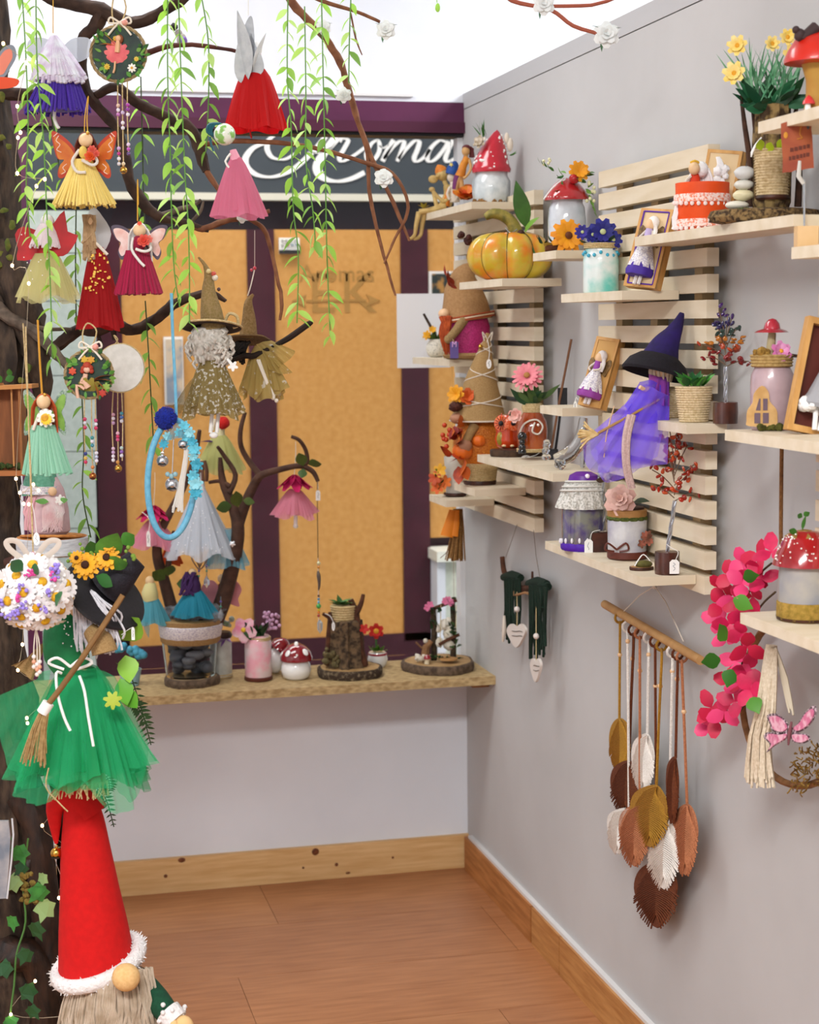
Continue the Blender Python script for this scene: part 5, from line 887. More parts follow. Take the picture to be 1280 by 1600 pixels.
# wreath
T = wall_thing('flower_wreath', 'vine hoop wreath with hot pink bougainvillea and cream tassel', 'wreath', 1240, 1090, .05); k = T.k
ring = [T.w(1252+92*cos(a), 1090+138*sin(a), .03) for a in [2*pi*i/40 for i in range(40)]]; T.part('hoop', MB().tube(ring, 6*k, 8, closed=True), mat('#94683e', .8, '#6f4a28', 60, .4)); T.part('hanging_rope', MB().tube([T.w(1222, 698, .04), T.w(1221, 780, .04), T.w(1222, 880, .04), T.w(1236, 958, .05)], 3.4*k, 7, k=2), mat('#8a5f35', .9, '#6b4623', 200, .4))
BOU = [mat('#d31a55', .5, '#b80f45', 40), mat('#c2103f', .5), mat('#e03a72', .5)]
rr = random.Random(5)
for i, (a, b) in enumerate(((1206, 862), (1186, 872), (1160, 878), (1176, 894), (1142, 900), (1160, 912), (1190, 905), (1128, 918), (1150, 936), (1176, 932), (1126, 944), (1120, 968), (1140, 975), (1160, 960), (1136, 994), (1158, 990), (1168, 1010), (1150, 1034), (1168, 1046), (1140, 1062), (1162, 1066), (1172, 1078), (1112, 1106), (1132, 1112), (1148, 1096), (1118, 1124), (1106, 1134))):
    mb = MB(); P = T.w(a, b, .065+rr.uniform(0, .03)); nrm = V((-.8+rr.uniform(-.5, .5), -.7+rr.uniform(-.5, .5), rr.uniform(-.5, .6)))
    mb.flower(P, nrm, 3, 29*k*rr.uniform(.85, 1.15), 24*k, .35, 1, roll=rr.uniform(0, 6), tip=.9); T.part('bougainvillea_bloom', mb, BOU[i % 3])
for i, (a, b, L_, dx, dz) in enumerate(((1146, 936, 30, .2, -.2), (1116, 1030, 34, -.9, -.15), (1126, 1000, 30, -.5, .6), (1134, 1046, 26, -.3, -.7), (1174, 1090, 22, .3, -.8), (1162, 904, 20, .6, .1))):
    T.part('leaf', MB().leaf(face((dx, -.2, dz+.1), .3, T.w(a+(10 if dx < 0 else 0), b, .115)), L_*1.25*k, 26*k, .15, .2, base=.05), [mat('#4c8a24', .5), mat('#2f6a1c', .5)][i % 2])
[T.part('stem', MB().tube([T.w(*q, .062) for q in pts], 1.8*k, 5, k=3), mat('#4a3a24', .8)) for pts in (((1206, 880), (1185, 900), (1165, 940), (1160, 985), (1160, 1040)), ((1160, 1040), (1168, 1080), (1158, 1110), (1135, 1118), (1118, 1112)), ((1212, 925), (1195, 940), (1180, 960)))]
mb = MB(); mb.tube([T.w(1206, 1008, .075), T.w(1200, 1070, .08), T.w(1192, 1120, .08)], [9*k, 12*k, 14*k], 10, k=3)
for i in range(46): x = rnd(-20, 22); mb.tube([T.w(1205+x*.4, 1014, .08), T.w(1196+x*.7, 1110, .085+rnd(0, .012)), T.w(1186+x*.75, 1150, .085+rnd(0, .014)), T.w(1186+x*1.1, 1228+rnd(-14, 4), .085+rnd(0, .01))], 2.2*k, 4, k=2)
T.part('cream_tassel', mb, mat('#ddd0ba', .95, '#c9b99e', 200, .3)); mb = MB(); [mb.tube([T.w(1212, 1012, .08), T.w(1222+i*2, 1060, .075), T.w(1232+i*2, 1112+rnd(-6, 6), .075)], 2*k, 4, k=2) for i in range(5)]; T.part('tassel_tail', mb, mat('#cbbfa8', .95))
BF = mat('#cf6f92', .6, '#e6b4c4', 90, lo=.42, hi=.58); EDG = mat('#4a343c', .6, '#d8c4cc', 260, lo=.5, hi=.6)
for pts in ([(1234, 1140), (1226, 1124), (1212, 1115), (1199, 1118), (1203, 1130), (1208, 1142), (1222, 1147)], [(1233, 1144), (1218, 1146), (1200, 1144), (1194, 1152), (1204, 1164), (1198, 1176), (1210, 1166), (1224, 1158), (1232, 1152)], [(1236, 1140), (1248, 1130), (1258, 1114), (1272, 1102), (1276, 1112), (1268, 1130), (1254, 1142), (1242, 1146)], [(1236, 1146), (1250, 1146), (1262, 1148), (1266, 1156), (1254, 1162), (1242, 1160), (1236, 1154)]):
    c = (sum(p[0] for p in pts)/len(pts), sum(p[1] for p in pts)/len(pts)); mb = wall_poly(T, pts, .118, .0014, 3, mi=1); wall_poly(T, [((a-c[0])*.78+c[0], (b-c[1])*.78+c[1]) for a, b in pts], .1195, .0014, 3, mb, 0); T.part('butterfly_wing', mb, [BF, EDG])
T.part('butterfly_body', MB().tube([T.w(1237, 1128, .121), T.w(1234, 1146, .122), T.w(1232, 1164, .121)], [1.8*k, 3.2*k, 1.4*k], 7, k=2), mat('#7a4a50', .7)); mb = MB()
for i in range(230):
    a = rnd(-.2, 1.75); q = rnd(.62, 1.06); bx, by = 1252+92*q*cos(a), 1090+138*q*sin(a); dx, dy = rnd(-13, 13), rnd(-13, 13); o_ = .03+rnd(0, .05)
    mb.tube([T.w(bx, by, o_), T.w(bx+dx*.5+rnd(-4, 4), by+dy*.5+rnd(-4, 4), o_+rnd(-.01, .015)), T.w(bx+dx, by+dy, o_+rnd(-.01, .01))], 1.3*k, 4, k=2)
T.part('dried_moss', mb, mat('#a07c34', .95, '#7f5f22', 150, .5), stuff=True)

# ================================================================ things on the chipboard ledge
def sill_thing(name, label, cat, px, off, group=None):
    P = on_y(px, 1060, DY-off)
    for _ in range(4):
        Q = V((P.x, P.y, zs)); py = 800-F*((Q-CAM).dot(UP))/((Q-CAM).dot(FWD)); P = on_y(px, py, DY-off)
    T = Thing(name, label, cat, V((P.x, P.y, zs+.0004)), (px, py), group=group); T.y = py; return T
T = sill_thing('branch_pot', 'glass pot of grey pebbles on log slice holding a bare ornament branch', 'pot', 299, .155); y = T.y
slice_disc(T, 299, y, 43, 13, 'log_slice', BARKG, mat('#a8906c', .7, '#94795a', 40)); pb = y-14
rp = random.Random(2)
for i in range(44):
    a = rp.uniform(0, 6.3); r = 27*rp.uniform(.3, 1)**.5; T.part('pebble', MB().ell(T.p(298+r*cos(a), pb-8-rp.uniform(0, 64), r*sin(a)), (rp.uniform(9, 15), rp.uniform(8, 10), rp.uniform(6, 10)), 12, 8, wob=.1, seed=i), [mat('#5c5f68', .45), mat('#74767e', .45), mat('#4a4c54', .45)][i % 3])
mb = MB(); L(mb, T, 298, pb, [(37.5, 0), (38, 1), (47, 88), (45.5, 88), (36.5, 2), (0.2, 2)], 40); T.part('glass_pot', mb, mat('#f2f5f5', .02, trans=1, ior=1.08)); mb = MB(); L(mb, T, 298, pb-52, [(44, 0), (46, 2), (49, 33), (50, 36), (48, 37)], 40, fold=lambda a, t: 1+.015*sin(14*a)); T.part('burlap_band', mb, BURLAP); mb = MB(); L(mb, T, 298, pb-61, [(46.5, 0), (47.5, 1), (50, 19), (49, 20)], 40); T.part('lace_band', mb, LACE)
mb = MB(); [mb.ell(T.p(298+rnd(-38, 38), pb-96+rnd(-8, 6), rnd(-26, 26)), (rnd(12, 20), rnd(10, 16), rnd(7, 12)), 10, 7, wob=.6, seed=i) for i in range(14)]; T.part('tulle_puff', mb, tulle('#a9b0b6', .42))
BRC = mat('#54382a', .85, '#3c261b', 40, .4)
for pts, rs in (([(276, 985), (268, 950), (256, 905), (246, 870), (248, 838), (266, 800), (292, 750), (306, 706), (312, 672)], [10, 10, 9, 8, 7, 6, 5, 4, 3]), ([(330, 985), (346, 945), (358, 905), (368, 862), (372, 825), (364, 792), (348, 752), (344, 715)], [13, 13, 12, 11, 10, 8, 6, 3]), ([(370, 828), (384, 786), (400, 752), (412, 741), (440, 733), (468, 728), (488, 736), (497, 752)], [9, 8, 7, 6, 5, 4.5, 4, 3]), ([(408, 744), (390, 722), (377, 698), (376, 672), (383, 644)], [5, 4.5, 4, 3.6, 3]), ([(470, 728), (480, 722), (478, 704), (468, 688), (455, 682)], [4, 3.6, 3.2, 3, 2.6]), ([(358, 770), (368, 742), (350, 712), (340, 698)], [5, 4, 3.4, 2.6]), ([(360, 760), (344, 752), (326, 754)], [4, 3, 2.4]), ([(262, 890), (268, 850), (272, 830)], [5, 4, 3])):
    T.part('branch', MB().tube([T.p(a, b, 6*sin(i*1.3)) for i, (a, b) in enumerate(pts)], rs, 8, k=4), BRC)
leaves_at(T, 'leaf', [(258, 905, -8, (-.6, -.4, .5), 28, 22, 0, 0), (262, 900, -8, (.3, -.4, .8), 26, 20, .5, 0), (276, 912, -8, (.9, -.4, .1), 28, 18, -.4, 1), (290, 960, -10, (-.5, -.4, .5), 22, 16, 0, 1), (372, 792, -8, (-.1, -.4, .9), 32, 20, .3, 0), (362, 790, -8, (-.8, -.4, -.1), 28, 18, 0, 1), (380, 782, -6, (.9, -.3, -.1), 22, 12, 0, 0), (474, 728, -6, (-.2, -.4, .8), 28, 18, 0, 0), (482, 726, -6, (.8, -.4, .2), 26, 16, .5, 0), (474, 732, -6, (-.1, -.5, -.7), 20, 14, 0, 1)], [mat('#57692a', .5, '#3f5420', 40), mat('#3c5524', .5)])
dT = depth(T.o.location)
def hung(name, label, cat, px, py, dd=-.03, group=None): return d_thing(name, label, cat, px, py, dT+dd, group)
# fairies on the branch
for px, py, lb, d_ in ((240, 790, 'pink felt flower fairy hanging low beside the blue hoop', -.05), (460, 742, 'pink felt flower fairy hanging on the right branch tip', -.02)):
    T = hung('flower_fairy', lb, 'fairy doll', px, py, d_); loop(T, [(px, py), (px+2, py-30), (px+2, py-52)], .6, CORD, 'thread')
    mb = MB(); [mb.leaf(aim((cos(a)*.7, sin(a)*.5, -.8), 0, T.p(px, py)), 34, 18, -.2, .3, tip=.8, base=.1) for a in [2*pi*i/9 for i in range(9)]]; T.part('felt_bodice', mb, mat('#c4145a', .9, '#a80d48', 60)); skirt_tulle(T, px, py+22, py+64, 8, 34, tulle('#ea9aae', .72), 8, .16, 2, rag=.1, seed=px)
    mb = MB(); mb.tube(T.P((px+2, py+60), (px+2, py+78)), 3, 6); mb.ell(T.p(px+2, py+80), 4, 8, 6); T.part('feet', mb, WHITE)
    if px < 300: tag(T, px-8, py+52, 6, 24, [(px-8, py+42, -30), (px-6, py+22, -28), (px-18, py+10, -20)], -34)
T = hung('tulle_fairy', 'pale yellow tulle fairy with red pompom on the window branch', 'fairy doll', 345, 668, .0); T.part('pompom', MB().ell(T.p(349, 661, -4), 10, 12, 8, wob=.2), mat('#c4201a', .95, bump=1, sc=300)); skirt_tulle(T, 343, 680, 736, 10, 36, tulle('#cfd08a', .7), 9, .15, 2, rag=.06); mb = MB(); mb.tube(T.P((336, 655), (332, 672)), 3, 6); mb.tube(T.P((342, 655), (342, 672)), 3, 6); T.part('arms', mb, mat('#d8d0b8', .9)); T.part('purple_ribbon', MB().leaf(aim((-.7, -.3, .3), .3, T.p(334, 692, -8)), 22, 12), mat('#7a58b8', .6)); T.part('bodice', MB().tube(T.P((344, 668), (343, 684)), [7, 9], 8), mat('#d3cfa4', .8))
T = hung('tulle_fairy', 'large white sparkling tulle fairy with blue under skirt', 'fairy doll', 312, 752, -.06)
skirt_tulle(T, 312, 762, 868, 8, 54, tulle('#dfe5ec', .72), 11, .12, 3, bulge=.05, rag=.04); skirt_tulle(T, 352, 826, 886, 12, 32, tulle('#7fc0d4', .62), 7, .2, 1, 'blue_under_skirt', y=10); T.part('bodice', MB().tube(T.P((312, 738), (312, 766)), [6, 9], 9), mat('#dfe3ea', .6)); T.part('head', MB().ell(T.p(312, 728), (9, 9, 10)), WOODHEAD); mb = MB(); [mb.tube(T.P((312+8*cos(a), 720, 6*sin(a)), (313+11*cos(a), 736, 8*sin(a)), (314+9*cos(a), 752, 6*sin(a))), 2.4, 5, k=2) for a in [2*pi*i/10 for i in range(10)]]; T.part('hair', mb, mat('#6a4a3a', .9)); T.part('star_sequin', MB().flower(T.p(363, 850, -26), (0, -1, 0), 5, 5, 3, 0), mat('#f2f6fa', .2, metal=.6)); rr = random.Random(4); mb = MB(); [mb.ell(T.p(312+rr.uniform(-.8, .8)*(8+46*t), 762+106*t, -(8+40*t)*.83), .9, 6, 4) for t in [rr.uniform(.2, 1) for i in range(40)]]; T.part('glitter', mb, mat('#ffffff', .2), stuff=True); loop(T, [(312, 720), (310, 700), (306, 690)], .6, CORD, 'thread')
for px, py, lb, tc, bc in ((236, 930, 'small aqua tulle fairy with yellow blouse beside the pebble pot', '#62b4c4', '#c9c288'), (303, 918, 'turquoise satin fairy with dark plum cape in the branch pot', '#2a9ab4', '#35184a')):
    T = hung('tulle_fairy', lb, 'fairy doll', px, py, -.07); T.part('bodice', MB().tube(T.P((px, py-20), (px-2, py-4), (px, py+8)), [7, 13, 12], 10, k=2), mat(bc, .8)); T.part('head', MB().ell(T.p(px-2, py-22), (7, 7, 8)), mat('#d6b78a', .7)); skirt_tulle(T, px, py+2, py+44, 9, 34 if px > 250 else 26, tulle(tc, .8), 8, .14, 2, rag=.05, seed=1)
    if px > 250: mb = MB(); [mb.tube(T.P((px-4+rnd(-8, 8), py-24, -8), (px-6+rnd(-16, 6), py-4, -12), (px-8+rnd(-16, 8), py+12, -14)), 2.4, 5, k=2) for i in range(9)]; T.part('plum_hair', mb, mat('#35184a', .9))
    else: T.part('trailing_tulle', MB().leaf(aim((-.1, -.2, -1), 0, T.p(px-6, py+30, -10)), 36, 12), tulle(tc, .6))
T = hung('felt_fairy', 'orange felt fairy hanging behind the blue hoop', 'fairy doll', 264, 850, .01); skirt_tulle(T, 266, 848, 882, 5, 17, mat('#d8541a', .85), 6, .18, 1, 'felt_skirt', flat=.6); T.part('bodice', MB().tube(T.P((264, 836), (265, 850)), [4, 6], 8), mat('#c84a16', .85))
T = hung('winged_fairy', 'pink felt winged fairy behind the right branch', 'fairy doll', 352, 928, .02)
for e in (-1, 1): T.part('wing', MB().poly([(2*e, 6), (10*e, 22), (24*e, 22), (32*e, 8), (26*e, -6), (28*e, -18), (14*e, -14), (4*e, -6)], 2, 0, Matrix.Translation(T.p(346, 930)), k=3), mat('#d58a92', .85))
T.part('bodice', MB().tube(T.P((346, 912), (346, 944)), [5, 8], 8), mat('#8a2a2a', .8)); T.part('head', MB().ell(T.p(346, 904), (6, 6, 7)), SKIN)
T = hung('heart_charm', 'silver heart charm with tree and dangling crystals', 'charm', 312, 878, -.08); mb = MB(); pts = [(0, -12), (10, 0), (12, 8), (6, 13), (0, 8), (-6, 13), (-12, 8), (-10, 0)]; mb.tube([T.p(312, 878)+V((a, 0, b)) for a, b in pts], 1.1, 5, k=4, closed=True); [mb.tube([T.p(312, 888), T.p(312+dx, 870)], .7, 4) for dx in (-8, -3, 3, 8)]; T.part('heart', mb, mat('#8a7a70', .3, metal=1))
for x_, y0, y1 in ((311, 892, 936), (323, 884, 910), (345, 940, 962)): 
    T.part('chain', MB().tube(T.P((x_, y0-8), (x_, y1)), .6, 4), SILVER); T.part('crystal', MB().lathe([(.3, -9), (4.5, -3), (4.5, 3), (1, 10)], 6, 0, None, Matrix.Translation(T.p(x_, y1))), mat('#e6ebf0', .03, trans=.8), smooth=False); bead(T, x_, y0, 2, '#5a4a8a'); bead(T, x_, y0+8, 1.8, '#3a8a6a')
T = hung('crystal_strand', 'long bead strand with clear crystal drop hanging from branch tip', 'ornament', 496, 752, -.02); strand(T, [(496, 752), (496, 800), (497, 872)], .7, mat('#5a4630', .8), 'thread', k=1); strand(T, [(497, 872), (498, 985)], .5, SILVER, 'wire', k=0); tag(T, 497, 774, 7, 16, [(497, 764, 0), (496, 748, 0), (492, 738, 0)], -1)
for yy, c, r in ((880, '#d9d6a8', 3), (886, '#d98a2c', 2.4), (931, '#4a2a2a', 2), (936, '#4a8ab0', 2.2), (941, '#62a8c4', 2.2), (947, '#3aa04a', 4), (953, '#d8b62c', 2.4), (957, '#d87a1c', 2.4), (962, '#a0281c', 2.4)): bead(T, 498, yy, r, c)
T.part('fairy_charm', MB().tube(T.P((497, 892), (498, 900), (499, 912), (498, 922)), [1.5, 3.2, 2.2, 1.2], 6, k=2), mat('#6a5f58', .4, metal=.8)); T.part('crystal_drop', MB().lathe([(.3, -11), (4, -5), (4.4, 6), (1, 11)], 8, 0, None, Matrix.Translation(T.p(500, 979))), mat('#e8eef0', .03, trans=.8), smooth=False)
# small jars and figures on the ledge
T = sill_thing('ribbon_jar', 'frosted white jar with purple ribbon behind the pebble pot', 'jar', 346, .09); y = T.y
mb = MB(); L(mb, T, 346, y, [(16, 0), (17, 4), (17, 54), (15, 60), (14, 64)]); T.part('jar_body', mb, mat('#cfd0c8', .3, '#b9bab2', 40)); mb = MB(); L(mb, T, 346, y, rope(16.5, 17, 7, 2)); T.part('twine_base', mb, TWINE); mb = MB(); L(mb, T, 346, y-62, [(16, 0), (17, 4), (14, 9), (.3, 10)]); T.part('lid', mb, DARKW); mb = MB(); [mb.leaf(aim((cos(a), -.5, sin(a)*.5), 0, T.p(352, y-58, -16)), 13, 6) for a in (0, 1, 2.2, 3.2, 4.2)]; T.part('ribbon_bow', mb, mat('#9a6ab8', .6)); mb = MB(); [mb.ell(T.p(352+rnd(-10, 10), y-84+rnd(-8, 8), -4), rnd(3, 5), 7, 5) for i in range(10)]; T.part('pale_blossom', mb, mat('#c9c4cc', .7, '#7a9a6a', 80))
T = sill_thing('flower_jar', 'pink glitter jar with pansy and lilac berries', 'jar', 404, .155); y = T.y
mb = MB(); L(mb, T, 404, y-5, [(20, 0), (21, 4), (21, 56), (18, 64), (17, 66)]); T.part('jar_body', mb, mat('#e3a2ae', .25, '#d8c4c4', 25, .1, coat=.5, lo=.4, hi=.6)); mb = MB(); L(mb, T, 404, y, [(20, 0), (22, 2), (22, 6), (20, 7)]); T.part('wood_base', mb, mat('#5c2a22', .5)); mb = MB(); L(mb, T, 404, y-62, rope(19, 19, 6, 2)); T.part('twine_neck', mb, TWINE)
leaves_at(T, 'leaf', [(404+rnd(-10, 10), y-68, rnd(-8, 4), (rnd(-1, 1), -.4, rnd(.1, 1)), rnd(22, 38), rnd(11, 16), rnd(0, 6), i) for i in range(14)], [DGREEN, mat('#2f5c2c', .5)]); mb = MB(); mb.flower(T.p(381, y-78, -18), (-.2, -1, .2), 5, 20, 18, .06, 1, mp=0, mc=1, cr=4, tip=.9); T.part('pansy', mb, [mat('#e4c4c8', .6, '#d87a98', 40), mat('#d8b02c', .6)]); mb = MB(); [mb.ell(T.p(424+rnd(-13, 13), y-92+rnd(-14, 14), -6+rnd(-6, 6)), 3, 7, 5) for i in range(30)]; T.part('lilac_berries', mb, mat('#c49ab8', .5), stuff=True)
CER = mat('#ecebe8', .12, coat=.8); CAPR = mat('#7a0a18', .12, '#8f1020', 20, coat=.9)
T = sill_thing('mushroom_shaker', 'upright white ceramic mushroom shaker with dark red spotted cap', 'shaker', 463, .165); y = T.y
mb = MB(); L(mb, T, 463, y, [(16, 0), (21, 4), (24, 14), (22, 24), (17, 32)]); T.part('base', mb, CER); pr = [(16, 0), (25, 0), (25.5, 4), (22, 14), (14, 22), (6, 26), (.3, 27)]; mb = MB(); L(mb, T, 463, y-29, pr); o = T.part('cap', mb, CAPR)
for a, h, r in ((4.1, 10, 5.5), (5.4, 12, 6), (4.75, 7, 2.2), (4.7, 25, 4), (3.4, 10, 5)): rr_ = prof_r(pr[1:], h); mb = MB(); mb.ell((0, 0, 0), (r*.8, r, 1.2), 12, 6, 0, aim((cos(a), sin(a), .7), 0, T.p(463+rr_*cos(a), y-29-h, rr_*sin(a)))); T.part('white_dot', mb, CER, o)
T = sill_thing('mushroom_shaker', 'ceramic mushroom shaker lying on its side behind the other', 'shaker', 432, .085); y = T.y
T.part('base', MB().ell(T.p(430, y-20), (15, 16, 20)), CER); mb = MB(); mb.lathe([(10, 0), (17, 2), (15, 12), (8, 20), (.3, 23)], 20, 0, None, aim((.1, .3, 1), 0, T.p(434, y-36)) @ Matrix.Rotation(-.6, 4, 'Y')); T.part('cap', mb, CAPR)
T = sill_thing('stump_vase', 'bark stump vase with rope cup and succulent on log slice', 'vase', 546, .16); y = T.y
slice_disc(T, 547, y, 51, 14, 'log_slice', mat('#3a2c20', .95, '#8a7a60', 90, .8, lo=.5, hi=.7), mat('#b08f60', .7, '#9a7848', 40), seed=3); t = y-14; mb = MB(); L(mb, T, 541, t, [(30, 0), (27, 10), (25, 50), (24, 72), (20, 74)], 40, fold=lambda a, t: 1+.1*sin(7*a+t)+.05*sin(17*a)); T.part('stump', mb, mat('#6b553c', .95, '#33261a', 70, 1, lo=.4, hi=.6)); mb = MB(); L(mb, T, 537, t-62, rope(18, 20, 34, 9)); T.part('rope_cup', mb, TWINE)
for i in range(12): a = i*2.4; o = T.part('succulent_leaf', MB().leaf(aim((cos(a), sin(a)*.8-.2, rnd(.25, 1)), 0), rnd(15, 22), 9, .1, .4, base=.06), [mat('#2f5c24', .5), mat('#47782c', .5)][i % 2]); o.location = T.p(533+4*cos(a), t-95, 4*sin(a))*T.s
T.part('twig', MB().tube(T.P((568, t, -6), (560, t-40, -6), (556, t-80, -4), (548, t-104, -4)), [8, 7, 6, 4], 8, k=3), BRK); T.part('twig', MB().tube(T.P((556, t-82, -4), (564, t-96, -4), (568, t-112, -4)), [6, 4, 3], 7, k=2), BRK); T.part('twig', MB().tube(T.P((512, t-2, -8), (514, t-40, -8), (517, t-84, -6)), [6, 5, 4], 7, k=2), BRK); T.part('twig', MB().tube(T.P((520, t-72, -18), (508, t-80, -20), (504, t-82, -20)), [3, 3, 2.4], 6), BRK); tag(T, 521, t-62, 5, 14, [(521, t-68, -30), (516, t-78, -28), (508, t-82, -22)], -31, oval=True); mb = MB(); [mb.ell(T.p(520+rnd(-14, 10), t-rnd(0, 30), -24), rnd(3, 6), 6, 5, wob=.5, seed=i) for i in range(14)]; T.part('lichen', mb, mat('#6f6240', .95, '#4c4428', 200, .6), stuff=True); mb = MB(); mb.flower(T.p(569, t-58, -10), (.3, -.9, .3), 5, 8, 6, .3); T.part('red_flower', mb, mat('#b8201a', .6))
T = sill_thing('tulip_pot', 'white mini pot with red felt tulip flower', 'flower pot', 590, .075); y = T.y
mb = MB(); L(mb, T, 590, y, [(10, 0), (14, 4), (16, 13), (14, 21), (13, 24)]); T.part('pot', mb, CER); mb = MB(); L(mb, T, 590, y-19, [(14.5, 0), (15, 1.5), (14.5, 3)]); T.part('red_rim', mb, mat('#a02030', .4)); leaves_at(T, 'leaf', [(590+rnd(-8, 8), y-24, rnd(-6, 4), (rnd(-1, 1), -.5, rnd(.2, .9)), rnd(12, 18), 9, rnd(0, 6), 0) for i in range(11)], [mat('#6f9c34', .7)]); strand(T, [(588, y-26), (588, y-44)], 1.6, LEAFG, 'stem', k=0); mb = MB(); mb.flower(T.p(588, y-56, -4), (0, -1, .15), 6, 12, 9, .25, 2, mp=0, mc=1, cr=4.5); T.part('red_flower', mb, [mat('#c0241a', .8), mat('#dca030', .7)])
T = sill_thing('fairy_swing_scene', 'log slice diorama with mossy arch and tiny fairy swing', 'diorama', 686, .15); y = T.y
slice_disc(T, 686, y, 57, 14, 'log_slice', BARKG, mat('#b6966a', .7, '#a07c4c', 30), seed=5); t = y-14; PST = mat('#4a3a26', .95, '#2f2416', 90, .6)
for x_, h in ((678, 82), (708, 92)): T.part('arch_post', MB().tube(T.P((x_, t), (x_+1, t-h/2), (x_-1, t-h)), [5, 4.4, 4], 8, k=2), PST)
T.part('arch_beam', MB().tube(T.P((672, t-78), (692, t-86), (714, t-94)), 3, 7), BRK)
leaves_at(T, 'moss_leaf', [(rnd(702, 714), t-rnd(20, 95), -4, (rnd(-.8, .8), -.5, rnd(-.4, .9)), rnd(8, 13), 7, rnd(0, 6), i) for i in range(22)]+[(rnd(672, 684), t-rnd(50, 82), -4, (rnd(-.8, .8), -.5, rnd(-.4, .9)), rnd(8, 13), 7, rnd(0, 6), i) for i in range(14)]+[(rnd(664, 720), t-2, -14, (rnd(-.8, .8), -.4, rnd(.1, .5)), rnd(8, 13), 6, rnd(0, 6), i) for i in range(16)], [DGREEN, mat('#33491f', .6)])
mb = MB(); [mb.ell(T.p(694+rnd(-10, 12), t-44+rnd(-24, 24), 2), rnd(5, 9), 8, 6, wob=.4, seed=i) for i in range(14)]; T.part('white_blossom', mb, mat('#e4dfd2', .85, '#cfc7b2', 60)); T.part('swing_seat', MB().tube(T.P((686, t-24, -8), (700, t-32, -8), (718, t-40, -8)), 2.6, 6), BRK); [strand(T, [(x_, yy, -8), (x_+1, t-86, -4)], .6, TWINE, 'swing_rope', k=0) for x_, yy in ((688, t-25), (712, t-37))]; mb = MB(); [mb.flower(T.p(a, b, -6), (0, -1, .3), 5, 6, 5, .3) for a, b in ((668, t-82), (672, t-86), (700, t-94), (704, t-90), (696, t-92))]; T.part('pink_blossom', mb, mat('#cf6a90', .6)); mb = MB(); mb.tube(T.P((664, t-2, -12), (666, t-20, -10), (674, t-30, -8)), [7, 6, 4], 7); [mb.tube([T.p(666, t-14, -10), T.p(656, t-22, -12), T.p(650, t-28, -12)], 1.5, 5)]; T.part('driftwood_figure', mb, mat('#8a6440', .85, '#6b4a2c', 60, .4)); mb = MB(); [mb.ell(T.p(660+rnd(-10, 12), t-4+rnd(-2, 2), -20+rnd(-4, 4)), rnd(3, 5), 7, 5, wob=.4, seed=i) for i in range(8)]; mb.ell(T.p(665, t-30, -10), 4, 7, 5); T.part('white_moss', mb, mat('#cfc8b8', .95), stuff=True); T.part('mini_toadstool_stem', MB().tube(T.P((667, t+6, -34), (668, t-4, -34)), [4, 3], 7), mat('#d8c9a8', .7)); mb = MB(); L(mb, T, 668, t-2, [(6, 0), (6, 2), (4, 5), (.3, 7)], 14, y=-34); T.part('mini_toadstool_cap', mb, CAPR); mb = MB(); L(mb, T, 701, t-1, [(14, 0), (14, 2), (.3, 2.2)], 20, y=-22); T.part('mini_log_slice', mb, WOODS)
T = sill_thing('blue_flower_pot', 'pale blue pot with blue flowers behind the green witch', 'flower pot', 204, .13); y = T.y
mb = MB(); L(mb, T, 204, y, [(13, 0), (18, 26), (16, 26), (12, 3)]); T.part('pot', mb, mat('#8fb6c4', .4)); leaves_at(T, 'leaf', [(204+rnd(-8, 8), y-26, rnd(-6, 4), (rnd(-1, .6), -.5, rnd(.2, 1)), rnd(16, 30), 12, rnd(0, 6), 0) for i in range(12)], [mat('#5f9a34', .6)]); strand(T, [(204, y-26), (206, y-50)], 1.6, LEAFG, 'stem', k=0)
for a, b in ((188, y-58), (208, y-54), (218, y-50)): mb = MB(); [mb.ell(T.p(a+rnd(-7, 7), b+rnd(-5, 5), -6+rnd(-3, 3)), rnd(5, 7), 8, 6) for i in range(6)]; T.part('blue_flower', mb, mat('#4a9ab4', .8))
# ================================================================ the decorated tree on the left
def floor_thing(name, label, cat, px, d, group=None):
    P = on_d(px, 800, d); P.z = 0
    for _ in range(4):
        py = 800-F*((P-CAM).dot(UP))/((P-CAM).dot(FWD)); P = on_d(px, py, d); P.z = 0
    T = Thing(name, label, cat, P, (px, py), s=d/F, group=group); T.y = py; return T
TB = mat('#4a3a2c', .8, '#241911', 26, .8, stretch=(3, 3, 1), lo=.35, hi=.65); TBD = mat('#3a2417', .55, '#1c110a', 24, .7, stretch=(3, 3, 1)); BRA = mat('#453024', .85, '#2a1b13', 50, .5); VIN = mat('#8a5a3c', .8, '#6b4028', 60, .3); GRYB = mat('#6b5d50', .85, '#4a3f36', 60, .4)
DT = 3.3
T = floor_thing('display_tree', 'gnarled dark brown display tree trunk with branches spread over the window', 'tree', 10, DT); TREE = T; yf = T.y
mb = MB(); mb.tube(T.P((30, yf, 10), (26, 1560, 10), (14, 1400, 10), (8, 1260, 14), (0, 1120, 14), (-10, 980, 12), (-12, 820, 10), (-14, 690, 10), (-6, 560, 8), (-18, 420, 8), (-20, 250, 8), (-26, 80, 8), (-34, -80, 8)), [92, 74, 66, 60, 58, 44, 42, 46, 52, 46, 42, 36, 34], 28, k=5)
for i, v in enumerate(mb.v):
    d = V((v.x+20, v.y-10, 0)); n_ = noise.noise(V((v.x*.03, v.y*.03, v.z*.008)))*.25+noise.noise(V((v.x*.1, v.y*.1, v.z*.02)))*.14; mb.v[i] = V((v.x+d.x*n_, v.y+d.y*n_, v.z))
T.part('trunk', mb, TB)
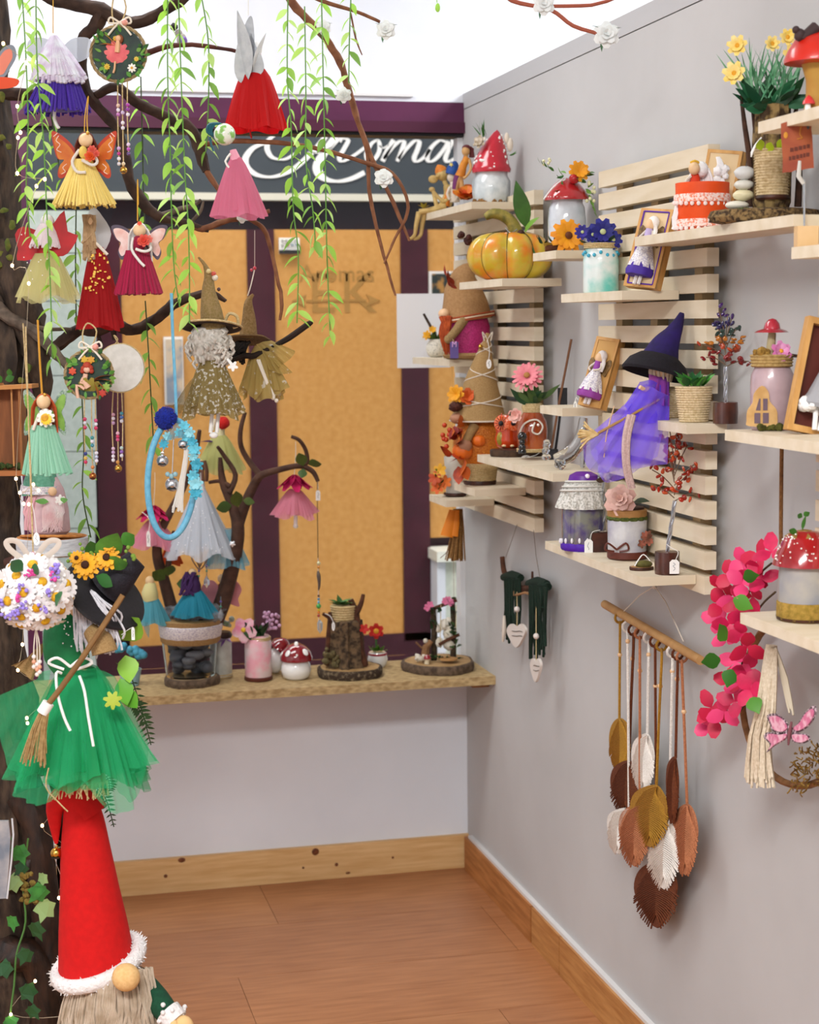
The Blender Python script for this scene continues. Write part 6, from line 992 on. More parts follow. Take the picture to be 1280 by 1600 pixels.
def limb(pts, rs, m=BRA, name='branch', kk=4, n=9, rough=.12):
    mb = MB(); mb.tube([T.p(*q) for q in pts], rs, n, k=kk)
    for i, v in enumerate(mb.v): mb.v[i] = v+V((noise.noise(v*.09), noise.noise(v*.09+V((9, 0, 0))), noise.noise(v*.09+V((0, 9, 0)))))*max(rs)*rough*2.2
    return T.part(name, mb, m)
limb([(4, 380, -10), (24, 440, -22), (46, 500, -26), (58, 560, -20), (66, 606, -10), (60, 640, 0)], [22, 26, 24, 20, 15, 6], TB, 'limb')
limb([(20, 1180, -30), (60, 1190, -36), (92, 1180, -30), (112, 1150, -20)], [24, 22, 16, 8], TBD, 'limb'); limb([(40, 1240, -40), (58, 1300, -52), (70, 1400, -56), (82, 1500, -56), (92, 1600, -54), (96, yf, -50)], [30, 22, 20, 22, 26, 34], TBD, 'root', n=12); limb([(-6, 1380, -60), (26, 1372, -66), (46, 1350, -60), (60, 1320, -50)], [16, 15, 13, 12], TBD, 'root'); limb([(-10, 1500, -60), (30, 1490, -70), (66, 1530, -66), (80, yf, -60)], [26, 26, 24, 30], TBD, 'root', n=12)
limb([(92, 1215, 10), (106, 1300, 14), (104, 1400, 16), (110, 1500, 16), (116, yf, 16)], [16, 17, 16, 18, 26], TBD, 'root', n=10)  # added dark root standing in for the black gap by the hat tip
limb([(0, 146, 0), (30, 148, -6), (62, 148, -12)], [10, 9, 6]); limb([(40, -30, 10), (78, -4, 6), (120, 6, 0), (158, 16, -4), (204, 36, -6), (246, 22, -8), (290, -6, -8), (320, -40, -8)], [10, 10, 10, 11, 9, 8, 8, 7]); limb([(160, 14, -4), (152, 38, 0), (132, 56, 4), (128, 84, 6), (130, 118, 8), (140, 150, 8), (172, 188, 6), (184, 202, 4)], [11, 10, 8, 7, 7, 8, 8, 6]); limb([(150, 150, 8), (182, 136, 8), (210, 158, 6), (262, 184, 4), (296, 200, 0), (312, 236, -4), (322, 268, -8)], [6, 7, 8, 8, 9, 9, 7])
limb([(322, 266, -8), (344, 300, -8), (372, 332, -8), (400, 348, -8), (416, 366, -8), (430, 420, -8), (440, 466, -8), (438, 500, -8)], [5, 4, 3.6, 3.4, 3.4, 3, 2.8, 2], VIN, 'twig'); limb([(184, 202, 4), (196, 250, 2), (206, 292, 0), (244, 336, -4), (288, 348, -8), (326, 360, -10)], [8, 9, 9, 8, 6, 4]); limb([(300, 352, -8), (316, 358, -10), (350, 346, -12), (392, 338, -14), (422, 330, -16)], [4, 5, 4.4, 4, 3.2], VIN, 'twig'); limb([(250, 338, -4), (284, 326, -2), (302, 322, 0), (314, 312, 2)], [5, 4, 3.4, 2], GRYB, 'twig'); limb([(296, 350, -6), (312, 332, -8), (318, 314, -8)], [3, 2.6, 1.6], GRYB, 'twig')
limb([(-20, 470, -40), (14, 496, -46), (36, 508, -48), (66, 530, -50), (90, 556, -50), (104, 572, -50)], [11, 10, 9, 8, 8, 6], GRYB); limb([(36, 506, -48), (70, 514, -46), (112, 514, -40)], [4, 3.4, 2], GRYB, 'twig'); limb([(82, 546, -20), (104, 530, -18), (126, 514, -18), (150, 516, -18), (178, 506, -16), (206, 516, -14), (240, 502, -12), (270, 476, -10), (300, 464, -10), (328, 458, -10), (352, 470, -10)], [8, 9, 10, 10, 10, 9, 8, 7, 6, 5, 3.4]); limb([(176, 508, -16), (178, 524, -20), (178, 532, -22)], [5, 4, 2]); limb([(150, 516, -18), (160, 540, -18)], [3, 1.5])
limb([(226, 84, 4), (256, 74, 2), (290, 70, 0), (330, 73, -2), (368, 80, -2)], [5, 4, 3.4, 3, 2.4], mat('#5c2f24', .8, '#45201a', 60), 'twig')
limb([(440, -40, 0), (456, 4, 0), (490, 40, 0), (510, 62, 0), (532, 98, 0), (548, 152, 0), (564, 203, 0), (582, 250, 0), (606, 298, 0), (640, 376, 0)], [7, 6.5, 6, 5.4, 5.4, 5, 4.4, 3.6, 3.2, 2], VIN, 'vine_branch'); limb([(540, 120, 2), (556, 176, 3), (574, 240, 4), (577, 297, 4), (587, 350, 4), (600, 400, 4), (618, 462, 4)], [3, 3.2, 3.2, 3, 2.8, 2.4, 1.6], VIN, 'vine_branch'); limb([(316, 226, 0), (364, 220, -2), (454, 225, -4), (518, 238, -4), (583, 258, -4), (612, 270, -4), (632, 300, -4), (637, 332, -4), (618, 372, -4), (600, 412, -4)], [4, 3.6, 3.4, 3.2, 3, 2.8, 2.6, 2.4, 2, 1.4], VIN, 'vine_branch')
limb([(440, -30, -30), (500, 0, -30), (556, 18, -30), (594, 34, -30)], [3.4, 3, 2.6, 2.2], VIN, 'twig'); limb([(770, -30, -60), (800, 1, -60), (860, 15, -60), (896, 40, -60), (946, 56, -62)], [3, 3, 3, 3, 2.6], mat('#a85a44', .8), 'twig'); limb([(850, 10, -60), (924, 8, -60), (964, -4, -60)], [2.6, 2.6, 2.4], mat('#a85a44', .8), 'twig'); limb([(504, 60, 0), (520, 84, 0), (536, 106, 0)], [2, 2, 1], VIN, 'twig'); limb([(548, 20, 0), (556, 60, 0), (566, 86, 0)], [1.4, 1.4, .8], VIN, 'twig')
mb = MB(); rr = random.Random(9)
for i in range(16):
    z = rr.uniform(60, 640); mb.ell(T.p(rr.uniform(-4, 22)+(26 if 440 < z < 600 else 0), z, -40+rr.uniform(-10, 10)), (rr.uniform(3, 7), 3, rr.uniform(4, 9)), 7, 5, wob=.6, seed=i)
T.part('moss_patches', mb, mat('#4a5a22', .95, '#6b6a2c', 80, .6), stuff=True)
# --- white paper roses fixed on the twigs
HF = V((sin(YAW), cos(YAW), 0)); TH = (TREE.o.location-CAM).dot(HF)
def rose(px, py, r, dy, label, n=(0, -1, .1)):
    r_ = ray(px, py); T = Thing('paper_rose', label, 'paper rose', CAM+r_*((TH+dy*TREE.s)/r_.dot(HF)), (px, py)); mb = MB()
    for l in range(4): mb.flower(V((0, -l*r*.12, 0)), n, 6-l, r*(1.05-.2*l), r*(.95-.15*l), .05+.25*l, 1, roll=l*.6, tip=.9)
    T.part('petals', mb, mat('#eef2f0', .7)); 
    for a in (.6, 2.4, 4.3): o = T.part('rose_leaf', MB().leaf(aim((cos(a), .25, sin(a)), 0, (cos(a)*r*.5, r*.2, sin(a)*r*.5)), r*.85, r*.5), mat('#3f6a44', .6))
for px, py, r, dd, lb in ((603, 46, 15, -33, 'white paper rose at the tip of a short top twig'), (948, 53, 20, -66, 'white paper rose overlapping the partition top edge'), (850, 6, 17, -66, 'white paper rose where the reddish top twigs fork'), (600, 277, 15, -9, 'white paper rose on the drooping vine beside the pixie shelf'), (378, 336, 12, -16, 'white paper rose below the pink tulle fairy'), (537, 148, 12, -8, 'white paper rose half way down the drooping vine'), (505, 42, 12, -8, 'white paper rose on the vine near the hanging leaf strands')): rose(px, py, r, dd, lb)
# --- hanging leaf strands
LM = [mat('#a2d852', .5, transl=.97), mat('#bce86c', .5, transl=.97), mat('#7fb444', .5, transl=.97), mat('#c8ee86', .5, transl=.97)]
_lm = {}
def vine(pts, d, label, dens=12, ln=26, dark=False, seed=0):
    px, py = pts[0]; T = d_thing('leaf_strand', label, 'leaf strand', px, py, d, 'hanging leaf strands on the tree'); rr = random.Random(seed); P = smooth_pts([T.p(a, b, 3*sin(i*2+seed)) for i, (a, b) in enumerate(pts)], 8)
    T.part('stem', MB().tube(P, 1.1, 5), mat('#5c8f3a', .6) if not dark else mat('#3a4a24', .6)); acc = 0; side = 1
    for i in range(1, len(P)):
        acc += (P[i]-P[i-1]).length
        while acc > dens:
            acc -= dens; mi = rr.choice((0, 0, 1, 2, 3)) if not dark else rr.choice((2, 2, 0)); vi = rr.choice((0, 1, 2)); key = (mi, vi, d, ln)
            if key not in _lm: _lm[key] = MB().leaf(Matrix(), ln*(.8+.2*vi), 9.5+vi*1.5, .22, .3).mesh('leaf', [LM[mi]], T.s)
            side = -side; a = rr.uniform(.35, 1.15)*side; dr = V((sin(a), rr.uniform(-.6, .3), -cos(a))); T.inst('leaf', _lm[key], Matrix.Translation(P[i]) @ aim(dr, rr.uniform(-.8, .8)))
for i, (pts, d, lb, dk) in enumerate((([(33, -30), (40, 80), (44, 200), (41, 290), (47, 370)], 2.85, 'green leaf strand nearest the trunk beside the butterfly wing', 0), ([(56, -30), (58, 100), (68, 220), (73, 330), (78, 430), (82, 560)], 2.8, 'green leaf strand falling in front of the red winged fairy', 0), ([(262, -30), (262, 120), (266, 240), (268, 330), (272, 420), (281, 480)], 2.85, 'green leaf strand passing left of the pink tulle fairy', 0), ([(278, -30), (284, 150), (289, 270), (294, 350), (296, 430), (296, 505)], 2.82, 'green leaf strand ending beside the burlap hat doll', 0), ([(312, -20), (325, 60), (326, 150), (322, 236)], 3.0, 'short green leaf strand left of the red fairy', 0), ([(450, -10), (449, 120), (455, 200), (458, 320), (466, 400), (464, 505)], 2.9, 'green leaf strand just right of the red fairy', 0), ([(476, 10), (478, 150), (478, 250), (489, 330), (493, 385)], 2.86, 'middle green leaf strand in front of the script sign', 0), ([(502, -20), (505, 120), (508, 250), (511, 400), (516, 525)], 2.9, 'long green leaf strand ending on the kraft panel logo', 0), ([(549, -20), (546, 60), (545, 130)], 3.0, 'tiny green leaf strand beside the vine branch', 0), ([(220, 120), (222, 200), (224, 280), (226, 350)], 3.28, 'dark leaf strand between the hanging fairy plaque and fairies', 1), ([(227, 470), (232, 550), (237, 640), (241, 710)], 3.1, 'dark leaf strand falling above the blue pompom', 1), ([(119, 320), (118, 410), (119, 500)], 3.05, 'dark leaf strand left of the red tulle fairy', 1), ([(128, 620), (131, 700), (129, 770), (142, 840)], 3.1, 'dark leaf strand below the round fairy plaque', 1), ([(76, 150), (86, 220), (96, 280)], 3.2, 'short leaf strand behind the orange winged fairy', 1))): vine(pts, d, lb, 12 if not dk else 14, 26, dk, i)
T = d_thing('leaf_bud', 'single tiny green leaf bud dangling at the ceiling', 'leaf', 683, 2, 2.9); T.part('stem', MB().tube(T.P((681, -20), (683, 4)), .7, 4), LM[0]); T.part('bud', MB().ell(T.p(684, 12), (4, 3, 7)), LM[1])
# ================================================================ hanging ornaments
DO = 3.0
T = d_thing('yarn_fairy', 'purple yarn skirt fairy seen from behind with white feather hair', 'fairy doll', 92, 55, DO); loop(T, [(83, 52), (83, 20), (83, -20)]); skirt_yarn(T, 90, 110, 176, 22, 49, [yarn('#3c1f8f'), yarn('#4a2ba4')], 80, dx=-4); mb = MB()
for i in range(44): a = pi+pi*i/43; w = rnd(.9, 1.1); mb.tube([T.p(84+3*cos(a), 56, 3*sin(a)), T.p(88+24*cos(a)*w, 92, 18*sin(a)), T.p(92+40*cos(a)*w, 122+rnd(-5, 9), 28*sin(a))], [2, 4, 3.4], 5, k=3)
T.part('feather_hair', mb, mat('#e2e6ee', .9, '#c9b8d4', 60)); 
for e in (-1, 1): T.part('wing', MB().poly([(0, 0), (18*e, 22), (44*e, 24), (52*e, 10), (44*e, -6), (20*e, -14)], 1.2, 0, Matrix.Translation(T.p(94, 84, 22)), k=4), tulle('#cfd4dc', .6))
mb = MB(); mb.tube(T.P((86, 170), (85, 186), (90, 198)), 2.6, 6, k=2); mb.ell(T.p(91, 199), (3, 3, 2.5)); T.part('leg', mb, WHITE)
def plaque(label, cx, cy, r, d, ytop, figure, strands):
    T = d_thing('round_plaque', label, 'plaque', cx, cy, d); mb = MB(); mb.lathe([(r*.93, -3), (r*.93, 3)], 40, 0, None, Matrix.Translation(T.p(cx, cy)) @ Matrix.Rotation(pi/2, 4, 'X')); T.part('disc', mb, mat('#1c2a2a', .6, '#26402e', 60)); mb = MB()
    for q in range(3): mb.tube([T.p(cx+(r+1.5*cos(q*2.1+9*a))*cos(a), cy-(r+1.5*cos(q*2.1+9*a))*sin(a), 2*sin(q*2.1+9*a)) for a in [2*pi*i/72 for i in range(72)]], 1.6, 5, closed=True)
    T.part('twine_rim', mb, mat('#a8916a', .85, '#8a744e', 120)); rr = random.Random(int(cx))
    for i in range(34):
        a = rr.uniform(0, 6.3); q = r*rr.uniform(.55, .98); o = T.part('painted_leaf', MB().leaf(face((cos(a+rr.uniform(-.9, .9)), -.15, sin(a+rr.uniform(-.9, .9))), rr.uniform(-.3, .3)), rr.uniform(8, 14), rr.uniform(4, 7)), [mat('#4f8a34', .6), mat('#6fa044', .6), mat('#33602c', .6)][i % 3]); o.location = T.p(cx+q*cos(a), cy-q*sin(a), -4)*T.s
    figure(T); loop(T, [(cx-6, cy-r, 0), (cx-10, cy-r-26, 0), (cx-2, ytop, 6), (cx+12, cy-r-30, 0), (cx+2, cy-r, 0)], 1.2, TWINE); mb = MB(); y0 = cy-r-2
    for e in (-1, 1): mb.tube(T.P((cx+2, y0-4, -4), (cx+2+e*14, y0-12, -6), (cx+2+e*17, y0-3, -6), (cx+2, y0-3, -5)), 1.6, 5, k=4); mb.tube(T.P((cx+2, y0-4, -5), (cx+2+e*10, y0+6, -7), (cx+2+e*18, y0+16, -7)), 1.6, 5, k=2)
    T.part('bow', mb, mat('#e6dccb', .8)); bead(T, cx+10, y0-4, 5, '#e0988a', -9, name='pearl')
    for xs, ys, bl, end in strands:
        strand(T, [(xs, cy+r-6, 0), (xs+rnd(-1, 1), (cy+r+ys)/2, 0), (xs+2, ys, 0)], 1, TWINE, 'bead_cord')
        for yy, c in bl: bead(T, xs+2*(yy-cy-r)/(ys-cy-r+1), yy, 3.1, c, 0)
        if end: bell(T, xs+2, ys+4, 6, 0, None, mat('#b06a3a', .3, metal=1) if end == 2 else GOLD)
    return T
def fig1(T):
    T.part('fairy_skirt', MB().flower(T.p(182, 84, -6), (0, -1, -.1), 11, 20, 9, .05), mat('#e87a7a', .6, '#d85a64', 60)); T.part('fairy_body', MB().tube(T.P((185, 60, -7), (184, 72, -7), (183, 82, -7)), [3, 4, 4], 7).ell(T.p(185, 60, -7), 5, 9, 7), mat('#e8b48a', .6)); mb = MB(); mb.ell(T.p(187, 61, -6), (6, 4, 7)); T.part('fairy_hair', mb, mat('#8a4a2a', .7)); [T.part('fairy_wing', MB().leaf(aim(v, 0, T.p(180, 72, -6)), 24, 10), mat('#e8a04a', .6)) for v in ((-.5, -.1, 1), (-1, -.1, .4))]; T.part('fairy_legs', MB().tube(T.P((180, 96, -7), (179, 108, -7), (177, 114, -7)), 1.6, 5), mat('#e8b48a', .6)); [T.part('daisy', MB().flower(T.p(a, b, -7), (0, -1, 0), 8, s_, s_*.5, .05, 1, 0, 1, s_*.3), [mat(c, .6), mat('#d8a02c', .6)]) for a, b, s_, c in ((206, 106, 7, '#f0ede4'), (213, 92, 4, '#e0c04a'), (167, 104, 5, '#d8b83c'), (180, 60, 4, '#e0b83c'))]
BD = ['#c9a0c8', '#b82a80', '#e3dce8', '#d8b4a0']
plaque('round plaque of pink skirted fairy among leaves hanging top left', 185, 84, 43, 2.9, -20, fig1, [(184, 254, [(165, '#d8b4a0'), (172, '#e3dce8'), (179, '#b86ab0'), (232, '#c9a0d0'), (240, '#b82a80'), (248, '#e3dce8'), (256, '#d8d4dc')], 0), (191, 262, [(176, '#c9b4d8'), (192, '#e3dce8'), (200, '#e3dce8'), (256, '#d8c4a0')], 1), (199, 240, [(164, '#a82aa0'), (171, '#8a2a9a'), (179, '#e3dce8'), (226, '#d8c4e0'), (233, '#b84ab0'), (240, '#5a3a7a')], 0)])
def fig2(T):
    mb = MB(); mb.flower(T.p(140, 606, -6), (0, -1, -.6), 9, 18, 9, .1); T.part('fairy_skirt', mb, mat('#9a8a3a', .6, '#6f7a34', 60)); T.part('fairy_body', MB().tube(T.P((134, 584, -8), (132, 596, -8), (138, 606, -8)), [4, 4.4, 5], 8).ell(T.p(136, 577, -8), 6, 10, 7).tube(T.P((130, 590, -9), (126, 598, -9), (134, 598, -10)), 2, 6, k=2).tube(T.P((132, 608, -8), (120, 602, -9), (122, 622, -9)), 2.6, 6, k=2), mat('#e0b49a', .6)); mb = MB(); [mb.ell(T.p(136+a, 572+b, -7), r, 8, 6) for a, b, r in ((0, 0, 7), (-5, 4, 5), (5, 3, 5), (7, 8, 4), (-7, 8, 4))]; T.part('fairy_hair', mb, mat('#a83a24', .7)); [T.part('fairy_wing', MB().leaf(aim(v, 0, T.p(146, 594, -6)), 30, 13), mat('#d88a4a', .6, '#b0602a', 60)) for v in ((1, -.1, .6), (1, -.1, .2), (.8, -.1, -.4), (.5, -.1, -.9))]; [T.part('painted_flower', MB().flower(T.p(a, b, -7), (0, -1, 0), 6, 6, 4, .1), mat(c, .6)) for a, b, c in ((113, 580, '#c84a2c'), (132, 562, '#c8a02c'), (142, 562, '#c8902c'), (160, 614, '#b83a2c'), (166, 604, '#8aa84a'))]
plaque('round plaque of red haired fairy with orange wings hanging below branch', 139, 585, 37, 2.88, 505, fig2, [(132, 728, [(655, '#c82a5a'), (661, '#d8d4e0'), (668, '#c82a5a'), (709, '#2a3a8a'), (716, '#d8b04a'), (722, '#c82a5a')], 0), (143, 740, [(684, '#3a8a8a'), (690, '#d8d4e0'), (696, '#3a8a9a'), (730, '#c87a3a')], 2), (149, 726, [(657, '#c84a7a'), (663, '#d8d4e0'), (669, '#c82a5a'), (708, '#d8d4e0'), (714, '#b0b4d0'), (720, '#e3dce8')], 0)])
T = d_thing('round_plaque', 'plain cream back of a round plaque with bead tails', 'plaque', 187, 575, 2.98); mb = MB(); mb.lathe([(37, -2.5), (37.5, 0), (37, 2.5)], 44, 0, None, Matrix.Translation(T.p(188, 575)) @ Matrix.Rotation(pi/2, 4, 'X')); T.part('disc', mb, mat('#d9d6cf', .8, '#cbc8c0', 80)); mb = MB(); mb.tube([T.p(188+38*cos(a), 575-38*sin(a)) for a in [2*pi*i/48 for i in range(48)]], 1.2, 5, closed=True); T.part('rim', mb, TWINE); loop(T, [(186, 538, 0), (178, 524, -4), (184, 530, -6), (180, 538, 0)], 1, TWINE)
for xs, ys, bl in ((177, 722, [(648, '#d8a4b8'), (654, '#e3dce8'), (661, '#c9a0c8'), (701, '#d8b4c8'), (707, '#c9a8d0'), (713, '#e3dce8'), (719, '#e8e4ec')]), (184, 726, [(677, '#d8a4b8'), (682, '#c82a5a'), (687, '#c84a7a'), (722, '#c88a3a')]), (190, 720, [(646, '#3a8a9a'), (652, '#4a6ab0'), (658, '#d8d4e0'), (700, '#b0c4c0'), (706, '#8a5ab0'), (712, '#d8d4e0')])):
    strand(T, [(xs, 610, 0), (xs+(xs-184)*.3, 660, 0), (xs+1, ys, 0)], 1, TWINE, 'bead_cord'); [bead(T, xs, yy, 3, c) for yy, c in bl]
bell(T, 185, 732, 6, 0, None, GOLD)
# orange winged yellow fairy
def face_fairy(T, cx, hy, hr, hairc, hair_y, wid, m_head=WOODHEAD):
    T.part('head', MB().ell(T.p(cx, hy, -4), hr, 16, 12), m_head); hair(T, cx, hy, hr, hair_y, wid, mat(hairc, .8, bump=.4, sc=250))
def bouquet(T, items):
    for a, b, r, c in items: T.part('bouquet_flower', MB().flower(T.p(a, b, -24), (0, -1, .15), 7, r, r*.7, .3, 3), mat(c, .6))
T = d_thing('winged_fairy', 'yellow yarn fairy with large orange butterfly wings', 'fairy doll', 133, 215, 2.92); loop(T, [(132, 206, 0), (133, 180, 0), (138, 150, 0), (136, 184, 0), (137, 206, 0)]); wing_pair(T, 132, [(8, 262), (14, 236), (30, 216), (50, 205), (48, 228), (42, 248), (32, 250), (40, 262), (41, 276), (34, 278), (22, 268)], mat('#c2560f', .5, '#cf7a1c', 40), edge=mat('#b5330f', .5), deco=[[(40, 212), (44, 220), (38, 226), (43, 234), (36, 238)], [(42, 208), (48, 214)], [(28, 256), (34, 262), (30, 268), (36, 272)]], dm=mat('#f2d8cc', .6), y=10); face_fairy(T, 134, 219, 11, '#5c2416', 252, 14); skirt_yarn(T, 131, 250, 322, 13, 48, [yarn('#e8cf7a'), yarn('#dfc36a')], 90, rag=.04); T.part('bodice', MB().ell(T.p(130, 238, -10), (7, 7, 10)), mat('#e0c060', .8)); mb = MB(); mb.tube(T.P((124, 234, -10), (113, 252, -16), (120, 268, -22), (134, 269, -24)), 2.4, 6, k=4); mb.tube(T.P((142, 236, -10), (152, 252, -18), (144, 258, -22), (128, 250, -24)), 2.4, 6, k=4); T.part('arms', mb, mat('#d8d0c8', .85)); bouquet(T, ((141, 244, 9, '#d8501a'), (144, 234, 7, '#d85a4a'), (150, 240, 6, '#d85a4a'))); T.part('crown_bead', MB().ell(T.p(137, 208, -10), 3, 8, 6), GOLD)
# red fairy with leaf wings
T = d_thing('tulle_fairy', 'scarlet tulle fairy with pale grey skeleton leaf wings', 'fairy doll', 393, 80, 3.08); loop(T, [(388, 24, 0), (388, 0, 0), (388, -30, 0)], 1, WHITE); skirt_tulle(T, 398, 108, 202, 16, 47, mat('#d80f14', .75, transl=.92), 9, .1, 3, bulge=.35, rag=.02); LW = mat('#c9ccd0', .7, '#b4b8be', 60, .3)
for pts in ([(0, -44), (-12, -20), (-22, 10), (-24, 40), (-14, 56), (-6, 40), (2, 60), (6, 30), (8, -6), (6, -40)], [(-2, 40), (12, 46), (22, 34), (18, 14), (10, 0), (0, -20)]): T.part('leaf_wing', MB().poly([(a, -b*.0+(-b if False else -b)) for a, b in [(p[0], -p[1]) for p in pts]][::-1] if False else [(p[0], -p[1]*-1) for p in [(q[0], -q[1]) for q in pts]], 1.2, 0, Matrix.Translation(T.p(390, 72, -16)), k=3), LW)
T.part('leaf_wing', MB().leaf(aim((-.12, -.1, 1), 0, T.p(388, 124, -22)), 104, 36, .02, .15, k=8), LW); T.part('leaf_wing', MB().leaf(aim((.25, -.05, .8), 0, T.p(396, 112, -14)), 62, 26, .05, .15, k=6), mat('#dde0e2', .7)); T.part('bodice', MB().tube(T.P((398, 84), (399, 112)), [10, 15], 12), mat('#d4d6da', .6, '#c41a1c', 50)); T.part('hair', MB().ell(T.p(400, 76), (10, 9, 13)), WHITE); strand(T, [(392, 196, 0), (391, 206, 0), (393, 216, 0)], 1.4, mat('#c81a24', .7), 'ribbon_tail')
# pink tulle fairy with round bead head
T = d_thing('tulle_fairy', 'pink sparkling tulle fairy with green marbled ball head', 'fairy doll', 366, 232, 2.97); mb = MB(); mb.ell(T.p(351, 210, -10), 17, 18, 12); T.part('ball_head', mb, mat('#e8ebdf', .25, '#86b860', 75, coat=.4, lo=.48, hi=.56)); mb = MB(); [mb.tube(T.P((338, 214, -4), (324+i*3, 206, -6), (328+i*4, 194, -6), (346, 194, -6)), 2.2, 5, k=3) for i in range(3)]; mb.tube(T.P((328, 214), (330, 226), (334, 236)), 2, 5); T.part('teal_ribbon', mb, mat('#1c5a6a', .6)); skirt_tulle(T, 369, 246, 338, 8, 43, mat('#e583a2', .75, transl=.85), 8, .1, 3, bulge=.22, rag=.03, dx=2); T.part('bodice', MB().tube(T.P((364, 234), (368, 250)), [5, 9], 9), mat('#e59ab0', .7)); mb = MB(); mb.tube(T.P((360, 240, -8), (352, 252, -10), (358, 262, -10)), 1.8, 5, k=2); T.part('arm', mb, WHITE)
# red winged cream fairy from behind
T = d_thing('winged_fairy', 'cream tutu fairy with glossy red felt wings seen from behind', 'fairy doll', 72, 352, 2.95); RW = mat('#b5111a', .55, '#9c0c14', 40)
T.part('wing', MB().poly([(0, 10), (14, 26), (30, 44), (34, 12), (50, 6), (40, -14), (26, -26), (8, -22)], 2, 0, Matrix.Translation(T.p(72, 374, -6)), k=2), RW); T.part('wing', MB().poly([(0, 6), (-14, 14), (-36, 20), (-48, 8), (-44, -14), (-46, -32), (-20, -30), (-4, -20)], 2, 0, Matrix.Translation(T.p(72, 374, -6)), k=2), RW); skirt_tulle(T, 72, 396, 468, 18, 47, mat('#dcd69a', .8, transl=.62), 9, .12, 3, bulge=.15, rag=.06); mb = MB()
for i in range(30): a = pi+pi*i/29; mb.tube([T.p(72+8*cos(a), 350, 8*sin(a)-4), T.p(71+16*cos(a), 364, 14*sin(a)-4), T.p(70+24*cos(a), 386+rnd(-4, 3), 17*sin(a)-4)], 1.8, 5, k=2)
T.part('yarn_hair', mb, yarn('#d6c6cc')); T.part('head_cap', MB().ell(T.p(74, 346, -2), (11, 10, 11)), mat('#d8d4d4', .8)); T.part('bodice', MB().tube(T.P((72, 362, 2), (72, 400, 2)), [10, 16], 10), RW); rr = random.Random(8); mb = MB(); [mb.ell(T.p(72+rr.uniform(-40, 44), 340+rr.uniform(0, 100), -28), 1, 6, 4) for i in range(16)]; T.part('pearl_dots', mb, WHITE, stuff=True)
# red tulle fairy
T = d_thing('tulle_fairy', 'deep red tulle fairy with gold flecks and tan hair', 'fairy doll', 150, 370, 3.0); skirt_tulle(T, 152, 386, 512, 9, 35, mat('#b50d14', .75, transl=.88), 7, .12, 3, bulge=.3, rag=.03); rr = random.Random(3); mb = MB(); [mb.box(T.p(152+rr.uniform(-.7, .9)*(9+26*t**.7), 386+90*t, -(9+24*t**.7)*.82-2), (rr.uniform(1.5, 4), .6, rr.uniform(1.5, 4))) for t in [rr.uniform(.1, .8) for i in range(40)]]; T.part('gold_flecks', mb, mat('#e0b050', .3, metal=.8), stuff=True)
mb = MB(); [mb.tube(T.P((138+rnd(-8, 10), 336, -4+rnd(-5, 5)), (140+rnd(-12, 8), 360, -8), (134+rnd(-6, 16), rnd(376, 410), -12)), 2.6, 5, k=3) for i in range(20)]; T.part('hair', mb, mat('#b89a74', .85, '#9a7c58', 80)); T.part('veil', MB().poly([(-12, 0), (4, 46), (22, 30), (34, 4), (20, -24), (4, -6)], 1, 0, Matrix.Translation(T.p(140, 370, 8)), k=3), tulle('#dcdcdc', .6)); T.part('head', MB().ell(T.p(142, 346, -2), (9, 9, 10)), WOODHEAD); mb = MB(); mb.tube(T.P((150, 380, -10), (160, 390, -14), (168, 398, -14)), 2.4, 6, k=2); T.part('arm', mb, CORD)
# crimson yarn fairy
T = d_thing('winged_fairy', 'crimson yarn fairy with pale pink butterfly wings and red bouquet', 'fairy doll', 217, 352, 2.95); loop(T, [(215, 345, 0), (215, 310, 0), (215, 280, 0), (216, 320, 0)], 1); wing_pair(T, 218, [(6, 378), (14, 362), (30, 352), (44, 354), (38, 372), (30, 380), (34, 394), (28, 406), (18, 396)], mat('#e0aea4', .6, '#ecd4cf', 60), edge=mat('#544a5a', .6), y=10); face_fairy(T, 218, 360, 10, '#e2dfdc', 410, 18); skirt_yarn(T, 216, 392, 460, 16, 36, [yarn('#8c0a35'), yarn('#a0103f')], 54, rag=.02, thick=1.3); T.part('bodice', MB().ell(T.p(216, 382, -6), (11, 9, 14)), yarn('#8c0a35')); mb = MB(); mb.tube(T.P((208, 372, -10), (206, 390, -16), (218, 408, -24), (226, 416, -26)), 2.2, 6, k=3); mb.tube(T.P((228, 374, -10), (236, 388, -18), (226, 393, -24), (212, 389, -24)), 2.2, 6, k=3); T.part('arms', mb, mat('#e0dcd6', .85)); bouquet(T, ((225, 376, 10, '#d84a3a'), (232, 374, 7, '#e07060'), (220, 378, 6, '#c83a2a'))); T.part('hair_flower', MB().flower(T.p(218, 349, -12), (0, -1, .5), 5, 4, 3, .2), mat('#d84a2a', .6))
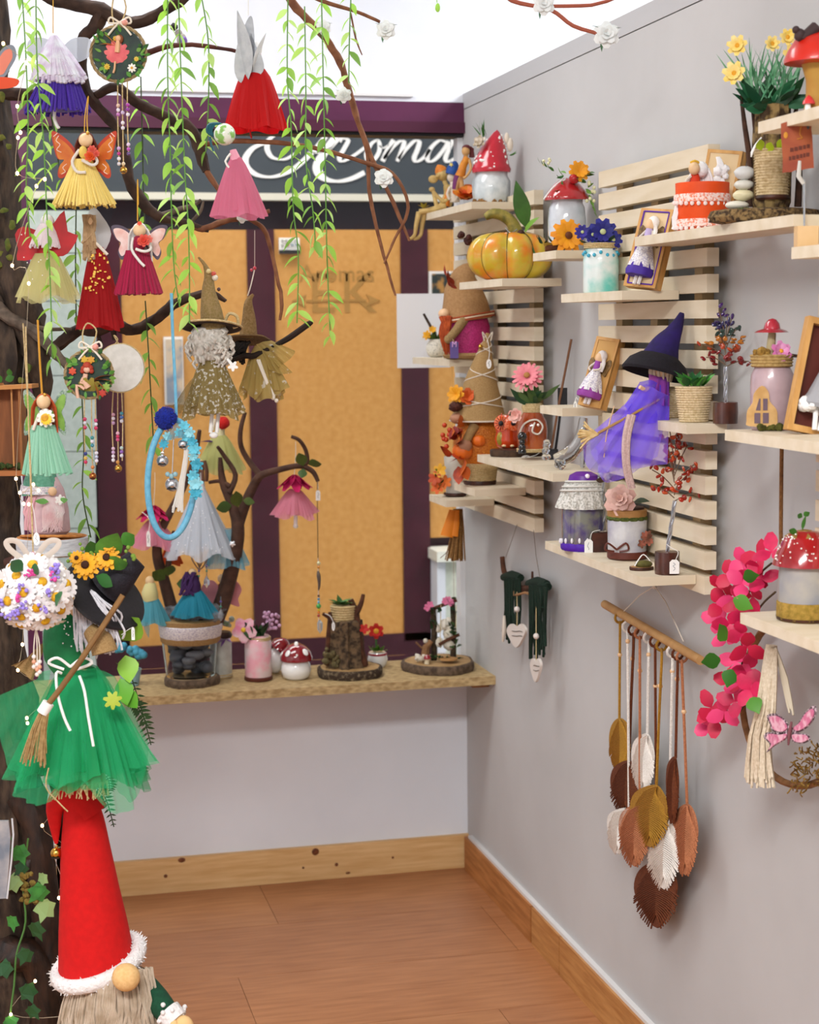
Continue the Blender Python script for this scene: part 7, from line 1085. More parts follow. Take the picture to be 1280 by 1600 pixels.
# green yarn fairy
T = d_thing('winged_fairy', 'mint green yarn fairy with ginger hair and daisy', 'fairy doll', 70, 628, 2.78); loop(T, [(66, 618, 0), (62, 560, 0), (59, 500, 0)], 1.7, mat('#c98f1c', .35)); wing_pair(T, 70, [(6, 650), (14, 626), (26, 610), (34, 612), (32, 632), (26, 644), (32, 660), (32, 680), (24, 676), (14, 662)], mat('#5f8a2c', .5, '#7fa84a', 60), edge=mat('#4a6a5a', .5, '#a8b8a8', 400), y=10); face_fairy(T, 68, 628, 11, '#b0481f', 676, 20); skirt_yarn(T, 74, 664, 740, 16, 36, [yarn('#7fb598'), yarn('#8cc0a4')], 48, dx=4, rag=.03, thick=1.35); T.part('bodice', MB().ell(T.p(71, 652, -4), (11, 9, 14)), yarn('#d8d4c8')); mb = MB(); mb.tube(T.P((62, 646, -10), (56, 660, -16), (52, 672, -18)), 2.4, 6, k=2); T.part('arm', mb, CORD); T.part('daisy', MB().flower(T.p(71, 653, -22), (0, -1, .1), 10, 14, 7, .06, 1, 0, 1, 7), [mat('#ece8dc', .6), YELC]); T.part('daisy', MB().flower(T.p(72, 655, -26), (0, -1, .1), 12, 9, 4, .1), mat('#e8c42c', .6)); T.part('crown_bead', MB().ell(T.p(70, 617, -8), 3, 8, 6), GOLD)
# burlap hat doll
T = d_thing('burlap_witch', 'doll with tall burlap hat, silvery curls and dotted brown organza skirt', 'witch doll', 330, 520, 3.05); ORG = mat('#7a6438', .7, '#e9e4d6', 230, kind='dots', lo=.16, hi=.10, transl=.85) if False else mat('#98834c', .7, '#ece7d8', 190, lo=.56, hi=.60, transl=.9)
mb = MB(); mb.tube(T.P((334, 514), (330, 486), (326, 456), (326, 432), (320, 414), (310, 402)), [20, 17, 11, 7, 3, 1.5], 18, k=3); T.part('hat_cone', mb, mat('#9a8058', .95, '#86703f', 300, .4)); mb = MB(); mb.lathe([(4, 2), (20, 1), (38, -4), (46, -2), (46, 0), (38, -1), (20, 4)], 40, 0, lambda a, t: 1+.07*sin(2*a+.6), Matrix.Translation(T.p(330, 510)) @ Matrix.Rotation(radians(-14), 4, 'X')); T.part('hat_brim', mb, mat('#3a2a1e', .9, '#2a1d14', 80)); mb = MB(); mb.tube([T.p(330+46*(1+.07*sin(2*a+.6))*cos(a), 511, 0)+V((0, 46*sin(a)*.97, -46*sin(a)*sin(radians(14))*-.0-46*sin(a)*.24*-1*-1)) for a in [2*pi*i/44 for i in range(44)]], 1.8, 5, closed=True); T.part('brim_braid', mb, TWINE); T.part('brim_loop', MB().tube(T.P((352, 502, -4), (358, 490, -6), (370, 494, -6), (372, 508, -6), (364, 512, -6)), 2.4, 6, k=4), TWINE)
[bead(T, a, b, r, c, -8) for a, b, r, c in ((326, 424, 4, '#d8c48a'), (334, 428, 4, '#c84a3a'), (336, 434, 5, '#e4d8c4'), (342, 452, 3, '#4a2a24'))]
mb = MB(); rr = random.Random(1)
for i in range(110): a = rr.uniform(0, 6.3); z = rr.uniform(512, 566); r = 16+18*sin(pi*(z-505)/66); mb.tube([T.p(328+r*cos(a), z, r*.7*sin(a)), T.p(328+(r+5)*cos(a+.15), z+5, (r+5)*.7*sin(a+.15)), T.p(328+r*cos(a+.1), z+11, r*.7*sin(a+.1))], 2.2, 5, k=2)
mb.lathe([(16, 0), (28, 14), (33, 34), (24, 56), (14, 58)], 16, 0, None, Matrix.Translation(T.p(328, 568)) @ Matrix.Diagonal((1, .7, 1, 1))); T.part('curly_hair', mb, mat('#dcd6cc', .6, '#b4aca0', 150, .5)); skirt_tulle(T, 330, 556, 648, 14, 46, ORG, 6, .16, 3, 'organza_skirt', rag=.07, bulge=.2); skirt_tulle(T, 312, 590, 640, 10, 40, tulle('#8f7a48', .45), 5, .2, 1, 'gold_tulle', rag=.1, seed=3); mb = MB(); mb.tube(T.P((346, 552, -10), (356, 562, -14), (364, 572, -14)), 2.4, 6, k=2); mb.flower(T.p(364, 572, -16), (0, -1, 0), 5, 8, 5, .2); T.part('arm', mb, WHITE); mb = MB(); [mb.tube(T.P((x_, 640), (x_-2, 662), (x_-3, 676)), 3, 6) for x_ in (332, 342)]; mb.ell(T.p(334, 680), (7, 5, 5)); T.part('legs', mb, WHITE)
# small flying witch
T = d_thing('flying_witch', 'small dark haired witch with burlap hat and gold organza dress riding a twig broom', 'witch doll', 396, 530, 3.2); strand(T, [(398, 360, 0), (398, 418, 0)], .6, CORD, 'thread', k=0); strand(T, [(398, 420, 0), (392, 446, -3), (387, 462, 0)], 1, CORD, 'hat_cord'); bead(T, 398, 419, 3, '#c83a4a'); bead(T, 393, 422, 2.4, '#c83a4a'); mb = MB(); mb.tube(T.P((388, 528), (389, 500), (388, 476), (391, 466), (396, 460)), [15, 11, 7, 4, 2], 14, k=3); T.part('hat_cone', mb, mat('#8a6e48', .95, '#75592f', 300, .4)); mb = MB(); mb.lathe([(2, 2), (14, 1), (34, -2), (34, 0), (14, 3)], 32, 0, lambda a, t: 1+.05*sin(5*a), Matrix.Translation(T.p(388, 530)) @ Matrix.Rotation(-.25, 4, 'X')); T.part('hat_brim', mb, mat('#7a6040', .95, '#5f4a2c', 200, .5)); mb = MB(); [mb.tube(T.P((376+rnd(-6, 16), 534, rnd(-8, 4)), (370+rnd(-12, 14), 546, rnd(-12, 2)), (364+rnd(-10, 20), 556+rnd(-6, 14), rnd(-12, 2))), 2.6, 5, k=2) for i in range(26)]; T.part('dark_hair', mb, mat('#1a130f', .8)); T.part('broom_stick', MB().tube(T.P((366, 562, -14), (384, 556, -14), (398, 556, -12), (430, 540, -6), (452, 528, -2), (480, 508, 2), (488, 503, 4)), [4, 5, 5, 4, 5, 5, 3], 7, k=3), mat('#2a1b12', .9, '#1a100a', 60, .5)); OG2 = mat('#bda45e', .7, '#ece6d6', 70, lo=.60, hi=.64, transl=.75); skirt_tulle(T, 408, 540, 618, 10, 36, OG2, 5, .25, 2, 'organza_dress', rag=.12, dx=2, seed=2); sheet(T, 'organza_sleeve', [(400, 538, -8), (412, 534, -10), (424, 532, -6)], [(432, 576, -14), (450, 564, -16), (462, 548, -10)], OG2, 4); sheet(T, 'organza_shawl', [(404, 542, -12), (414, 548, -14), (424, 550, -12)], [(416, 576, -18), (440, 584, -18), (458, 582, -12)], OG2, 3); mb = MB(); [mb.tube(T.P((402+i*3, 562, -20), (414+i*2, 592, -26), (426+i*3, 620, -26)), 1.8, 6, k=2) for i in range(2)]; [mb.ell(T.p(427+i*5, 622+i*4, -26), 3.4, 7, 6) for i in range(2)]; T.part('legs', mb, CORD)
# tiny bird and butterfly wing ornament
T = d_thing('bird_ornament', 'tiny white and violet bird perched on the reddish twig', 'bird ornament', 285, 62, 3.26); T.part('body', MB().ell(T.p(284, 62), (8, 7, 10)).ell(T.p(279, 52), (6, 5, 6)), mat('#a8a29c', .8)); T.part('violet_breast', MB().ell(T.p(287, 64, -5), (6, 5, 7)), mat('#7a5ab0', .6)); T.part('dark_cap', MB().ell(T.p(272, 42, -2), (6, 5, 6), wob=.3), mat('#1c1a18', .8)); T.part('tail', MB().leaf(aim((.5, 0, -.8), 0, T.p(284, 70)), 16, 6), mat('#6a625c', .8))
T = d_thing('butterfly_ornament', 'pink and orange butterfly wing ornament beside the trunk', 'butterfly', 4, 100, 2.9); T.part('pink_wing', MB().poly([(-14, -18), (-10, 8), (4, 26), (18, 28), (22, 12), (12, -6), (2, -20)], 1.4, 1, k=3).poly([(-10, -14), (-6, 6), (4, 20), (14, 22), (16, 10), (8, -4), (0, -16)], 2.2, 0, k=3), [mat('#e0806a', .6), mat('#7a8290', .5)]); T.part('orange_wing', MB().poly([(-20, -22), (0, -20), (24, -24), (20, -34), (0, -38), (-20, -36)], 1.6, 0, k=3), mat('#d8481a', .6))
# blue hoop dream catcher
T = d_thing('blue_hoop', 'light blue wrapped hoop with silver bells and blue flowers', 'hoop ornament', 271, 660, 2.9); BL = mat('#6fb4d0', .5, '#5a9fc0', 120); ring = [T.p(268+37*cos(a)-3*sin(a)*.0+4*sin(a), 748-92*sin(a), 14*cos(a)) for a in [2*pi*i/56 for i in range(56)]]; T.part('hoop', MB().tube(ring, 5, 10, closed=True), BL); mb = MB(); [mb.tube([p+V((5.2*cos(b), 0, 5.2*sin(b)*.6)) for b in (0,)]+[p], .4, 3) for p in ring[:1]]; strand(T, [(276, 660, 0), (274, 600, 0), (270, 520, 0), (268, 458, 0)], 2.6, BL, 'blue_ribbon'); T.part('blue_pompom', MB().ell(T.p(259, 654, -10), 17, 18, 13, wob=.25), mat('#10268f', .95, '#0a1a70', 300, 1)); mb = MB()
for i in range(60): d_ = V((rnd(-1, 1), rnd(-1, 1), rnd(-1, 1))).normalized(); c = T.p(259, 654, -10); mb.tube([c+d_*13, c+d_*19.5], .8, 3)
T.part('pompom_threads', mb, mat('#1430a8', .9), stuff=True)
TQ = [mat('#5fb8cc', .6), mat('#8accd8', .6), mat('#3fa0b8', .6)]
for i, (a, b, r) in enumerate(((288, 666, 9), (296, 676, 10), (300, 690, 9), (304, 702, 11), (302, 714, 8), (308, 726, 11), (302, 744, 10), (306, 756, 12), (306, 770, 11), (280, 676, 8), (262, 682, 8), (256, 694, 8), (290, 684, 7))): T.part('blue_flower', MB().flower(T.p(a, b, -8), (rnd(-.3, .3), -1, rnd(-.2, .3)), 7, r, r*.55, .2, 2), TQ[i % 3])
sheet(T, 'organza_bow', [(262, 668, -4), (274, 660, -8), (288, 664, -4)], [(250, 690, -6), (270, 686, -14), (300, 682, -6)], tulle('#7fb0bc', .55), 4); [bell(T, a, b, r, -4) for a, b, r in ((254, 720, 9.5), (269, 757, 11), (286, 694, 8))]; [strand(T, q, .8, SILVER, 'chain', k=0) for q in ([(264, 676, -4), (254, 708, -4)], [(272, 676, -4), (269, 744, -4)], [(280, 676, -4), (286, 684, -4)])]; mb = MB(); [mb.tube(T.P((292+rnd(-3, 3), 700, -2), (284+rnd(-5, 4), 750, -6), (280+rnd(-10, 8), 795+rnd(-6, 6), -8)), 1.8, 4, k=2) for i in range(18)]; T.part('cream_tassel', mb, mat('#d8d4cc', .9)); [bead(T, 262+i*6, 744-abs(i-1)*3, 4, '#8ab0b8', -6, name='blue_bead') for i in range(3)]
# daisy ball
T = d_thing('daisy_ball', 'hanging ball of white daisies with lilac sprigs and bead tails', 'flower ball', 56, 925, 2.72); strand(T, [(52, 870, 0), (48, 760, 0), (44, 640, 0), (40, 510, 0)], 1.2, TWINE, 'hanging_cord'); strand(T, [(52, 870, 0), (47, 700, 2), (36, 505, 2)], 1, TWINE, 'hanging_cord'); T.part('core', MB().ell(T.p(56, 925), 48, 20, 14), mat('#d8dcd4', .9, '#8aa07a', 60)); rr = random.Random(12); c0 = T.p(56, 925); dm = [mat('#f2f0ee', .6, '#e4e0e0', 60), mat('#e2b01c', .7, '#c8900f', 200)]
n = 36
for i in range(n):
    z = 1-2*(i+.5)/n; a = i*2.39996; d_ = V((cos(a)*math.sqrt(1-z*z), sin(a)*math.sqrt(1-z*z), z))
    if d_.y > .35: continue
    s_ = rr.uniform(27, 33); T.part('daisy', MB().flower(c0+d_*50, d_+V((rr.uniform(-.2, .2), -.2, rr.uniform(-.2, .2))), 13, s_, s_*.36, .1, 2, 0, 1, s_*.27, roll=rr.uniform(0, 6)), dm)
for i in range(16):
    a = rr.uniform(0, 6.3); q = rr.uniform(10, 62); d_ = V((q*cos(a), -math.sqrt(max(40, 66**2-q*q)), q*sin(a))); mb = MB(); [mb.ell(c0+d_+V((rr.uniform(-7, 7), rr.uniform(-3, 3), rr.uniform(-7, 7))), rr.uniform(2, 3.6), 7, 5) for j in range(6)]; T.part('lilac_sprig' if i % 4 else 'pink_sprig', mb, mat('#9a86d8', .6) if i % 4 else mat('#d84a9a', .6))
leaves_at(T, 'leaf', [(36, 892, -50, (-.4, -.5, .5), 34, 22, .3, 0), (86, 930, -54, (.4, -.6, -.2), 32, 24, 0, 0), (48, 890, -54, (.6, -.5, .1), 30, 18, 0, 0)], [mat('#2f6a3a', .5)]); mb = MB(); [mb.tube(T.P((51, 880, -4), (51+e*22, 848, -8), (51+e*40, 846, -10), (51+e*36, 858, -10), (51+e*10, 878, -6)), 4.5, 6, k=5, flat=.25) for e in (-1, 1)]; T.part('ribbon_bow', mb, mat('#c9bcae', .6)); bead(T, 51, 866, 4, '#d88aa8', -8, name='pearl')
for x_, y1 in ((53, 1042), (58, 1054), (62, 1050)): strand(T, [(56, 980, -4), (x_, 1010, -6), (x_, y1, -6)], 1, CORD, 'bead_cord'); [bead(T, x_, y1-8*j, 3.6, ('#e3d8cf', '#d89a7a', '#e8e0dc')[j % 3], -6) for j in range(3)]
tag(T, 57, 842, 10, 20, [(57, 832, -4), (54, 806, -4), (50, 786, -2)], -5, oval=True)
# green witch
T = d_thing('green_witch', 'large green tulle witch with black sunflower hat, burlap sleeves and broom', 'witch doll', 120, 1050, 2.85); GT = mat('#2fc884', .75, transl=.42); GT2 = mat('#1fb470', .75, transl=.62)
mb = MB(); mb.tube(T.P((110, 955, 4), (102, 990, 2), (104, 1020, 0), (116, 1046, 0)), [22, 34, 36, 28], 16, k=3); T.part('bodice', mb, mat('#128048', .7, '#0c6a3a', 40)); T.part('head', MB().ell(T.p(126, 944, -4), (24, 22, 26)), SKIN); mb = MB(); mb.lathe([(2, 3), (30, 2), (62, -3), (64, 0), (62, 3), (30, 6)], 44, 0, lambda a, t: 1.08+.05*sin(2*a), Matrix.Translation(T.p(164, 930, -6)) @ Matrix.Rotation(radians(44), 4, 'Y') @ Matrix.Rotation(radians(26), 4, 'X')); hb = T.part('hat_brim', mb, BLACK); T.part('hat_crown', MB().tube(T.P((166, 922, -4), (186, 902, -4), (204, 884, -2), (214, 874, 0)), [30, 26, 20, 17], 20, k=3), mat('#100e16', .7, '#1c1926', 300, .4), hb)
for a, b, r in ((134, 883, 22), (167, 871, 20), (120, 872, 12), (170, 852, 12)): T.part('sunflower', MB().flower(T.p(a, b, -44), (-.1, -1, .35), 12, r, r*.42, .08, 2, 0, 1, r*.3), [mat('#eeb01c', .6, '#e0980f', 60), mat('#3a1a0c', .8)])
leaves_at(T, 'hat_leaf', [(160, 880, -34, (.45, -.35, .9), 68, 40, .3, 0), (150, 876, -30, (-.1, -.4, 1), 40, 28, 0, 1), (166, 886, -40, (.9, -.4, .35), 46, 28, .4, 0), (150, 900, -44, (.8, -.5, -.3), 44, 20, 0, 1), (190, 850, -30, (.7, -.3, .5), 32, 24, 0, 0)], [mat('#57943a', .5, '#427a2c', 40), mat('#2f6a2c', .5)]); mb = MB(); [mb.ell(T.p(rnd(106, 210), rnd(850, 880), -36), rnd(2, 4), 6, 5) for i in range(26)]; T.part('hat_filler', mb, mat('#7a9a3a', .8), stuff=True)
mb = MB(); rr = random.Random(6)
for i in range(80):
    t = rr.uniform(0, 1); x0 = 118+30*t; y0 = 908+18*t; x1 = 122+66*t+rr.uniform(-6, 6); y1 = rr.uniform(980, 1030)-20*abs(t-.4); mb.tube([T.p(x0, y0, -26), T.p((x0+x1)/2+rr.uniform(-6, 6), (y0+y1)/2-8, -36+rr.uniform(-6, 4)), T.p(x1+rr.uniform(-4, 4), y1-14, -38+rr.uniform(-6, 4)), T.p(x1, y1, -36)], 1.7, 4, k=3)
T.part('lace_hair', mb, mat('#dfdde2', .85, '#c8c6cc', 150)); mb = MB(); mb.tube(T.P((142, 984, -34), (158, 1002, -44), (164, 1020, -48)), [14, 19, 20], 14, k=2); T.part('sleeve', mb, BURLAP); sheet(T, 'burlap_cape', [(74, 1000, 6), (60, 1010, 2), (52, 1024, 0)], [(50, 1064, 0), (30, 1046, -4), (18, 1040, -6)], BURLAP, 2)
skirt_tulle(T, 122, 1044, 1210, 26, 92, GT2, 9, .14, 2, bulge=.2, rag=.06); skirt_tulle(T, 124, 1042, 1226, 28, 106, GT, 8, .2, 2, 'outer_tulle', bulge=.25, rag=.12, seed=2); sheet(T, 'tulle_panel', [(150, 1046, -20), (168, 1050, -10), (180, 1060, 0)], [(178, 1230, -40), (212, 1250, -30), (234, 1160, -10)], GT, 6); sheet(T, 'tulle_panel', [(80, 1046, -20), (66, 1050, -10), (60, 1060, 0)], [(46, 1214, -40), (10, 1190, -30), (-10, 1090, -10)], GT, 6)
sheet(T, 'burlap_skirt', [(104, 1046, -12), (122, 1044, -14), (142, 1048, -12)], [(92, 1222, -60), (128, 1236, -62), (168, 1224, -58)], BURLAP, 4); mb = MB(); [mb.tube(T.P((92+76*i/30, 1218+8*sin(i*.1), -60), (88+82*i/30+rnd(-4, 4), 1232, -61), (84+88*i/30+rnd(-8, 6), 1246+rnd(-6, 6), -60)), 1, 4, k=2) for i in range(31)]; T.part('burlap_fringe', mb, TWINE, stuff=True)
for i, pts in enumerate(([(96, 1052, -88), (88, 1052, -96), (90, 1084, -102), (100, 1120, -106), (110, 1142, -108)], [(124, 1056, -88), (132, 1080, -98), (138, 1120, -106), (146, 1166, -110)])): T.part('cord_tail', MB().tube([T.p(*q) for q in pts], 2.2, 6, k=3), WHITE)
mb = MB(); [mb.tube(T.P((110, 1042, -54), (110+e*20, 1028, -60), (110+e*34, 1036, -60), (110+e*10, 1046, -58)), 2.3, 6, k=4) for e in (-1, 1)]; T.part('cord_bow', mb, WHITE)
T.part('broom_stick', MB().tube(T.P((192, 930, -66), (160, 980, -72), (126, 1032, -84), (96, 1074, -104), (74, 1102, -110)), 4.4, 8), mat('#8f6a3c', .7, '#75522a', 30)); T.part('broom_band', MB().tube(T.P((76, 1098, -110), (66, 1114, -111)), 9, 10), WHITE); mb = MB()
for i in range(60): a = rnd(-1, 1); mb.tube(T.P((72+a*6, 1104, -110+rnd(-5, 5)), (60+a*12, 1140, -112+rnd(-5, 5)), (52+a*20+rnd(-3, 3), 1186+rnd(-12, 14), -110+rnd(-6, 6))), 1.1, 4, k=2)
T.part('broom_bristles', mb, mat('#b59868', .85, '#9a7c4c', 150)); strand(T, [(76, 1200, -104), (72, 1230, -100), (90, 1252, -96), (106, 1268, -94)], 1.1, TWINE, 'loose_cord'); tag(T, 208, 990, 5, 20, [(208, 980, -30), (200, 984, -32), (190, 992, -34)], -30); rr = random.Random(2); mb = MB(); [mb.ell(T.p(rr.uniform(84, 122), rr.uniform(965, 1010), -34), 1.3, 6, 4) for i in range(14)]; T.part('sequins', mb, WHITE, stuff=True); T.part('waist_flower', MB().flower(T.p(176, 1094, -70), (.2, -1, .2), 7, 14, 7, .1), mat('#a8b83a', .6))
leaves_at(T, 'ruffle_leaf', [(190, 1000, 10, (.5, -.2, .6), 56, 44, 0, 0), (196, 1024, 10, (.2, -.2, -.9), 44, 34, 0, 0), (188, 1060, 0, (.3, -.3, -.8), 46, 30, 0, 1), (192, 1080, 0, (.6, -.3, -.5), 40, 26, 0, 1)], [mat('#86b83c', .5), mat('#5fa02c', .5)])
# ferns behind the skirt
def fern(T, pts, ln, m):
    P = smooth_pts([T.p(*q) for q in pts], 6); mb = MB(); mb.tube(P, .9, 4); n = len(P)
    for i in range(1, n-1):
        t = (P[i+1]-P[i-1]).normalized(); s = t.cross(V((0, 1, 0))).normalized(); l = ln*sin(pi*(.12+.85*i/n))
        for e in (-1, 1): mb.leaf(aim(s*e+t*.5, 1.57, P[i]), l, l*.3, .1, .1, k=3)
    return T.part('frond', mb, m)
T = d_thing('fern_sprig', 'dark fern fronds peeking out below the green witch skirt', 'fern', 150, 1200, 3.05); FG = mat('#24421f', .6, '#35562a', 60)
for pts in ([(130, 1200), (150, 1230), (166, 1250), (178, 1292)], [(120, 1220), (136, 1244), (150, 1262)], [(196, 1130), (214, 1180), (226, 1212)], [(200, 1090), (216, 1106), (232, 1136)], [(140, 1190), (128, 1224), (134, 1250)], [(150, 1200), (168, 1216), (172, 1236)], [(206, 1060), (224, 1118), (236, 1164)]): fern(T, pts, 15, FG)
# pastel gnome on a round pedestal
T = d_thing('round_pedestal', 'round white pedestal with orange twine top fixed to the tree', 'pedestal', 82, 866, 3.05); ZP = T.o.location.z; mb = MB(); L(mb, T, 82, 866, [(50, 0), (55, 3), (56, 26), (54, 28)], 44); T.part('drum', mb, mat('#c9ccd0', .8, '#b0b4ba', 60, .3, stretch=(1, 1, 6))); mb = MB(); [mb.tube([T.p(82+r*cos(a), 838-rnd(0, .6), r*sin(a)) for a in [2*pi*i/40 for i in range(40)]], 2.4, 5, closed=True) for r in range(4, 54, 5)]; mb.lathe([(54, 28), (.5, 28.5)], 44, 0, None, Matrix.Translation(T.p(82, 866)), cap=False); T.part('twine_top', mb, mat('#c98a4a', .85, '#a8682c', 100)); T.part('support_arm', MB().tube(T.P((60, 862, 40), (10, 880, 60)), 8, 8), DARKW)
T = d_thing('gnome_doll', 'pastel gnome with mint lace hat and pink white beard on round pedestal', 'gnome', 80, 836, 3.04); mb = MB(); L(mb, T, 78, 835, [(26, 0), (32, 6), (30, 40), (24, 70), (14, 90)]); T.part('body', mb, mat('#c8a8ae', .85, '#d8bcc0', 60)); mb = MB(); [mb.tube(T.P((82+rnd(-10, 10), 778, -24), (84+rnd(-18, 18), 800, -34), (82+rnd(-18, 18), 828+rnd(-6, 4), -34)), [3, 3, 1], 5, k=2) for i in range(40)]; T.part('beard', mb, mat('#e8dcdc', .9, '#dcb4b8', 40)); T.part('nose', MB().ell(T.p(82, 768, -32), (7, 6, 7)), SKIN); mb = MB(); mb.tube(T.P((66, 770, 0), (64, 752, 0), (66, 726, 0), (70, 690, 0)), [32, 27, 19, 6], 16, k=3); T.part('hat', mb, mat('#6fae94', .9, '#5a9a80', 200, .2)); mb = MB(); mb.tube(T.P((64, 770, 0), (64, 758, 0)), [33, 31], 20); T.part('hat_lace', mb, LACE); mb = MB(); mb.flower(T.p(94, 781, -40), (0, -1, .2), 6, 8, 5, .2); T.part('white_flower', mb, WHITE); leaves_at(T, 'ribbon_leaf', [(90, 784, -38, (.8, -.3, .2), 22, 9, 0, 0), (76, 784, -38, (-.8, -.3, .1), 22, 9, 0, 0)], [mat('#6fae5a', .6)]); mb = MB(); [mb.tube(T.P((52+rnd(-6, 6), 774, -20), (46+rnd(-8, 4), 800, -24), (50+rnd(-10, 8), 828, -22)), 3, 5, k=2) for i in range(12)]; T.part('pink_plait', mb, mat('#d8a4ac', .9))
# wooden fairy house on the trunk
T = d_thing('fairy_house', 'small wooden fairy house shelf fixed on the tree trunk', 'fairy house', 10, 742, 2.98); WD = mat('#8a5228', .7, '#6b3c1a', 12, .05, stretch=(6, 6, 1))
T.part('back_panel', MB().box(T.p(4, 672, 16), (72, 3, 130)), WD, smooth=False); T.part('side_panel', MB().box(T.p(36, 672, 0), (4, 36, 130)), mat('#9a6434', .7, '#7a4a22', 12), smooth=False); T.part('floor_board', MB().box(T.p(8, 738, -2), (76, 44, 8)), mat('#9a5f30', .7), smooth=False); T.part('roof', MB().box((0, 0, 0), (54, 50, 6), 0, Matrix.Translation(T.p(28, 604, -2)) @ Matrix.Rotation(radians(-2), 4, 'Y')), mat('#b47a40', .7), smooth=False); T.part('roof', MB().box((0, 0, 0), (50, 50, 6), 0, Matrix.Translation(T.p(-22, 612, -2)) @ Matrix.Rotation(radians(-24), 4, 'Y')), mat('#a8703a', .7), smooth=False); mb = MB(); [mb.ell(T.p(rnd(-20, 36), 728, rnd(-16, 6)), rnd(3, 6), 6, 5, wob=.5, seed=i) for i in range(20)]; T.part('moss', mb, mat('#3a4a1c', .95, '#2a3814', 150, .6), stuff=True); leaves_at(T, 'leaf', [(8, 594, -20, (.9, -.3, .3), 20, 11, 0, 0), (2, 598, -20, (-.4, -.3, .8), 18, 11, 0, 0), (14, 588, -20, (.2, -.3, .9), 14, 9, 0, 0)], [LEAFG]); T.part('divider', MB().box(T.p(20, 668, -14), (2.5, 3, 120)), mat('#b07a44', .7), smooth=False)
# fairy lights
LB = [(5, 68), (35, 92), (41, 98), (27, 166), (32, 207), (28, 215), (27, 271), (70, 280), (57, 291), (19, 415), (45, 443), (25, 748), (52, 757), (60, 766), (31, 770), (37, 787), (45, 788), (35, 1007), (28, 1047), (80, 1080), (42, 1122), (43, 1130), (67, 1147), (95, 1254), (119, 1247), (66, 1290), (100, 1320), (83, 1330), (98, 1380), (92, 1403), (118, 1520), (120, 1582), (17, 1585), (55, 1533)]
T = d_thing('string_lights', 'thin wire of warm white fairy lights wound round the tree', 'string lights', 27, 166, 2.82); T.part('wire', MB().tube([T.p(a, b, 24 if i % 2 else 10) for i, (a, b) in enumerate(LB)], .45, 4, k=4), mat('#b8a890', .4, metal=.6)); bm = MB().ell((0, 0, 0), (2.5, 2.5, 3), 10, 8).mesh('bulb', [mat('#ffc98a', .3, emit=14)], T.s)
for a, b in LB: T.inst('bulb', bm, Matrix.Translation(T.p(a, b, -26 if 990 < b < 1200 else 0)))
# big gnome on the floor
T = floor_thing('floor_gnome', 'big floor gnome with tall red felt hat and long grey beard', 'gnome', 168, 3.02); yb = T.y; RF = mat('#cc0a0a', .9, '#c20808', 90, .1)
mb = MB(); mb.lathe([(70, 0), (92, 10), (98, 70), (88, 150), (66, 230)], 30, 0, None, Matrix.Translation(T.p(178, yb))); T.part('body', mb, mat('#0f4a30', .9, '#0b3c26', 120)); P0 = [(152, 1512), (146, 1450), (140, 1390), (134, 1330), (130, 1280), (124, 1252)]; mb = MB(); mb.tube(T.P(*[(a, b, 0) for a, b in P0]), [60, 53, 45, 38, 31, 24], 26, k=4); o = T.part('hat', mb, RF); mb = MB(); mb.tube(T.P((140, 1272, -6), (122, 1248, -8), (100, 1246, -8), (86, 1262, -8), (86, 1290, -8), (88, 1318, -8)), [30, 24, 20, 14, 9, 2.5], 16, k=4, flat=.8); T.part('hat_tip', mb, RF, o); bell(T, 88, 1333, 9, -10, None, GOLD)
mb = MB(); FUR = mat('#e9e6e4', .95, bump=1, sc=160)
rim = [T.p(154+63*cos(a), 1503-17*cos(a)*1.0, 0)+V((0, 60*sin(a), 13*sin(a))) for a in [2*pi*i/36 for i in range(36)]]; mb.tube(rim, 12, 10, closed=True); rr = random.Random(4)
for p in rim:
    for j in range(14): d_ = V((rr.uniform(-1, 1), rr.uniform(-1, 1), rr.uniform(-1, 1))).normalized(); mb.tube([p+d_*10, p+d_*rr.uniform(14, 18)], [2, .4], 3)
T.part('fur_trim', mb, FUR); T.part('nose', MB().ell(T.p(197, 1527, -84), (21, 19, 21), 20, 14), mat('#e6bf84', .95, '#dcb274', 200, .2)); mb = MB()
for i in range(420):
    a = rr.uniform(pi*1.06, pi*1.88); r = 60+rr.uniform(-6, 6); x0 = 174+(r+6)*cos(a); z0 = 1529-18*cos(a)+rr.uniform(-4, 8); ln = rr.uniform(110, 190); w_ = rr.uniform(-8, 8)
    mb.tube([T.p(x0, z0, r*sin(a)), T.p(x0+6*cos(a)+w_, z0+ln*.35, (r+12)*sin(a)), T.p(x0+14*cos(a)-w_, z0+ln*.7, (r+16)*sin(a)), T.p(x0+10*cos(a)+w_*2, z0+ln, (r+14)*sin(a))], [1.8, 2.4, 2.2, .8], 4, k=2)
T.part('beard', mb, mat('#cbbba6', .8, '#ab9880', 40)); mb = MB(); mb.lathe([(70, 0), (74, 60), (72, 130), (60, 190)], 24, 0, None, Matrix.Translation(T.p(176, 1710))); T.part('beard_backing', mb, mat('#8a765c', .9)); mb = MB(); mb.tube(T.P((214, 1534, -4), (246, 1564, -34), (268, 1592, -66)), [24, 20, 16], 14, k=3); T.part('sleeve', mb, mat('#0f4a30', .9, '#0b3c26', 120)); mb = MB(); mb.tube(T.P((262, 1580, -76), (276, 1596, -84)), [20, 19], 14); [mb.ell(T.p(269, 1588, -80)+V((rr.uniform(-20, 20), rr.uniform(-16, 16), rr.uniform(-16, 16))), 4, 6, 4) for i in range(30)]; T.part('cuff', mb, FUR); mb = MB(); mb.ell(T.p(286, 1606, -90), (17, 14, 19), 14, 10); mb.ell(T.p(272, 1604, -98), (7, 7, 11)); T.part('hand', mb, mat('#e6bf84', .95))
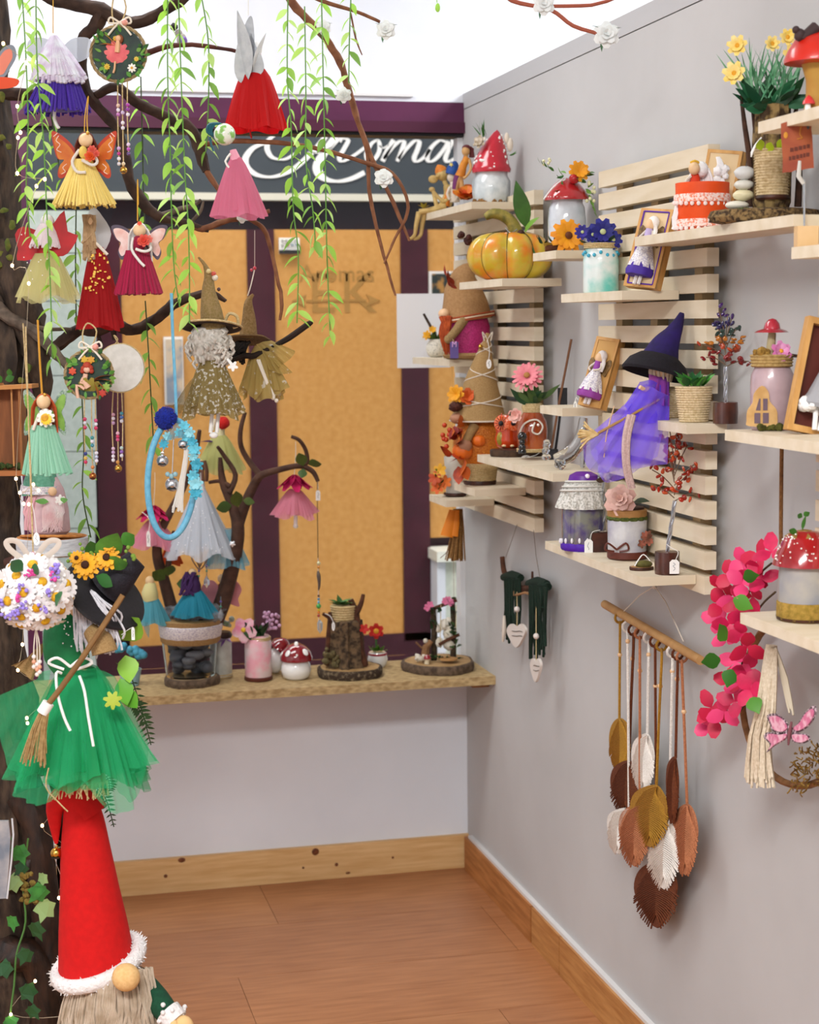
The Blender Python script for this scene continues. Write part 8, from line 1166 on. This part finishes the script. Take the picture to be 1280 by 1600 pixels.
# ivy and slate plaque by the trunk foot
T = d_thing('ivy_garland', 'artificial ivy garland trailing down the tree foot', 'ivy', 40, 1330, 2.96); IV = [mat('#3f8a3a', .5, '#2c6a2c', 60), mat('#1f4a24', .5), mat('#8aa86a', .5)]
path = [(44, 1310), (36, 1380), (40, 1440), (26, 1490), (22, 1540), (16, 1600), (30, 1660)]; T.part('stem', MB().tube(T.P(*path), 1.6, 5, k=4), mat('#4a7a3a', .6)); iv = [(0, 1.15), (.34, .58), (.9, .5), (.72, .02), (.74, -.45), (.25, -.48), (0, -.62), (-.25, -.48), (-.74, -.45), (-.72, .02), (-.9, .5), (-.34, .58)]
for i, (a, b, s_, mi) in enumerate(((30, 1332, 20, 0), (22, 1378, 20, 2), (62, 1394, 22, 0), (70, 1418, 24, 2), (55, 1452, 20, 1), (40, 1492, 18, 1), (8, 1512, 20, 1), (44, 1548, 20, 1), (18, 1440, 16, 0), (16, 1596, 16, 0), (50, 1580, 16, 1), (6, 1310, 16, 0), (34, 1356, 16, 1), (66, 1372, 14, 2))): T.part('leaf', MB().poly([(x_*s_*.8, z_*s_) for x_, z_ in iv], 1, 0, Matrix.Translation(T.p(a, b, -6-i % 3*3)) @ Matrix.Rotation(rr.uniform(2.2, 4.2), 4, 'Y') @ Matrix.Rotation(rr.uniform(-.5, .5), 4, 'Z'), bulge=lambda x_, z_: abs(x_)*.25), IV[mi], smooth=False)
mb = MB(); [mb.ell(T.p(44+rr.uniform(-10, 12), 1380+rr.uniform(-26, 30), -4), rr.uniform(3, 6), 6, 5, wob=.5, seed=i) for i in range(22)]; T.part('dry_moss', mb, mat('#8a7434', .95, '#6b5a24', 150, .6), stuff=True)
T = d_thing('slate_plaque', 'grey blue mottled slate plaque leaning at the trunk', 'plaque', 0, 1405, 2.9); T.part('slab', MB().poly([(-30, 0), (10, 2), (17, 60), (20, 100), (18, 126), (-30, 126)], 5), mat('#6f7884', .4, '#a8a4a4', 18, lo=.4, hi=.6), smooth=False); T.part('frame_edge', MB().tube(T.P((11, 1404, -3), (18, 1344, -3), (21, 1304, -3), (19, 1279, -3)), 1.6, 5), mat('#c9ccd0', .4))
